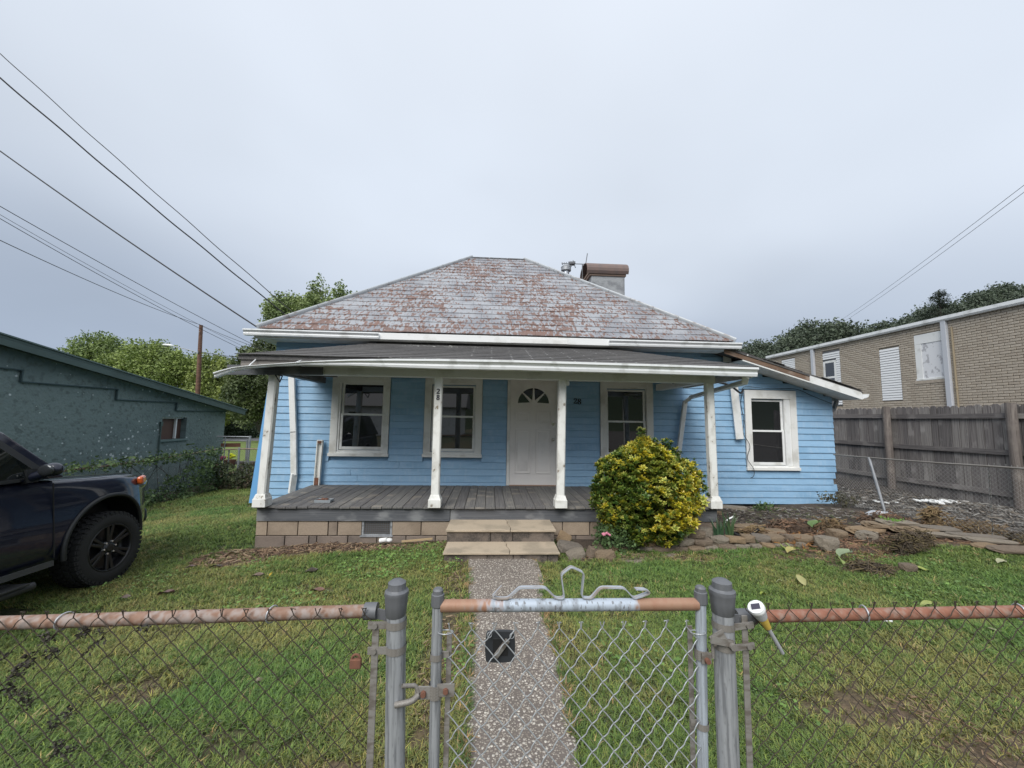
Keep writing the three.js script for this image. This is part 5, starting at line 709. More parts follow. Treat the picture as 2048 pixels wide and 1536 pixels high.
// chain-link fence along the left-hand building, overgrown
{
  seed(75);
  const X = -8.3, t = thing('chain_link_fence', 'overgrown chain-link fence along the green stucco building', 'fence', [X, -0.56, -9.5]);
  const m = chainlink(6.2, 12.5, -0.55, 0.58, 0.036, 0.036, 0.0016, 3, false); m.rotateY(Math.PI / 2); m.translate(X, 0, 0); stuff(part('chain_link_mesh', m, M.wireDull, t));
  part('top_rail', tube([[X, 0.53, -6.2], [X, 0.55, -8], [X, 0.56, -10], [X, 0.655, -12.5]], 0.022, 40, 6), M.rustPipe, t);
  for (const z of [-12.5, -9.6]) part('post', pipe([X, -0.7, z], [X, 0.66, z], 0.028, 10), M.galv, t);
  const c = thing('chain_link_fence', 'far cross fence between stucco building and house corner', 'fence', [-7, -0.5, -12.5]);
  stuff(part('chain_link_mesh', chainlink(-8.3, -4.4, -0.55, 0.62, 0.036, 0.036, 0.0016, 3, false).translate(0, 0, -12.5), M.wireRust, c)); part('top_rail', tube([[-8.3, 0.62, -12.5], [-7.4, 0.66, -12.5], [-6, 0.60, -12.5], [-4.4, 0.58, -12.5]], 0.02, 24, 6), M.rustPipe, c); part('post', pipe([-7.72, -0.7, -12.5], [-7.72, 0.7, -12.5], 0.03, 10), M.galv, c); part('post', pipe([-8.05, -0.7, -12.55], [-8.05, 0.65, -12.55], 0.02, 10), M.galv, c);
  const g = thing('garden_gate', 'old metal frame gate standing open beyond the cross fence', 'gate', [-8.2, -0.5, -13.2]);
  part('post', pipe([-7.75, -0.7, -13], [-7.72, 1.03, -13], 0.035, 10), M.galv, g); part('post', pipe([-7.86, -0.7, -13.1], [-7.86, 0.9, -13.1], 0.028, 10), M.galv, g); part('frame', merge([pipe([-8.75, 1.0, -13], [-7.75, 1.0, -13], 0.02, 8), pipe([-8.75, 0.86, -13.1], [-7.86, 0.86, -13.1], 0.016, 8), pipe([-8.75, -0.2, -13.1], [-7.86, -0.2, -13.1], 0.016, 8), pipe([-8.55, -0.5, -13.1], [-8.55, 1.0, -13.1], 0.016, 8)]), M.galv, g); part('plank', box(0.6, 0.12, 0.03, -8.4, 0.72, -13.15, 0, 0, 0.02), M.rust, g);
  single('planter_block', merge([rbox(0.36, 0.4, 0.3, 0.02, -8.05, -0.15, -13.4), rbox(0.36, 0.36, 0.3, 0.02, -7.62, -0.12, -13.35), box(1.3, 0.09, 0.3, -8.0, 0.13, -13.4)]), M.fenceWood[1], 'grey shelf of blocks and a plank behind the cross fence', 'shelf');
  const fl = thing('flower_pot', 'bright yellow and pink flowers beside the stucco corner', 'flowers', [-8.4, 0.18, -13.3]); part('bloom', merge([0, 1, 2, 3, 4].map(() => new THREE.IcosahedronGeometry(0.07, 1).scale(1, 0.7, 1).translate(-8.36 + R(-0.1, 0.1), 0.36 + R(-0.05, 0.06), -13.2 + R(-0.05, 0.05)))), std({ rgb: [0.70, 0.75, 0.03] }), fl); part('bloom', merge([0, 1, 2].map(() => new THREE.IcosahedronGeometry(0.06, 1).translate(-8.62 + R(-0.06, 0.06), 0.28 + R(-0.05, 0.05), -13.2))), std({ rgb: [0.45, 0.10, 0.16] }), fl); part('pot', cyl([-8.45, 0.0, -13.25], [-8.45, 0.24, -13.25], 0.14, 0.18, 12), M.rust, fl);
}
// ---------------------------------------------------------------- dark blue car parked on the lawn
seed(81);
{
  const CX = -5.0, t = thing('parked_car', 'dark navy sport utility vehicle parked on the lawn at the left', 'car', [CX, -0.13, -2.9]);
  const paint = std({ rgb: [0.004, 0.006, 0.018], roughness: 0.5, specularIntensity: 0.4, clearcoat: 1, clearcoatRoughness: 0.04 }), trimM = std({ rgb: [0.014, 0.015, 0.016], roughness: 0.5 }), tint = std({ rgb: [0.006, 0.008, 0.008], roughness: 0.03, ior: 1.7 });
  const S = [[-5.46, 0.34, 0.42, 0.62, 0.68], [-5.42, 0.50, 0.34, 0.76, 0.83], [-5.33, 0.64, 0.30, 0.85, 0.92], [-5.22, 0.735, 0.28, 0.895, 0.96], [-5.08, 0.825, 0.27, 0.925, 0.985], [-4.95, 0.88, 0.26, 0.945, 1.0], [-4.75, 0.93, 0.26, 0.965, 1.015], [-4.4, 0.95, 0.26, 0.99, 1.035], [-4.0, 0.953, 0.26, 1.03, 1.07], [-3.8, 0.953, 0.26, 1.055, 1.085], [-3.4, 0.953, 0.26, 1.068, 1.09], [-1.0, 0.953, 0.26, 1.08, 1.10], [-0.5, 0.94, 0.3, 1.08, 1.10], [-0.38, 0.86, 0.34, 1.02, 1.06]];
  const section = ([z, hw, yb, ys, yt]) => { const h = ys - yb, half = [[0, yb], [hw * 0.86, yb], [hw * 0.965, yb + 0.04], [hw, yb + h * 0.25], [hw * 1.004, yb + h * 0.5], [hw * 0.995, yb + h * 0.72], [hw * 0.985, yb + h * 0.86], [hw * 0.955, ys - 0.012], [hw * 0.91, ys + (yt - ys) * 0.55], [hw * 0.84, yt - 0.008], [hw * 0.6, yt + 0.006], [0, yt + 0.02]]; return [...half.map(([x, y]) => [CX + x, y, z]), ...half.slice(1, -1).reverse().map(([x, y]) => [CX - x, y, z])]; };
  const loft = (secs) => { const n = secs[0].length, pos = secs.flat(2), idx = []; for (let i = 0; i + 1 < secs.length; i++) for (let k = 0; k < n; k++) { const a = i * n + k, b = i * n + ((k + 1) % n); idx.push(a, b, a + n, b, b + n, a + n); } for (const [e, f] of [[0, 1], [secs.length - 1, 0]]) { const c = pos.length / 3, s = secs[e]; pos.push(s.reduce((q, p) => q + p[0], 0) / n, s.reduce((q, p) => q + p[1], 0) / n, s[0][2]); for (let k = 0; k < n; k++) { const a = e * n + k, b = e * n + ((k + 1) % n); f ? idx.push(b, a, c) : idx.push(a, b, c); } } return rawGeo(pos, new Array((pos.length / 3) * 2).fill(0), idx); };
  // refine the stations so the flanks stay smooth
  const fine = []; for (let i = 0; i + 1 < S.length; i++) { const n = i < 9 ? 3 : 6; for (let k = 0; k < n; k++) fine.push(S[i].map((v, j) => { const p0 = S[Math.max(0, i - 1)][j], p1 = v, p2 = S[i + 1][j], p3 = S[Math.min(S.length - 1, i + 2)][j], u = k / n; return 0.5 * (2 * p1 + (p2 - p0) * u + (2 * p0 - 5 * p1 + 4 * p2 - p3) * u * u + (3 * p1 - p0 - 3 * p2 + p3) * u * u * u); }).map((v, j) => (j === 0 ? lerp(S[i][0], S[i + 1][0], k / n) : v))); } fine.push(S[S.length - 1]);
  const bodyG = loft(fine.map(section)), ev = new Evaluator(); ev.useGroups = true; ev.attributes = ['position', 'normal', 'uv'];
  let br = new Brush(bodyG, paint); br.updateMatrixWorld();
  const AZ = -4.56, AY = 0.33, AR = 0.475;
  for (const az of [AZ, -1.75]) for (const sx of [1, -1]) { const c = new Brush(new THREE.CylinderGeometry(AR, AR, 0.62, 40).rotateZ(Math.PI / 2), trimM); c.position.set(CX + sx * 0.86, AY, az); c.updateMatrixWorld(); br = ev.evaluate(br, c, SUBTRACTION); br.updateMatrixWorld(); }
  const body = part('body', br.geometry, br.material, t);
  // cabin
  const prof = [[-4.04, 1.09], [-3.95, 1.20], [-3.67, 1.50], [-3.32, 1.735], [-2.9, 1.80], [-1.6, 1.80], [-0.75, 1.73], [-0.42, 1.09]], inset = (y) => lerp(0.925, 0.74, clamp((y - 1.09) / 0.7)), shp = new THREE.Shape(prof.map((p) => new THREE.Vector2(...p)));
  const cab = new THREE.ExtrudeGeometry(shp, { depth: 2, bevelEnabled: true, bevelSize: 0.03, bevelThickness: 0.03, bevelSegments: 3 }); { const p = cab.attributes.position; for (let i = 0; i < p.count; i++) { const z = p.getX(i), y = p.getY(i), w = (p.getZ(i) - 1) * inset(y); p.setXYZ(i, CX + w, y, z); } cab.computeVertexNormals(); }
  part('cabin', cab, paint, t);
  const side = (pts, off, m, name) => { for (const sx of [1, -1]) { const s = new THREE.ShapeGeometry(new THREE.Shape(pts.map((p) => new THREE.Vector2(...p)))), p = s.attributes.position; for (let i = 0; i < p.count; i++) { const z = p.getX(i), y = p.getY(i); p.setXYZ(i, CX + sx * (inset(y) * 1.03 + off), y, z); } s.computeVertexNormals(); part(name, s, m, t); } };
  side([[-3.97, 1.10], [-3.87, 1.205], [-3.61, 1.485], [-3.27, 1.71], [-2.9, 1.76], [-2.62, 1.76], [-2.62, 1.10]], 0.012, trimM, 'window_surround'); side([[-3.84, 1.115], [-3.80, 1.19], [-3.56, 1.45], [-3.25, 1.665], [-2.9, 1.715], [-2.68, 1.72], [-2.68, 1.115]], 0.018, tint, 'side_window'); side([[-2.55, 1.12], [-2.55, 1.65], [-1.65, 1.66], [-1.65, 1.12]], 0.018, tint, 'side_window');
  part('window_ledge', merge([1, -1].map((s) => box(0.02, 0.022, 2.2, CX + s * 0.955, 1.092, -2.6))), trimM, t);
  const ws = new THREE.PlaneGeometry(1.5, 0.83); ws.rotateX(-0.96); part('windscreen', ws.rotateY(Math.PI).translate(CX, 1.46, -3.55), tint, t);
  // wing mirror on the visible side
  const mr = part('wing_mirror', merge([new THREE.SphereGeometry(0.1, 18, 14).scale(0.82, 0.62, 0.6).translate(CX + 1.10, 1.165, -3.83), cyl([CX + 0.93, 1.10, -3.79], [CX + 1.06, 1.135, -3.82], 0.045, 0.04, 10)]), paint, t);
  part('mirror_glass', new THREE.SphereGeometry(0.085, 16, 10).scale(0.82, 0.62, 0.25).translate(CX + 1.095, 1.165, -3.778), std({ rgb: [0.05, 0.055, 0.06], roughness: 0.05, metalness: 0.5 }), mr); part('mirror_foot', box(0.05, 0.12, 0.09, CX + 0.945, 1.12, -3.79, 0, 0, 0.1), trimM, mr);
  // lines of the door and the wheel-arch lip
  part('door_seam', merge([1].map(() => box(0.006, 0.7, 0.008, CX + 0.958, 0.68, -3.99, 0.05, 0, 0))), M.dark, t);
  const hwAt = (z) => { for (let i = 0; i + 1 < S.length; i++) if (z <= S[i + 1][0]) return lerp(S[i][1], S[i + 1][1], clamp((z - S[i][0]) / (S[i + 1][0] - S[i][0]))); return 0.9; };
  const lip = (az, sx) => { const pts = []; for (let i = 0; i <= 24; i++) { const a = lerp(-0.12, Math.PI + 0.05, i / 24), z = az + Math.cos(Math.PI - a) * -AR; pts.push([CX + sx * (hwAt(z) + 0.004), AY + Math.sin(a) * AR, z]); } return tube(pts, 0.022, 60, 8); };
  for (const az of [AZ, -1.75]) for (const sx of [1, -1]) part('wheel_arch', lip(az, sx), trimM, t);
  part('front_bumper', new RoundedBoxGeometry(1.2, 0.22, 0.3, 3, 0.08).translate(CX, 0.42, -5.32), trimM, t);
  part('running_board', merge([pipe([CX + 0.98, 0.15, -3.82], [CX + 0.98, 0.15, -1.4], 0.035, 12), pipe([CX + 0.8, 0.2, -3.7], [CX + 0.98, 0.15, -3.8], 0.025, 8), rbox(0.16, 0.02, 2.3, 0.005, CX + 0.96, 0.19, -2.6)]), std({ rgb: [0.03, 0.031, 0.033], roughness: 0.45 }), t); part('rocker_trim', merge([box(0.02, 0.05, 2.2, CX + 0.955, 0.285, -2.9)]), std({ rgb: [0.05, 0.052, 0.055], roughness: 0.45 }), t);
  // headlamp with orange side marker
  for (const sx of [1, -1]) { const hl = part('headlight', new THREE.SphereGeometry(0.1, 18, 12).scale(0.75, 0.7, 1.5).rotateY(sx * 0.45).translate(CX + sx * 0.76, 0.86, -5.10), std({ rgb: [0.12, 0.13, 0.15], roughness: 0.08, clearcoat: 1 }), t); part('side_marker', new RoundedBoxGeometry(0.065, 0.095, 0.125, 3, 0.03).rotateX(0.12).rotateY(sx * 0.42).translate(CX + sx * 0.845, 0.905, -5.04), std({ rgb: [0.55, 0.10, 0.02], roughness: 0.12, clearcoat: 1 }), hl); }
  // wheels
  M.lugs = std({ rgb: [0.75, 0.75, 0.75], roughness: 0.25, metalness: 0.7 });
  const rubber = std({ rgb: [0.017, 0.017, 0.017], roughness: 0.85, bumpMap: grain, bumpScale: 0.002 }), rimM = std({ rgb: [0.010, 0.010, 0.011], roughness: 0.35 });
  function wheel(x, y, z, sx) {
    const w = part('wheel', new THREE.BoxGeometry(0.05, 0.05, 0.05).translate(x - sx * 0.14, y, z), trimM, t), toX = (g) => g.rotateZ(-sx * Math.PI / 2).translate(x, y, z);
    const prof2 = [[0.240, 0], [0.25, 0.012], [0.28, 0.022], [0.325, 0.018], [0.352, 0.002], [0.364, -0.03], [0.366, -0.13], [0.364, -0.22], [0.35, -0.25], [0.28, -0.265], [0.24, -0.25]].map((p) => new THREE.Vector2(...p));
    part('tyre', toX(new THREE.LatheGeometry(prof2, 56)), rubber, w);
    const lugs = []; for (let i = 0; i < 44; i++) { const a = (i / 44) * Math.PI * 2; for (const [off, wd, sk] of [[-0.02, 0.05, 0.15], [-0.085, 0.05, -0.2], [-0.155, 0.05, 0.2], [-0.215, 0.045, -0.15]]) { const g = new THREE.BoxGeometry(0.022, wd, 0.036); g.rotateX(sk); g.translate(0.366 + (off === -0.02 || off === -0.215 ? -0.004 : 0.004), off, 0); g.rotateY(a + (off === -0.085 || off === -0.215 ? 0.07 : 0)); lugs.push(g); } const h = new THREE.BoxGeometry(0.034, 0.012, 0.03); h.translate(0.341, 0.008, 0); h.rotateY(a); lugs.push(h); }
    stuff(part('tread', toX(merge(lugs)), rubber, w));
    part('rim', toX(new THREE.LatheGeometry([[0.248, 0.0], [0.241, 0.012], [0.230, 0.008], [0.223, -0.01], [0.225, -0.07], [0.19, -0.10], [0.06, -0.085], [0.0, -0.085]].map((p) => new THREE.Vector2(...p)), 48)), rimM, w);
    for (let k = 0; k < 6; k++) { const sp = []; for (const d of [-0.13, 0.13]) { const g = new RoundedBoxGeometry(0.175, 0.03, 0.034, 1, 0.008); g.translate(0.142, -0.035, 0); g.rotateZ(0.10); g.rotateY((k / 6) * Math.PI * 2 + d); sp.push(boxUV(g)); } part('spoke', toX(merge(sp)), rimM, w); }
    part('hub', toX(new THREE.LatheGeometry([[0.075, -0.045], [0.075, -0.02], [0.05, -0.012], [0.045, 0.0], [0.03, 0.004], [0, 0.004]].map((p) => new THREE.Vector2(...p)), 24)), rimM, w);
    for (let k = 0; k < 6; k++) { const a = (k / 6) * Math.PI * 2 + 0.4; part('lug_nut', toX(new THREE.CylinderGeometry(0.009, 0.011, 0.022, 6).translate(0.064 * Math.cos(a), -0.012, 0.064 * Math.sin(a))), M.lugs, w); }
  }
  wheel(CX + 0.95, 0.25, AZ, 1); wheel(CX - 0.95, 0.25, AZ, -1); wheel(CX + 0.95, 0.25, -1.75, 1); wheel(CX - 0.95, 0.25, -1.75, -1);
  part('door_handle', merge([rbox(0.025, 0.03, 0.17, 0.01, CX + 0.975, 0.93, -2.75)]), paint, t); part('hood_scoop', new RoundedBoxGeometry(0.6, 0.05, 0.55, 3, 0.02).translate(CX, 1.055, -4.3), paint, t);
  part('bonnet_seam', tube([[CX + 0.80, 1.003, -4.95], [CX + 0.845, 1.035, -4.5], [CX + 0.85, 1.075, -3.95]], 0.004, 20, 5), M.dark, t);
  t.rotation.z = 0.075; t.position.y -= 0.07;      // the lawn falls away to the left
}
// ---------------------------------------------------------------- planting, stones and litter round the porch
seed(91);
{ // the big variegated shrub: rosettes of green leaves edged with yellow
  const pos = [], col = [], idx = [], leaf = (a, tilt, l, w) => { const b = pos.length / 3, ca = Math.cos(a), sa = Math.sin(a), ct = Math.cos(tilt), st = Math.sin(tilt); for (const [t, s, e] of [[0, 0, 0], [0.45, 1, 1], [0.5, 0.42, 0], [0.45, -1, 1], [0.5, -0.42, 0], [1, 0, 1]]) { const r = t * l, y = r * st + Math.abs(s) * w * 0.25, h = r * ct; pos.push(ca * h - sa * s * w, y, sa * h + ca * s * w); col.push(...(e ? [1, 1, 1] : [0.42, 0.62, 0.5])); } idx.push(b, b + 2, b + 1, b + 1, b + 2, b + 5, b, b + 3, b + 4, b + 4, b + 3, b + 5, b, b + 4, b + 2, b + 2, b + 4, b + 5); };
  for (let k = 0; k < 5; k++) leaf(k * 1.256 + R(-0.2, 0.2), R(0.15, 0.5), 0.052, 0.012); for (let k = 0; k < 4; k++) leaf(k * 1.57 + 0.5, R(0.8, 1.2), 0.042, 0.010); leaf(0.3, 1.5, 0.04, 0.009);
  const ros = rawGeo(pos, null, idx, col), C = V(2.235, 0.66, -5.44), sh = thing('variegated_shrub', 'large rounded green and yellow variegated shrub before the porch steps', 'shrub', [2.3, -0.03, -5.45]);
  const sp = [], HP = [[0, 0.45], [0.15, 0.58], [0.4, 0.76], [0.65, 0.81], [0.88, 0.77], [1.02, 0.70], [1.14, 0.58], [1.24, 0.40], [1.36, 0.22], [1.46, 0.02]], hw = (y) => { for (let i = 0; i + 1 < HP.length; i++) if (y <= HP[i + 1][0]) return lerp(HP[i][1], HP[i + 1][1], (y - HP[i][0]) / (HP[i + 1][0] - HP[i][0])); return 0.02; };
  for (let i = 0; i < 7600; i++) {
    const y = R(0.04, 1.46), a = R(0, 6.283), q = i < 2200 ? rnd() ** 0.5 * 0.75 : 0.6 + 0.4 * rnd() ** 0.7; let r = hw(y); if (r < 0.05) { i--; continue; }
    r *= 0.76 + 0.26 * fbm(Math.cos(a) * 2.2 + 30, y * 2.6 + Math.sin(a) * 2.2 + 30, 256, 3) + 0.26 * fbm(Math.cos(a) * 7 + 60, y * 8 + Math.sin(a) * 7 + 60, 256, 2) + (rnd() < 0.12 ? R(0, 0.09) : 0); if (y > 1.05) r *= 0.85 + 0.4 * vn(a * 1.6 + 9, y * 5); const rr = r * q, x = C.x + Math.cos(a) * rr * 0.98 - 0.03, z = C.z + Math.sin(a) * rr * 0.62;
    const out = Math.cos(a), up = sst(0.1, 1.3, y), yel = 0.45 * fbm(x * 3.2 + 7, y * 3.2 + z * 2 + 3, 256, 2) + 0.55 * fbm(x * 11 + 17, y * 11 + z * 6 + 3, 256, 2), k = sst(0.43, 0.60, yel + 0.10 * up + 0.05 * (out > 0 ? 1 : -0.8) + R(-0.16, 0.16) - (x < 1.75 && y > 0.7 ? 0.13 : 0) - (y < 0.25 ? 0.12 : 0)) * (q > 0.72 ? 1 : 0.2);
    const green = rnd() < 0.5 ? [0.045, 0.095, 0.018] : [0.10, 0.17, 0.03], c = mix3(mix3(green, [0.34, 0.36, 0.06], R(0.0, 0.75)), pick([[0.84, 0.62, 0.05], [0.88, 0.62, 0.06], [0.84, 0.72, 0.18]]), k);
    if (q > 0.72 && fbm(x * 6.5 + 40, y * 6.5 + z * 4, 256, 2) < 0.39) continue;
    const tx = Math.atan2(Math.sin(a) * 0.8, 1.2) * 0.8; sp.push([x, y, z, tx + R(-0.5, 0.5), R(0, 6.28), -Math.cos(a) * 0.7 + R(-0.5, 0.5), q < 0.6 ? R(1.3, 1.9) : R(0.6, 1.45), c]);
  }
  for (let i = 0; i < 60; i++) { const y = 1.36 + rnd() * 0.25; sp.push([2.165 + R(-0.05, 0.05) + (y - 1.36) * 0.05, y, -5.45 + R(-0.04, 0.04), R(-0.6, 0.6), R(0, 6), R(-0.6, 0.6), R(0.7, 1.05), rnd() < 0.5 ? [0.12, 0.19, 0.05] : [0.5, 0.46, 0.16]]); }
  for (const [bx, by] of [[2.5, 1.44], [2.62, 1.32], [2.86, 1.16], [1.80, 1.22], [1.66, 1.12], [2.98, 0.98], [1.5, 0.86], [2.3, 1.45]]) for (let i = 0; i < 34; i++) sp.push([bx + R(-0.08, 0.08), by - 0.08 + R(-0.12, 0.09), -5.4 + R(-0.07, 0.07), R(-0.6, 0.6), R(0, 6), R(-0.6, 0.6), R(0.75, 1.1), rnd() < 0.35 ? [0.6, 0.5, 0.08] : [0.09, 0.155, 0.035]]);
  const st = []; for (let i = 0; i < 26; i++) { const a = R(0, 6.28), r = R(0.2, 0.55); st.push(tube([[2.3 + R(-0.12, 0.12), -0.08, -5.42 + R(-0.08, 0.08)], [2.3 + Math.cos(a) * r * 0.4, 0.3, -5.42 + Math.sin(a) * r * 0.25], [2.3 + Math.cos(a) * r, R(0.6, 0.9), -5.42 + Math.sin(a) * r * 0.5]], R(0.006, 0.014), 10, 5)); } st.push(tube([[2.2, 0.9, -5.45], [2.16, 1.3, -5.45], [2.17, 1.58, -5.45]], 0.005, 8, 5));
  part('stem', merge(st), M.bark, sh); M.shrubLeaf = std({ roughness: 0.4, side: THREE.DoubleSide, vertexColors: true, transmission: 0.18, thickness: 0 }); baked('foliage', ros, M.shrubLeaf, sp, sh);
}
const greens = (label, name, cat, x, z, n, rx, ry, col, size, extra) => { const y = ground(x, z), t = thing(name, label, cat, [x, y, z]), sp = []; for (let i = 0; i < n; i++) sp.push([x + R(-1, 1) * rx, y + 0.03 + rnd() * ry, z + R(-1, 1) * rx * 0.6, R(0, 6), R(0, 6), R(0, 6), size * R(0.6, 1.2), mix3(col[0], col[1], rnd())]); baked('foliage', clumpB, M.leafV, sp, t); part('stem', merge([...Array(5)].map(() => cyl([x + R(-0.5, 0.5) * rx, y - 0.03, z], [x + R(-0.9, 0.9) * rx, y + ry * 0.9, z + R(-0.1, 0.1)], 0.004, 0.002, 4))), M.bark, t); if (extra) extra(t, x, y, z); return t; };
const SG = [[0.05, 0.10, 0.03], [0.12, 0.20, 0.06]];
greens('low green flowering plant with a pink bloom beside the shrub', 'flowering_plant', 'plant', 1.75, -5.28, 170, 0.26, 0.30, SG, 0.26, (t, x, y, z) => part('bloom', merge([...Array(16)].map(() => new THREE.IcosahedronGeometry(0.016, 0).translate(1.55 + R(-0.05, 0.05), 0.235 + R(-0.012, 0.012), -5.1 + R(-0.03, 0.03)))), std({ rgb: [0.60, 0.22, 0.30], roughness: 0.8 }), t));
greens('small bright green weed in front of the dark hollow on the right', 'weed', 'plant', 6.05, -5.62, 34, 0.13, 0.10, [[0.10, 0.22, 0.03], [0.2, 0.36, 0.06]], 0.25);
greens('small weed sprouting below the wing window', 'weed', 'plant', 5.2, -7.15, 24, 0.14, 0.10, SG, 0.25);
greens('dull weed clump at the right corner of the wing', 'weed', 'plant', 6.7, -7.2, 40, 0.3, 0.2, [[0.05, 0.05, 0.03], [0.13, 0.12, 0.06]], 0.25);
// strap-leaved plants
function straps(label, x, z, n, len, cols, spread, lean) {
  const y = ground(x, z), t = thing('iris_plant', label, 'plant', [x, y, z]);
  for (let i = 0; i < n; i++) { const a = R(0, 6.28), d = R(0.1, 1) * spread, L = len * R(0.7, 1.15), w = 0.014, pos = [], idx = [], bx = x + R(-0.05, 0.05), bz = z + R(-0.03, 0.03); for (let k = 0; k <= 5; k++) { const s = k / 5, px = bx + Math.cos(a) * d * s * s + lean * s * s, py = y + L * s * (1 - 0.55 * d * s) - (lean ? 0.25 * s * s : 0), pz = bz + Math.sin(a) * d * s * s * 0.6 + (lean ? 0.12 * s : 0), ww = w * (1 - s ** 3); pos.push(px - ww, py, pz, px + ww, py, pz + 0.004); if (k) { const b = k * 2 - 2; idx.push(b, b + 1, b + 2, b + 1, b + 3, b + 2); } } part('leaf', rawGeo(pos, null, idx), pick(cols), t); }
}
const gl = (r, g, b) => std({ rgb: [r, g, b], roughness: 0.5, side: THREE.DoubleSide, transmission: 0.2, thickness: 0 }), IR = [gl(0.03, 0.075, 0.035), gl(0.045, 0.10, 0.045), gl(0.06, 0.11, 0.04)], IY = [gl(0.26, 0.34, 0.07), gl(0.36, 0.40, 0.12), gl(0.14, 0.24, 0.06)];
straps('dark green iris tuft right of the variegated shrub', 3.32, -5.55, 16, 0.34, IR, 0.14, 0); straps('tall thin dark iris blades by the porch corner', 3.52, -5.62, 9, 0.42, IR, 0.18, 0);
straps('pale yellow-green drooping iris leaves over the stone edging', 4.02, -5.33, 9, 0.30, IY, 0.25, 0.02); straps('small pale wilted leaves on the stone edging', 3.78, -5.3, 4, 0.15, IY, 0.2, 0);
// stones
const stoneG = (sd, flat) => { seed(sd); const g = new THREE.IcosahedronGeometry(0.5, 2), p = g.attributes.position; for (let i = 0; i < p.count; i++) { const v = V(p.getX(i), p.getY(i), p.getZ(i)); let m = Math.max(Math.abs(v.x), Math.abs(v.y), Math.abs(v.z)); v.multiplyScalar(lerp(1, 0.5 / m, 0.55)); const n = 1 + 0.42 * (fbm(v.x * 3 + sd, v.y * 3 + v.z * 2.1 + sd, 256, 3) - 0.5); v.multiplyScalar(n); if (flat && v.y > 0.3) v.y = 0.3 + (v.y - 0.3) * 0.2; p.setXYZ(i, v.x, v.y, v.z); } g.computeVertexNormals(); return boxUV(g); };
const ST = [1, 2, 3, 4, 5, 6].map((k) => stoneG(k * 7, k % 2)), FL = [11, 12, 13, 14].map((k) => stoneG(k * 5, true));
{
  seed(93);
  const t = thing('stone_edging', 'low stacked fieldstone edging in front of the shrub', 'stone edging', [2.8, -0.08, -5.3]);
  const stone = (x, y, z, w, h, d, g = ST, rz = R(-0.12, 0.12)) => { const o = part('stone', pick(g), pick(M.stone), t, [x, y, z]); o.scale.set(w, h, d); o.rotation.set(R(-0.1, 0.1), R(-0.3, 0.3), rz); };
  for (const [row, x0, x1] of [[0, 1.42, 4.42], [1, 1.95, 4.28], [2, 2.25, 2.95]]) { let x = x0; while (x < x1) { const w = R(0.14, 0.30), h = R(0.075, 0.10), z = -5.30 - row * 0.035 + R(-0.02, 0.02); stone(x + w / 2, ground(x, -5.2) + 0.03 + row * 0.082, z, w * 1.06, h * 1.15, R(0.14, 0.2)); x += w * 0.98; } }
  stone(1.1, 0.02, -5.24, 0.34, 0.14, 0.22, FL, -0.2); stone(1.13, -0.02, -5.02, 0.24, 0.16, 0.16, ST, 0.3); stone(1.33, 0.02, -5.05, 0.11, 0.2, 0.13, ST, -0.5); stone(1.5, -0.02, -5.0, 0.26, 0.17, 0.15, ST, 0.1); stone(1.82, -0.06, -4.93, 0.34, 0.10, 0.16, FL, 0); stone(1.95, -0.05, -5.05, 0.2, 0.08, 0.12, FL); stone(2.35, -0.05, -5.08, 0.22, 0.07, 0.12, FL);
  const f = thing('stone_edging', 'loose flat stones curving along the bed towards the right', 'stone edging', [5.9, 0.1, -5.1]);
  const flat = (x, z, w, h, d, ry, y0 = 0.02, y = y0 + 0.035) => { const o = part('stone', pick(FL), pick(M.stone), f, [x, ground(x, z) + y, z]); o.scale.set(w, h, d); o.rotation.set(R(-0.05, 0.05), ry, R(-0.05, 0.05)); };
  [[4.15, -5.5, 0.36, 0.1, 0.2, 0], [3.95, -5.9, 0.5, 0.1, 0.2, 0.1, 0.06], [4.25, -5.75, 0.45, 0.09, 0.22, 0, 0.03], [4.62, -5.18, 0.28, 0.22, 0.22, 0.3, 0.06], [5.38, -5.35, 0.26, 0.17, 0.2, 0.3, 0.05], [5.12, -5.55, 0.22, 0.15, 0.2, 0, 0.04], [5.75, -5.12, 0.2, 0.15, 0.18, 0, 0.04], [5.62, -5.6, 0.55, 0.09, 0.25, 0.1, 0.03], [5.85, -5.62, 0.42, 0.09, 0.24, -0.1, 0.07], [6.12, -5.58, 0.55, 0.08, 0.3, -0.15, 0.09], [6.15, -5.4, 0.6, 0.08, 0.25, -0.2, 0.05], [6.45, -5.36, 0.5, 0.06, 0.26, -0.4, 0.06], [6.35, -5.15, 0.55, 0.06, 0.2, -0.45, 0.02], [6.62, -5.05, 0.6, 0.06, 0.2, -0.5, 0.03], [6.6, -4.85, 0.5, 0.05, 0.18, -0.5, 0.02], [6.32, -4.72, 0.28, 0.05, 0.16, 0, 0.01], [6.45, -4.52, 0.52, 0.06, 0.22, -0.2, 0.02], [4.85, -4.35, 0.16, 0.1, 0.12, 0, 0.03]].forEach((a) => flat(...a));
  const p = thing('stone_heap', 'rough stones lying under the wing wall beside the porch', 'stones', [3.9, 0, -7.3]); [[3.72, -7.15, 0.4, 0.2, 0.3, 0.12], [4.0, -7.05, 0.6, 0.16, 0.3, 0.04], [3.6, -6.9, 0.26, 0.14, 0.2, 0.04], [3.75, -6.75, 0.2, 0.12, 0.16, 0.02], [4.7, -7.3, 0.5, 0.12, 0.2, 0.02], [5.4, -7.3, 0.6, 0.1, 0.2, 0.0]].forEach(([x, z, w, h, d, y]) => { const o = part('stone', pick(ST), pick(M.stone), p, [x, ground(x, z) + y, z]); o.scale.set(w, h, d); o.rotation.y = R(-0.4, 0.4); });
  single('stone_slab', FL[1], M.stone[4], 'pale upright stone slab between shrub and right porch post', 'stone', [3.1, 0.07, -5.62]).scale.set(0.36, 0.30, 0.12);
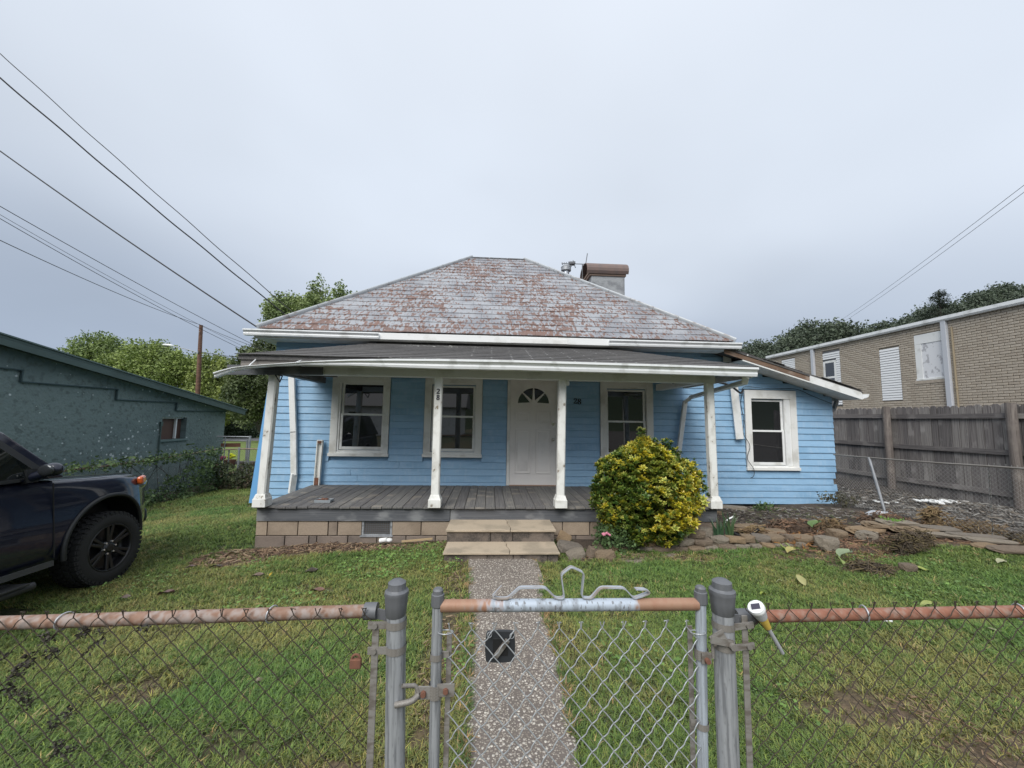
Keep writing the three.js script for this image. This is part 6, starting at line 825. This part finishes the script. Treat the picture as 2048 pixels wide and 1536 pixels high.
  single('flagstone', FL[2], M.stone[2], 'thin orange flagstone propped beside the concrete steps', 'stone', [1.08, 0.05, -5.55]).scale.set(0.20, 0.22, 0.05); scene.children.at(-1).rotation.set(-0.5, 0.2, -0.5);
}
// concrete steps
{
  seed(94);
  const t = thing('concrete_steps', 'two worn tan concrete steps leading to the porch', 'steps', [0.18, 0, -5.3]);
  const rise = (x0, x1, y0, y1, z0, z1, cuts) => { const xs = [x0, ...cuts, x1]; for (let i = 0; i + 1 < xs.length; i++) part('riser_block', rspan(0.012, xs[i] + (i ? 0.002 : 0), xs[i + 1] - 0.002, y0, y1, z0 + R(-0.003, 0), z1), M.riser, t); };
  rise(-0.535, 0.895, -0.05, 0.215, -5.27, -5.78, [0.04, 0.335]); rise(-0.52, 0.875, -0.14, 0.06, -4.87, -5.3, [0.0, 0.32, 0.74]);
  const tread = (x0, x1, y0, y1, z0, z1, cx) => { const bend = [[cx, z0], [cx + 0.012, lerp(z0, z1, 0.22)], [cx - 0.008, lerp(z0, z1, 0.42)], [cx - 0.03, lerp(z0, z1, 0.62)], [cx - 0.02, lerp(z0, z1, 0.8)], [cx - 0.045, z1]], slab = (pts) => { const s = new THREE.Shape(pts.map(([x, z]) => new THREE.Vector2(x, -z))), g = new THREE.ExtrudeGeometry(s, { depth: y1 - y0 - 0.012, bevelEnabled: true, bevelSize: 0.005, bevelThickness: 0.006, bevelSegments: 2 }); g.rotateX(-Math.PI / 2); g.translate(0, y0 + 0.006, 0); return boxUV(g); }; const gap = 0.0035;
    part('tread', slab([[x0, z0], ...bend.map(([x, z]) => [x - gap - 0.005, z]), [x0 + 0.01, z1]]), M.step, t); part('tread', slab([...bend.map(([x, z]) => [x + gap + 0.005, z]).reverse(), [x1, z0], [x1, z1]].map((p) => p)), M.step, t); };
  tread(-0.545, 0.905, 0.212, 0.24, -5.25, -5.79, 0.30); tread(-0.53, 0.885, 0.058, 0.083, -4.85, -5.28, 0.27);
}
// root clumps dug out of the bed, with tangled fibres
function rootClump(label, x, z, r, h, cols, n, yOff = 0) {
  const y = ground(x, z) + yOff, t = thing('root_clump', label, 'root clump', [x, y, z]), g = new THREE.IcosahedronGeometry(1, 9), p = g.attributes.position;
  for (let i = 0; i < p.count; i++) { const v = V(p.getX(i), p.getY(i), p.getZ(i)), k = 0.30 + 1.05 * fbm(v.x * 3.4 + x * 3, v.y * 3.4 + v.z * 2.7 + z * 3, 256, 5) + 0.22 * Math.abs(vn(v.x * 11 + x, v.z * 11 + v.y * 7) - 0.5); p.setXYZ(i, x + v.x * r * k, y + v.y * h * k, z + v.z * r * 0.7 * k); } g.computeVertexNormals();
  part('soil', boxUV(g), std({ map: tex(128, 128, (u, v) => mix3(cols[0], cols[1], fbm(u * 9, v * 9, 9, 4)), 0.3), bumpMap: grain, bumpScale: 0.03, roughness: 1 }), t);
  for (const k of [0, 1]) { const l = []; for (let i = 0; i < n * 2; i++) { const a = R(0, 6.28), b = R(0.0, 1.3), s = R(0.75, 1.2), c = V(Math.cos(a) * Math.cos(b) * r * s, Math.sin(b) * h * s, Math.sin(a) * Math.cos(b) * r * 0.7 * s), pts = [[x + c.x, y + c.y, z + c.z]]; for (let q = 0; q < 3; q++) { c.add(V(R(-0.07, 0.07) + Math.cos(a) * 0.025, R(-0.05, 0.03), R(-0.06, 0.06))); pts.push([x + c.x, Math.max(y + c.y, ground(x + c.x, z + c.z) + 0.005), z + c.z]); } l.push(tube(pts, R(0.0025, 0.007), 6, 4)); } stuff(part('roots', merge(l), std({ rgb: cols[2 + k], roughness: 0.9 }), t)); }
}
seed(95);
const RB = [[0.055, 0.040, 0.03], [0.15, 0.092, 0.06], [0.24, 0.145, 0.09], [0.11, 0.075, 0.052]], OR = [[0.09, 0.055, 0.03], [0.26, 0.135, 0.05], [0.36, 0.17, 0.05], [0.22, 0.12, 0.06]], BK = [[0.05, 0.038, 0.028], [0.10, 0.08, 0.05], [0.13, 0.10, 0.05], [0.08, 0.06, 0.04]], TN = [[0.065, 0.047, 0.03], [0.19, 0.135, 0.075], [0.28, 0.2, 0.1], [0.17, 0.11, 0.06]];
rootClump('reddish brown root mound nearest the wing wall', 4.72, -5.95, 0.32, 0.17, RB, 45); rootClump('orange root tangle spilling over the stone edging', 4.3, -5.40, 0.26, 0.09, OR, 40, 0.03); rootClump('yellowish gnarled rhizome beside the iris leaves', 3.98, -5.72, 0.12, 0.10, TN, 26, 0.05); rootClump('grey-tan root knot between the mound and flat stones', 5.35, -5.92, 0.2, 0.14, TN, 40); rootClump('rust-red roots among the flat stones', 5.5, -5.25, 0.24, 0.07, RB, 30); rootClump('red-brown root heap below the leaning fence post', 6.3, -5.95, 0.32, 0.13, RB, 40, 0.03); rootClump('dark brown stump in front of the flat stones', 5.42, -4.86, 0.14, 0.19, BK, 36, 0.06); rootClump('second dark stump close behind the front stump', 5.72, -4.98, 0.13, 0.15, BK, 40, 0.06); rootClump('dark hollow rooty clump nearest on the lawn', 4.5, -4.42, 0.22, 0.08, BK, 60); rootClump('tall brown root pillar at the fence line', 6.78, -5.66, 0.12, 0.26, TN, 40, 0.04); rootClump('wide tan root heap at the far right', 7.1, -5.4, 0.34, 0.15, TN, 50); rootClump('brown root heap at the right frame edge', 7.2, -4.95, 0.28, 0.10, BK, 40); rootClump('low orange root scraps left of the front stump', 5.02, -5.05, 0.24, 0.05, RB, 30);
// broad leaves lying or wilting
function broadLeaf(name, label, x, z, len, wid, rgb, ry, tilt = 0.1, y = 0.03, group) {
  const pos = [], idx = [], n = 8; for (let i = 0; i <= n; i++) { const s = i / n, w = wid * Math.sin(Math.PI * Math.min(1, s * 0.92 + 0.06)) ** 0.7; for (const k of [-1, 0, 1]) pos.push((s - 0.5) * len, 0.012 * Math.sin(s * 5) + Math.abs(k) * wid * 0.22 + 0.008 * k * Math.sin(s * 7), (k * w) / 2); if (i) for (const k of [0, 1]) { const a = (i - 1) * 3 + k; idx.push(a, a + 1, a + 3, a + 1, a + 4, a + 3); } }
  const o = single(name, rawGeo(pos, null, idx), gl(...rgb.map((c) => c * 0.8)), label, 'leaf', [x, ground(x, z) + y, z], group); o.scale.setScalar(0.82); o.rotation.set(R(-0.25, 0.3), ry, tilt + R(-0.1, 0.15), 'YXZ'); return o;
}
seed(96);
broadLeaf('wilted_leaf', 'big green leaf on the red-brown root mound', 5.0, -5.78, 0.26, 0.22, [0.16, 0.26, 0.08], 0.4, 0.4, 0.14); broadLeaf('wilted_leaf', 'pale silvery green broad leaf on the lawn edge', 4.45, -4.72, 0.24, 0.2, [0.30, 0.38, 0.22], 0.2, 0.2, 0.10); broadLeaf('wilted_leaf', 'yellow-green leaf stalk standing below the silvery leaf', 4.28, -4.6, 0.16, 0.05, [0.28, 0.36, 0.10], 1.5, 0.6, 0.06); broadLeaf('wilted_leaf', 'pale yellow torn leaf left of the silvery leaf', 3.95, -4.98, 0.22, 0.12, [0.50, 0.44, 0.15], 0.5, 0.15, 0.06); broadLeaf('wilted_leaf', 'cream and yellow leaf bundle in the middle of the right lawn', 3.35, -4.1, 0.18, 0.09, [0.48, 0.46, 0.20], 1.3, 0.5, 0.06);
broadLeaf('fallen_leaf', 'yellow-green fallen leaf near the front stump', 5.0, -4.35, 0.18, 0.10, [0.38, 0.44, 0.10], -0.5); broadLeaf('fallen_leaf', 'long pale green curled leaf above the right fence rail', 4.15, -3.58, 0.22, 0.06, [0.40, 0.44, 0.13], 0.3); broadLeaf('fallen_leaf', 'pale cream leaf at the far right lawn edge', 5.95, -4.3, 0.16, 0.09, [0.46, 0.46, 0.28], 0.2); broadLeaf('fallen_leaf', 'small bright yellow-green leaf behind the solar light', 2.75, -3.85, 0.09, 0.06, [0.36, 0.44, 0.06], 0.3); broadLeaf('fallen_leaf', 'thin pale leaf strip left of the cream leaf bundle', 3.15, -4.15, 0.16, 0.03, [0.36, 0.40, 0.18], 0.5); broadLeaf('fallen_leaf', 'pale buff leaf seen through the right fence mesh', 4.15, -3.1, 0.14, 0.05, [0.42, 0.40, 0.24], -0.5);
broadLeaf('dried_leaf', 'pinkish dried leaf left of the lawn centre under the car nose', -3.2, -4.22, 0.17, 0.10, [0.22, 0.13, 0.115], 0.2); broadLeaf('dried_leaf', 'small pinkish dried leaf nearest the car wheel', -3.52, -4.14, 0.12, 0.06, [0.20, 0.14, 0.12], 0.4); broadLeaf('dried_leaf', 'curled brown leaf beside the yellow leaf', -2.55, -4.62, 0.16, 0.07, [0.22, 0.15, 0.12], 0.3); broadLeaf('fallen_leaf', 'upright bright yellow leaf on the left lawn', -2.36, -4.52, 0.10, 0.04, [0.60, 0.42, 0.05], 0.3, 1.2, 0.06); broadLeaf('dried_leaf', 'pink-grey leaf upper left beside the straw', -3.5, -4.95, 0.12, 0.07, [0.24, 0.16, 0.15], 0.9); broadLeaf('dried_leaf', 'dark dried leaf in the straw left of the porch', -3.2, -4.95, 0.18, 0.07, [0.12, 0.09, 0.075], 0.5); broadLeaf('dried_leaf', 'pinkish leaf just below the porch corner straw', -2.95, -4.9, 0.12, 0.06, [0.24, 0.15, 0.13], 1.1); broadLeaf('dried_leaf', 'reddish dried leaf near the left gate post', -1.68, -4.12, 0.18, 0.08, [0.25, 0.14, 0.11], -0.1); broadLeaf('dried_leaf', 'dark brown leaf in mid left lawn', -2.0, -4.7, 0.16, 0.09, [0.07, 0.055, 0.04], 0.4); broadLeaf('dried_leaf', 'pale pink leaf seen through the left fence mesh', -1.44, -2.72, 0.07, 0.05, [0.34, 0.24, 0.21], 0.9); broadLeaf('fallen_leaf', 'pale tan leaf near the left porch foundation', -3.32, -5.45, 0.18, 0.07, [0.36, 0.26, 0.15], 0.4); broadLeaf('fallen_leaf', 'thin tan stalk lying beyond the left fence rail', -2.12, -3.85, 0.16, 0.02, [0.42, 0.32, 0.14], 0.9);
// small litter
single('white_scrap', rbox(0.075, 0.02, 0.04, 0.008, 0, 0, 0, 0.1, -0.4, 0.15), M.gutter, 'small white scrap seen behind the right fence mesh', 'litter', [3.45, ground(3.45, -3.3) + 0.04, -3.3]);
single('crumpled_can', merge([cyl([-1.5, -0.02, -5.66], [-1.40, 0.0, -5.64], 0.033, 0.03, 12), new THREE.IcosahedronGeometry(0.04, 1).scale(1.1, 0.8, 1).translate(-1.37, -0.01, -5.65)]), M.white, 'crumpled white and green paper cup at the foundation', 'litter');
single('wooden_stick', box(0.42, 0.02, 0.03, -0.98, 0.0, -5.62, 0, 0.1, 0.06, true), std({ rgb: [0.42, 0.31, 0.18] }), 'pale split wooden stick lying left of the steps', 'stick');
{ const pile = (label, x, z, n, s, y0 = 0.02) => { const l = []; for (let i = 0; i < n; i++) { const w = R(0.05, 0.16) * s; l.push(rbox(w, 0.02, w * R(0.5, 0.9), 0.004, x + R(-0.4, 0.4) * s, ground(x, z) + y0 + R(0, 0.03), z + R(-0.2, 0.2) * s, R(-0.2, 0.2), R(0, 3), R(-0.2, 0.2))); } single('plaster_scrap', merge(l), M.white, label, 'debris'); };
  pile('large pile of broken white plaster before the wooden fence', 8.55, -7.0, 26, 0.95); pile('small heap of white plaster left of the large pile', 7.9, -7.35, 5, 0.6);
  single('plastic_bag', (() => { const g = new THREE.IcosahedronGeometry(0.5, 3), p = g.attributes.position; for (let i = 0; i < p.count; i++) { const v = V(p.getX(i), p.getY(i), p.getZ(i)), k = 0.7 + 0.7 * fbm(v.x * 5 + 3, v.y * 5 + v.z * 4, 256, 3); p.setXYZ(i, v.x * 0.42 * k, v.y * 0.16 * k, v.z * 0.26 * k); } g.computeVertexNormals(); return g; })(), std({ rgb: [0.42, 0.44, 0.47], roughness: 0.35 }), 'crumpled grey plastic bag beside the dark hollow', 'plastic bag', [6.35, ground(6.35, -6.05) + 0.08, -6.05]); }
{ const l = []; for (let i = 0; i < 9; i++) { const a = i / 8; l.push([3.55 + a * 0.42, 0.14 - 0.16 * Math.sin(a * 2.6) + 0.1 * a, -5.72 + 0.12 * a]); } single('corrugated_pipe', merge([tube(l, 0.02, 40, 8), ...l.map((p, i) => (i < 8 ? place(new THREE.TorusGeometry(0.022, 0.005, 6, 12), ...l[i], 0, 1.3, 0) : null)).filter(Boolean)]), M.black, 'black corrugated drain pipe poking from the bed beside the porch', 'pipe'); }
single('white_stub', tube([[3.5, 0.2, -5.7], [3.56, 0.26, -5.7], [3.66, 0.31, -5.7]], 0.012, 10, 6), M.gutter, 'bent white plastic stub beside the porch corner', 'pipe');
single('bent_rod', tube([[3.82, 0.06, -7.2], [3.9, 0.3, -7.3], [4.06, 0.56, -7.4], [4.1, 0.58, -7.38], [4.12, 0.52, -7.38]], 0.007, 20, 5), M.black, 'thin bent black rod leaning against the wing wall', 'rod');
single('wooden_stick', tube([[3.55, 0.1, -6.85], [4.2, 0.14, -6.8], [4.7, 0.08, -6.5]], 0.012, 16, 5), M.bark, 'long thin branch lying under the wing wall', 'stick');
// porch things
{ const t = thing('metal_tray', 'shallow grey tray of rusty scraps on the porch boards', 'tray', [-2.44, 0.43, -6.03]); const s = []; for (let i = 0; i < 7; i++) s.push(box(R(0.03, 0.08), 0.012, R(0.02, 0.05), -2.44 + R(-0.07, 0.07), 0.462 + R(0, 0.012), -6.03 + R(-0.03, 0.03), R(-0.3, 0.3), R(0, 3), R(-0.3, 0.3))); part('tray', merge([rspan(0.003, -2.56, -2.33, 0.430, 0.437, -6.10, -5.96), rspan(0.002, -2.56, -2.33, 0.437, 0.468, -5.968, -5.96), rspan(0.002, -2.56, -2.33, 0.437, 0.468, -6.1, -6.092), rspan(0.002, -2.56, -2.552, 0.437, 0.468, -6.092, -5.968), rspan(0.002, -2.338, -2.33, 0.437, 0.468, -6.092, -5.968)]), std({ rgb: [0.30, 0.33, 0.35], roughness: 0.5, metalness: 0.3 }), t); part('scrap', merge(s), M.rust, t); }
{ const t = thing('gutter_piece', 'short rusty white channel piece standing against the porch wall', 'gutter piece', [-3.17, 0.43, -7.46]); const g = merge([box(0.014, 0.82, 0.06, -0.045, 0.41, 0), box(0.014, 0.82, 0.06, 0.045, 0.41, 0), box(0.076, 0.82, 0.012, 0, 0.41, -0.024), box(0.1, 0.014, 0.062, 0, 0.822, 0)]); g.rotateZ(-0.02); g.translate(-3.18, 0.43, -7.47); part('channel', g, M.peel, t); part('rust_patch', box(0.07, 0.13, 0.02, -3.185, 0.50, -7.45), M.rust, t); part('rust_patch', box(0.07, 0.035, 0.02, -3.165, 1.215, -7.45), M.rust, t); }
single('trim_board', box(0.155, 1.1, 0.02, 4.935, 1.93, -7.47, 0, 0, 0.075), M.white, 'loose white corner board hanging crooked on the wing wall', 'board');
single('black_cable', tube([[3.1, 2.37, -6.4], [3.5, 2.42, -6.3], [4.1, 2.38, -6.5], [5.0, 2.30, -7.4], [5.1, 2.36, -7.5]], 0.02, 40, 6), M.cable, 'thick black cable slung from porch beam to wing wall', 'cable');
single('black_wire', tube([[5.08, 2.36, -7.5], [5.11, 2.42, -7.5], [5.6, 2.405, -7.5], [6.25, 2.40, -7.5], [6.55, 2.28, -7.5], [6.98, 2.12, -7.5]], 0.006, 50, 5), M.cable, 'thin black wire looped above the wing window', 'wire');
single('black_wire', tube([[5.10, 2.36, -7.49], [5.04, 2.1, -7.49], [5.09, 1.75, -7.49], [5.06, 1.5, -7.48], [5.18, 1.25, -7.47], [5.12, 1.0, -7.47], [5.24, 0.78, -7.46], [5.21, 0.66, -7.44], [5.14, 0.62, -7.44]], 0.006, 60, 5), M.cable, 'thin black wire dangling down the left of the wing window', 'wire');
single('hanging_cord', tube([[-5.28, 2.55, -9.6], [-5.36, 1.5, -9.6], [-5.5, 0.7, -9.6]], 0.008, 20, 5), M.cable, 'thin cord hanging beside the left house corner', 'cord');
// vines and weeds along the overgrown fence
{
  seed(97); const sp = []; for (let i = 0; i < 620; i++) { const z = -12.4 + rnd() ** 1.1 * 5.2, top = rnd() < 0.18, low = sst(-9.5, -12.2, z); const y = top ? 0.56 + R(-0.05, 0.12) : -0.55 + rnd() ** 1.3 * (0.35 + low * 0.75); if (!top && rnd() > 0.35 + low) continue; sp.push([-8.22 + R(-0.10, 0.16), y, z, R(0, 6), R(0, 6), R(0, 6), R(0.25, 0.55), mix3([0.06, 0.11, 0.04], [0.20, 0.29, 0.10], rnd() ** 1.2)]); }
  const t = thing('climbing_vine', 'green vines and weeds growing along the stucco building fence', 'vine', [-8.2, -0.55, -10]); baked('foliage', clumpB, M.leafV, sp, t); const st = []; for (let i = 0; i < 40; i++) { const z = R(-12.4, -7.4); st.push(tube([[-8.27, -0.5, z], [-8.26, 0, z + R(-0.3, 0.3)], [-8.27, R(0.2, 0.58), z + R(-0.5, 0.5)]], R(0.003, 0.007), 8, 4)); } for (let i = 0; i < 14; i++) { const z = -12 + i * 0.4; st.push(tube([[-8.3, 0.58, z], [-8.27, 0.61, z + 0.15], [-8.3, 0.57, z + 0.3], [-8.33, 0.6, z + 0.45]], 0.006, 10, 4)); } part('stem', merge(st), M.bark, t);
  const s2 = []; for (let i = 0; i < 420; i++) s2.push([R(-8.3, -6.1), -0.55 + rnd() ** 1.5 * 0.75, -12.35 + R(-0.2, 0.2), R(0, 6), R(0, 6), R(0, 6), R(0.25, 0.55), rnd() < 0.3 ? [0.13, 0.10, 0.06] : mix3([0.04, 0.06, 0.025], [0.12, 0.15, 0.06], rnd())]); const t2 = thing('weed_thicket', 'brown and green weeds at the foot of the cross fence', 'weeds', [-7.2, -0.55, -12.3]); baked('foliage', clumpB, M.leafV, s2, t2);
  for (const [y, z, l] of [[0.66, -9.3, 'broad green leaf above the side fence, nearest the car'], [0.52, -10.15, 'broad green leaf hanging over the middle of the side fence'], [0.86, -11.2, 'broad green leaf raised in front of the small window']]) { const o = broadLeaf('vine_leaf', l, -8.22, z, 0.22, 0.16, [0.16, 0.27, 0.07], 0.3, 0.4, 0); o.position.y = y; }
}
// ---------------------------------------------------------------- grass, clover, litter: what nobody could count
function tuftG(sd, n, len, wid, lean) { seed(sd); const pos = [], idx = [], col = []; for (let i = 0; i < n; i++) { const hue = rnd() < 0.09 ? [1.7, 1.35, 1.2] : [1, 1, 1].map(() => R(0.95, 1.05)), vv = R(0.5, 1.6); for (let q = 0; q < 5; q++) col.push(hue[0] * vv, hue[1] * vv, hue[2] * vv); const a = R(0, 6.28), bx = R(-0.022, 0.022), bz = R(-0.022, 0.022), L = len * R(0.55, 1.25), o = L * lean * R(0.3, 1.2), w = wid * R(0.7, 1.2), ca = Math.cos(a), sa = Math.sin(a), b = pos.length / 3; for (const [s, ww] of [[0, 1], [0.5, 0.85], [1, 0]]) { const r = o * s * s, y = L * s * (1 - 0.35 * s * lean); if (ww) pos.push(bx + ca * r - sa * w * ww, y, bz + sa * r + ca * w * ww, bx + ca * r + sa * w * ww, y, bz + sa * r - ca * w * ww); else pos.push(bx + ca * r, y, bz + sa * r); } idx.push(b, b + 1, b + 2, b + 1, b + 3, b + 2, b + 2, b + 3, b + 4); } return rawGeo(pos, null, idx, col); }
const inPath = (x, z) => { let c = false; for (let i = 0, j = PATH.length - 1; i < PATH.length; j = i++) { const [xi, zi] = PATH[i], [xj, zj] = PATH[j]; if (zi > z !== zj > z && x < ((xj - xi) * (z - zi)) / (zj - zi) + xi) c = !c; } return c; };
const blocked = (x, z) => inPath(x, z) || (x > -3.3 && x < 3.5 && z < -5.77) || (x > -0.55 && x < 0.92 && z < -4.83) || (x > -4.3 && x < 7.1 && z < -7.5) || x < -9 || (x < -4.1 && x > -5.9 && z > -4.0);
const tuft = tuftG(101, 12, 0.060, 0.0025, 0.9);
{
  seed(102); const sp = [], dry = [];
  const sow = (x0, x1, z0, z1, per) => { const n = Math.round((x1 - x0) * (z1 - z0) * per); for (let i = 0; i < n; i++) { const x = R(x0, x1), z = R(z0, z1); if (blocked(x, z) || Math.abs(x) > 1.5 - z * 1.42) continue; const b = bare(x, z); if (rnd() < b * 1.25 - 0.1) { continue; } const thin = fbm(x * 3.1 + 70, z * 3.1 + 12, 256, 3); if (thin < 0.34 && rnd() < 0.6) continue;
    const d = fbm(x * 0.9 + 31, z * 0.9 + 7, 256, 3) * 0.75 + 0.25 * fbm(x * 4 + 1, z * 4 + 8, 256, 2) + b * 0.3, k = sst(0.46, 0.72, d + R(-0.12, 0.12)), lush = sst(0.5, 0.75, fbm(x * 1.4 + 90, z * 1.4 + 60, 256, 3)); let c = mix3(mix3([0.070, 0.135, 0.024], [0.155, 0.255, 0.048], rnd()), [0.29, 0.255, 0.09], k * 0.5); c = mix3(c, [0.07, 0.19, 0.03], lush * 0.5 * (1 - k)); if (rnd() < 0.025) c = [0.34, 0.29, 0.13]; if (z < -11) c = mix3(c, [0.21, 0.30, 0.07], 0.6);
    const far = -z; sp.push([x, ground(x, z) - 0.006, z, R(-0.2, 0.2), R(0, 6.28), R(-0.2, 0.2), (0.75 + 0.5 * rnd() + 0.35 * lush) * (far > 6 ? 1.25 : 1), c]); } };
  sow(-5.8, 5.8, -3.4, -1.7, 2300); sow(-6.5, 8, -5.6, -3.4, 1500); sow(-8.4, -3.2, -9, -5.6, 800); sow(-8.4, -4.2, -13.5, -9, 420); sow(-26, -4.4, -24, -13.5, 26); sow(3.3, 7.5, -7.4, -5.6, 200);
  for (let i = 1; i < PATH.length; i++) { const [ax, az] = PATH[i - 1], [bx, bz] = PATH[i], n = Math.round(Math.hypot(bx - ax, bz - az) * 130); if (i === 1 || i === 9) continue; for (let k = 0; k < n; k++) { const t = rnd(), x = lerp(ax, bx, t) + R(-0.022, 0.022), z = lerp(az, bz, t) + R(-0.02, 0.02); if (z > -1.7 || fbm(x * 6, z * 6, 256, 2) < 0.42) continue; sp.push([x, ground(x, z), z, R(-0.4, 0.4), R(0, 6.28), R(-0.4, 0.4), R(0.8, 1.3), rnd() < 0.4 ? [0.33, 0.25, 0.12] : [0.08, 0.16, 0.035]]); } }
  M.grass = std({ vertexColors: true, roughness: 0.7, side: THREE.DoubleSide, transmission: 0.25, thickness: 0 });
  tag(stuff(copies('grass', tuft, M.grass, sp)), 'short patchy green and straw-coloured lawn grass around the house', 'grass');
  // bright broad-leaved weeds
  const w = [], patchW = (cx, cz, rx, rz, n) => { for (let i = 0; i < n; i++) { const a = R(0, 6.28), r = Math.sqrt(rnd()), x = cx + Math.cos(a) * r * rx, z = cz + Math.sin(a) * r * rz; if (!blocked(x, z) && fbm(x * 5 + 3, z * 5, 256, 2) > 0.4) w.push([x, ground(x, z) + 0.02, z, R(-0.4, 0.4), R(0, 6), R(-0.4, 0.4), R(0.12, 0.24), mix3([0.09, 0.18, 0.035], [0.20, 0.34, 0.07], rnd())]); } };
  patchW(-1.0, -4.75, 0.75, 0.42, 420); patchW(-0.75, -5.2, 0.3, 0.3, 90); patchW(-1.4, -5.15, 0.5, 0.25, 110); patchW(-2.7, -4.9, 0.25, 0.25, 60); patchW(-1.9, -3.9, 0.5, 0.3, 90); patchW(-0.15, -3.0, 0.15, 0.3, 40); patchW(1.1, -2.9, 0.3, 0.3, 60); patchW(1.8, -2.5, 0.4, 0.3, 60); patchW(5.2, -4.6, 0.7, 0.3, 90); patchW(4.6, -3.9, 0.6, 0.3, 80); patchW(-3.6, -4.4, 0.5, 0.3, 70); patchW(-7.3, -9.6, 0.6, 2.4, 130);
  tag(stuff(copies('clover', clumpB, M.leaf, w)), 'bright green clover and broad-leaved weeds in the lawn', 'clover');
  // straw, twigs and chips on the bare soil
  const chip = new THREE.BoxGeometry(1, 0.14, 0.12), ch = [], lay = (cx, cz, rx, rz, n, cols, s0, s1) => { for (let i = 0; i < n; i++) { const a = R(0, 6.28), r = Math.sqrt(rnd()), x = cx + Math.cos(a) * r * rx, z = cz + Math.sin(a) * r * rz; if (blocked(x, z)) continue; const s = R(s0, s1); ch.push([x, ground(x, z) + 0.012 + rnd() * 0.02, z, R(-0.2, 0.2), R(0, 6), R(-0.3, 0.3), [s, s * R(0.4, 1), s * R(0.4, 1.2)], pick(cols)]); } };
  const straw = [[0.24, 0.16, 0.10], [0.16, 0.10, 0.065], [0.34, 0.25, 0.16], [0.11, 0.075, 0.055]], grey = [[0.30, 0.29, 0.27], [0.16, 0.145, 0.13], [0.09, 0.08, 0.07], [0.22, 0.19, 0.155], [0.06, 0.052, 0.047]], red = [[0.24, 0.13, 0.08], [0.14, 0.085, 0.055], [0.32, 0.21, 0.12], [0.10, 0.07, 0.05]];
  lay(-2.3, -5.55, 1.15, 0.18, 700, straw, 0.03, 0.11); lay(-3.2, -5.3, 0.5, 0.35, 380, straw, 0.03, 0.12); lay(-0.9, -5.5, 0.4, 0.25, 200, straw, 0.03, 0.09); lay(2.4, -4.98, 1.3, 0.13, 420, straw, 0.015, 0.06); lay(5.0, -5.4, 1.1, 0.45, 800, red, 0.03, 0.10); lay(6.6, -5.3, 0.6, 0.6, 500, red, 0.03, 0.13); lay(8, -6.6, 1.0, 1.8, 2600, grey, 0.03, 0.14); lay(8.6, -4.8, 0.8, 1.4, 1200, grey, 0.03, 0.14); lay(4.9, -6.6, 1.6, 0.8, 1300, [...grey, [0.10, 0.11, 0.05]], 0.03, 0.10); lay(7.6, -9, 0.7, 1.4, 700, grey, 0.03, 0.13); lay(-0.3, -3.4, 0.18, 1.2, 260, straw, 0.02, 0.06); lay(2.9, -2.2, 0.6, 0.3, 260, straw, 0.02, 0.06); lay(4.5, -4.85, 0.9, 0.18, 220, red, 0.02, 0.08);
  tag(stuff(copies('litter', chip, std({ roughness: 0.95 }), ch)), 'straw, twigs, chips and dead roots scattered on bare soil', 'litter');
  const wh = []; for (let i = 0; i < 60; i++) { const x = R(7.1, 9), z = R(-8.6, -4); const s = R(0.03, 0.09); wh.push([x, ground(x, z) + 0.02, z, R(-0.2, 0.2), R(0, 6), R(-0.2, 0.2), [s, 0.1 * s * 3, s * 5 * R(0.5, 1.2)], [0.55, 0.53, 0.50]]); } tag(stuff(copies('plaster_chips', chip, std({ roughness: 0.9 }), wh)), 'pale plaster chips strewn along the wooden fence', 'debris');
}
renderer.render(scene, camera);
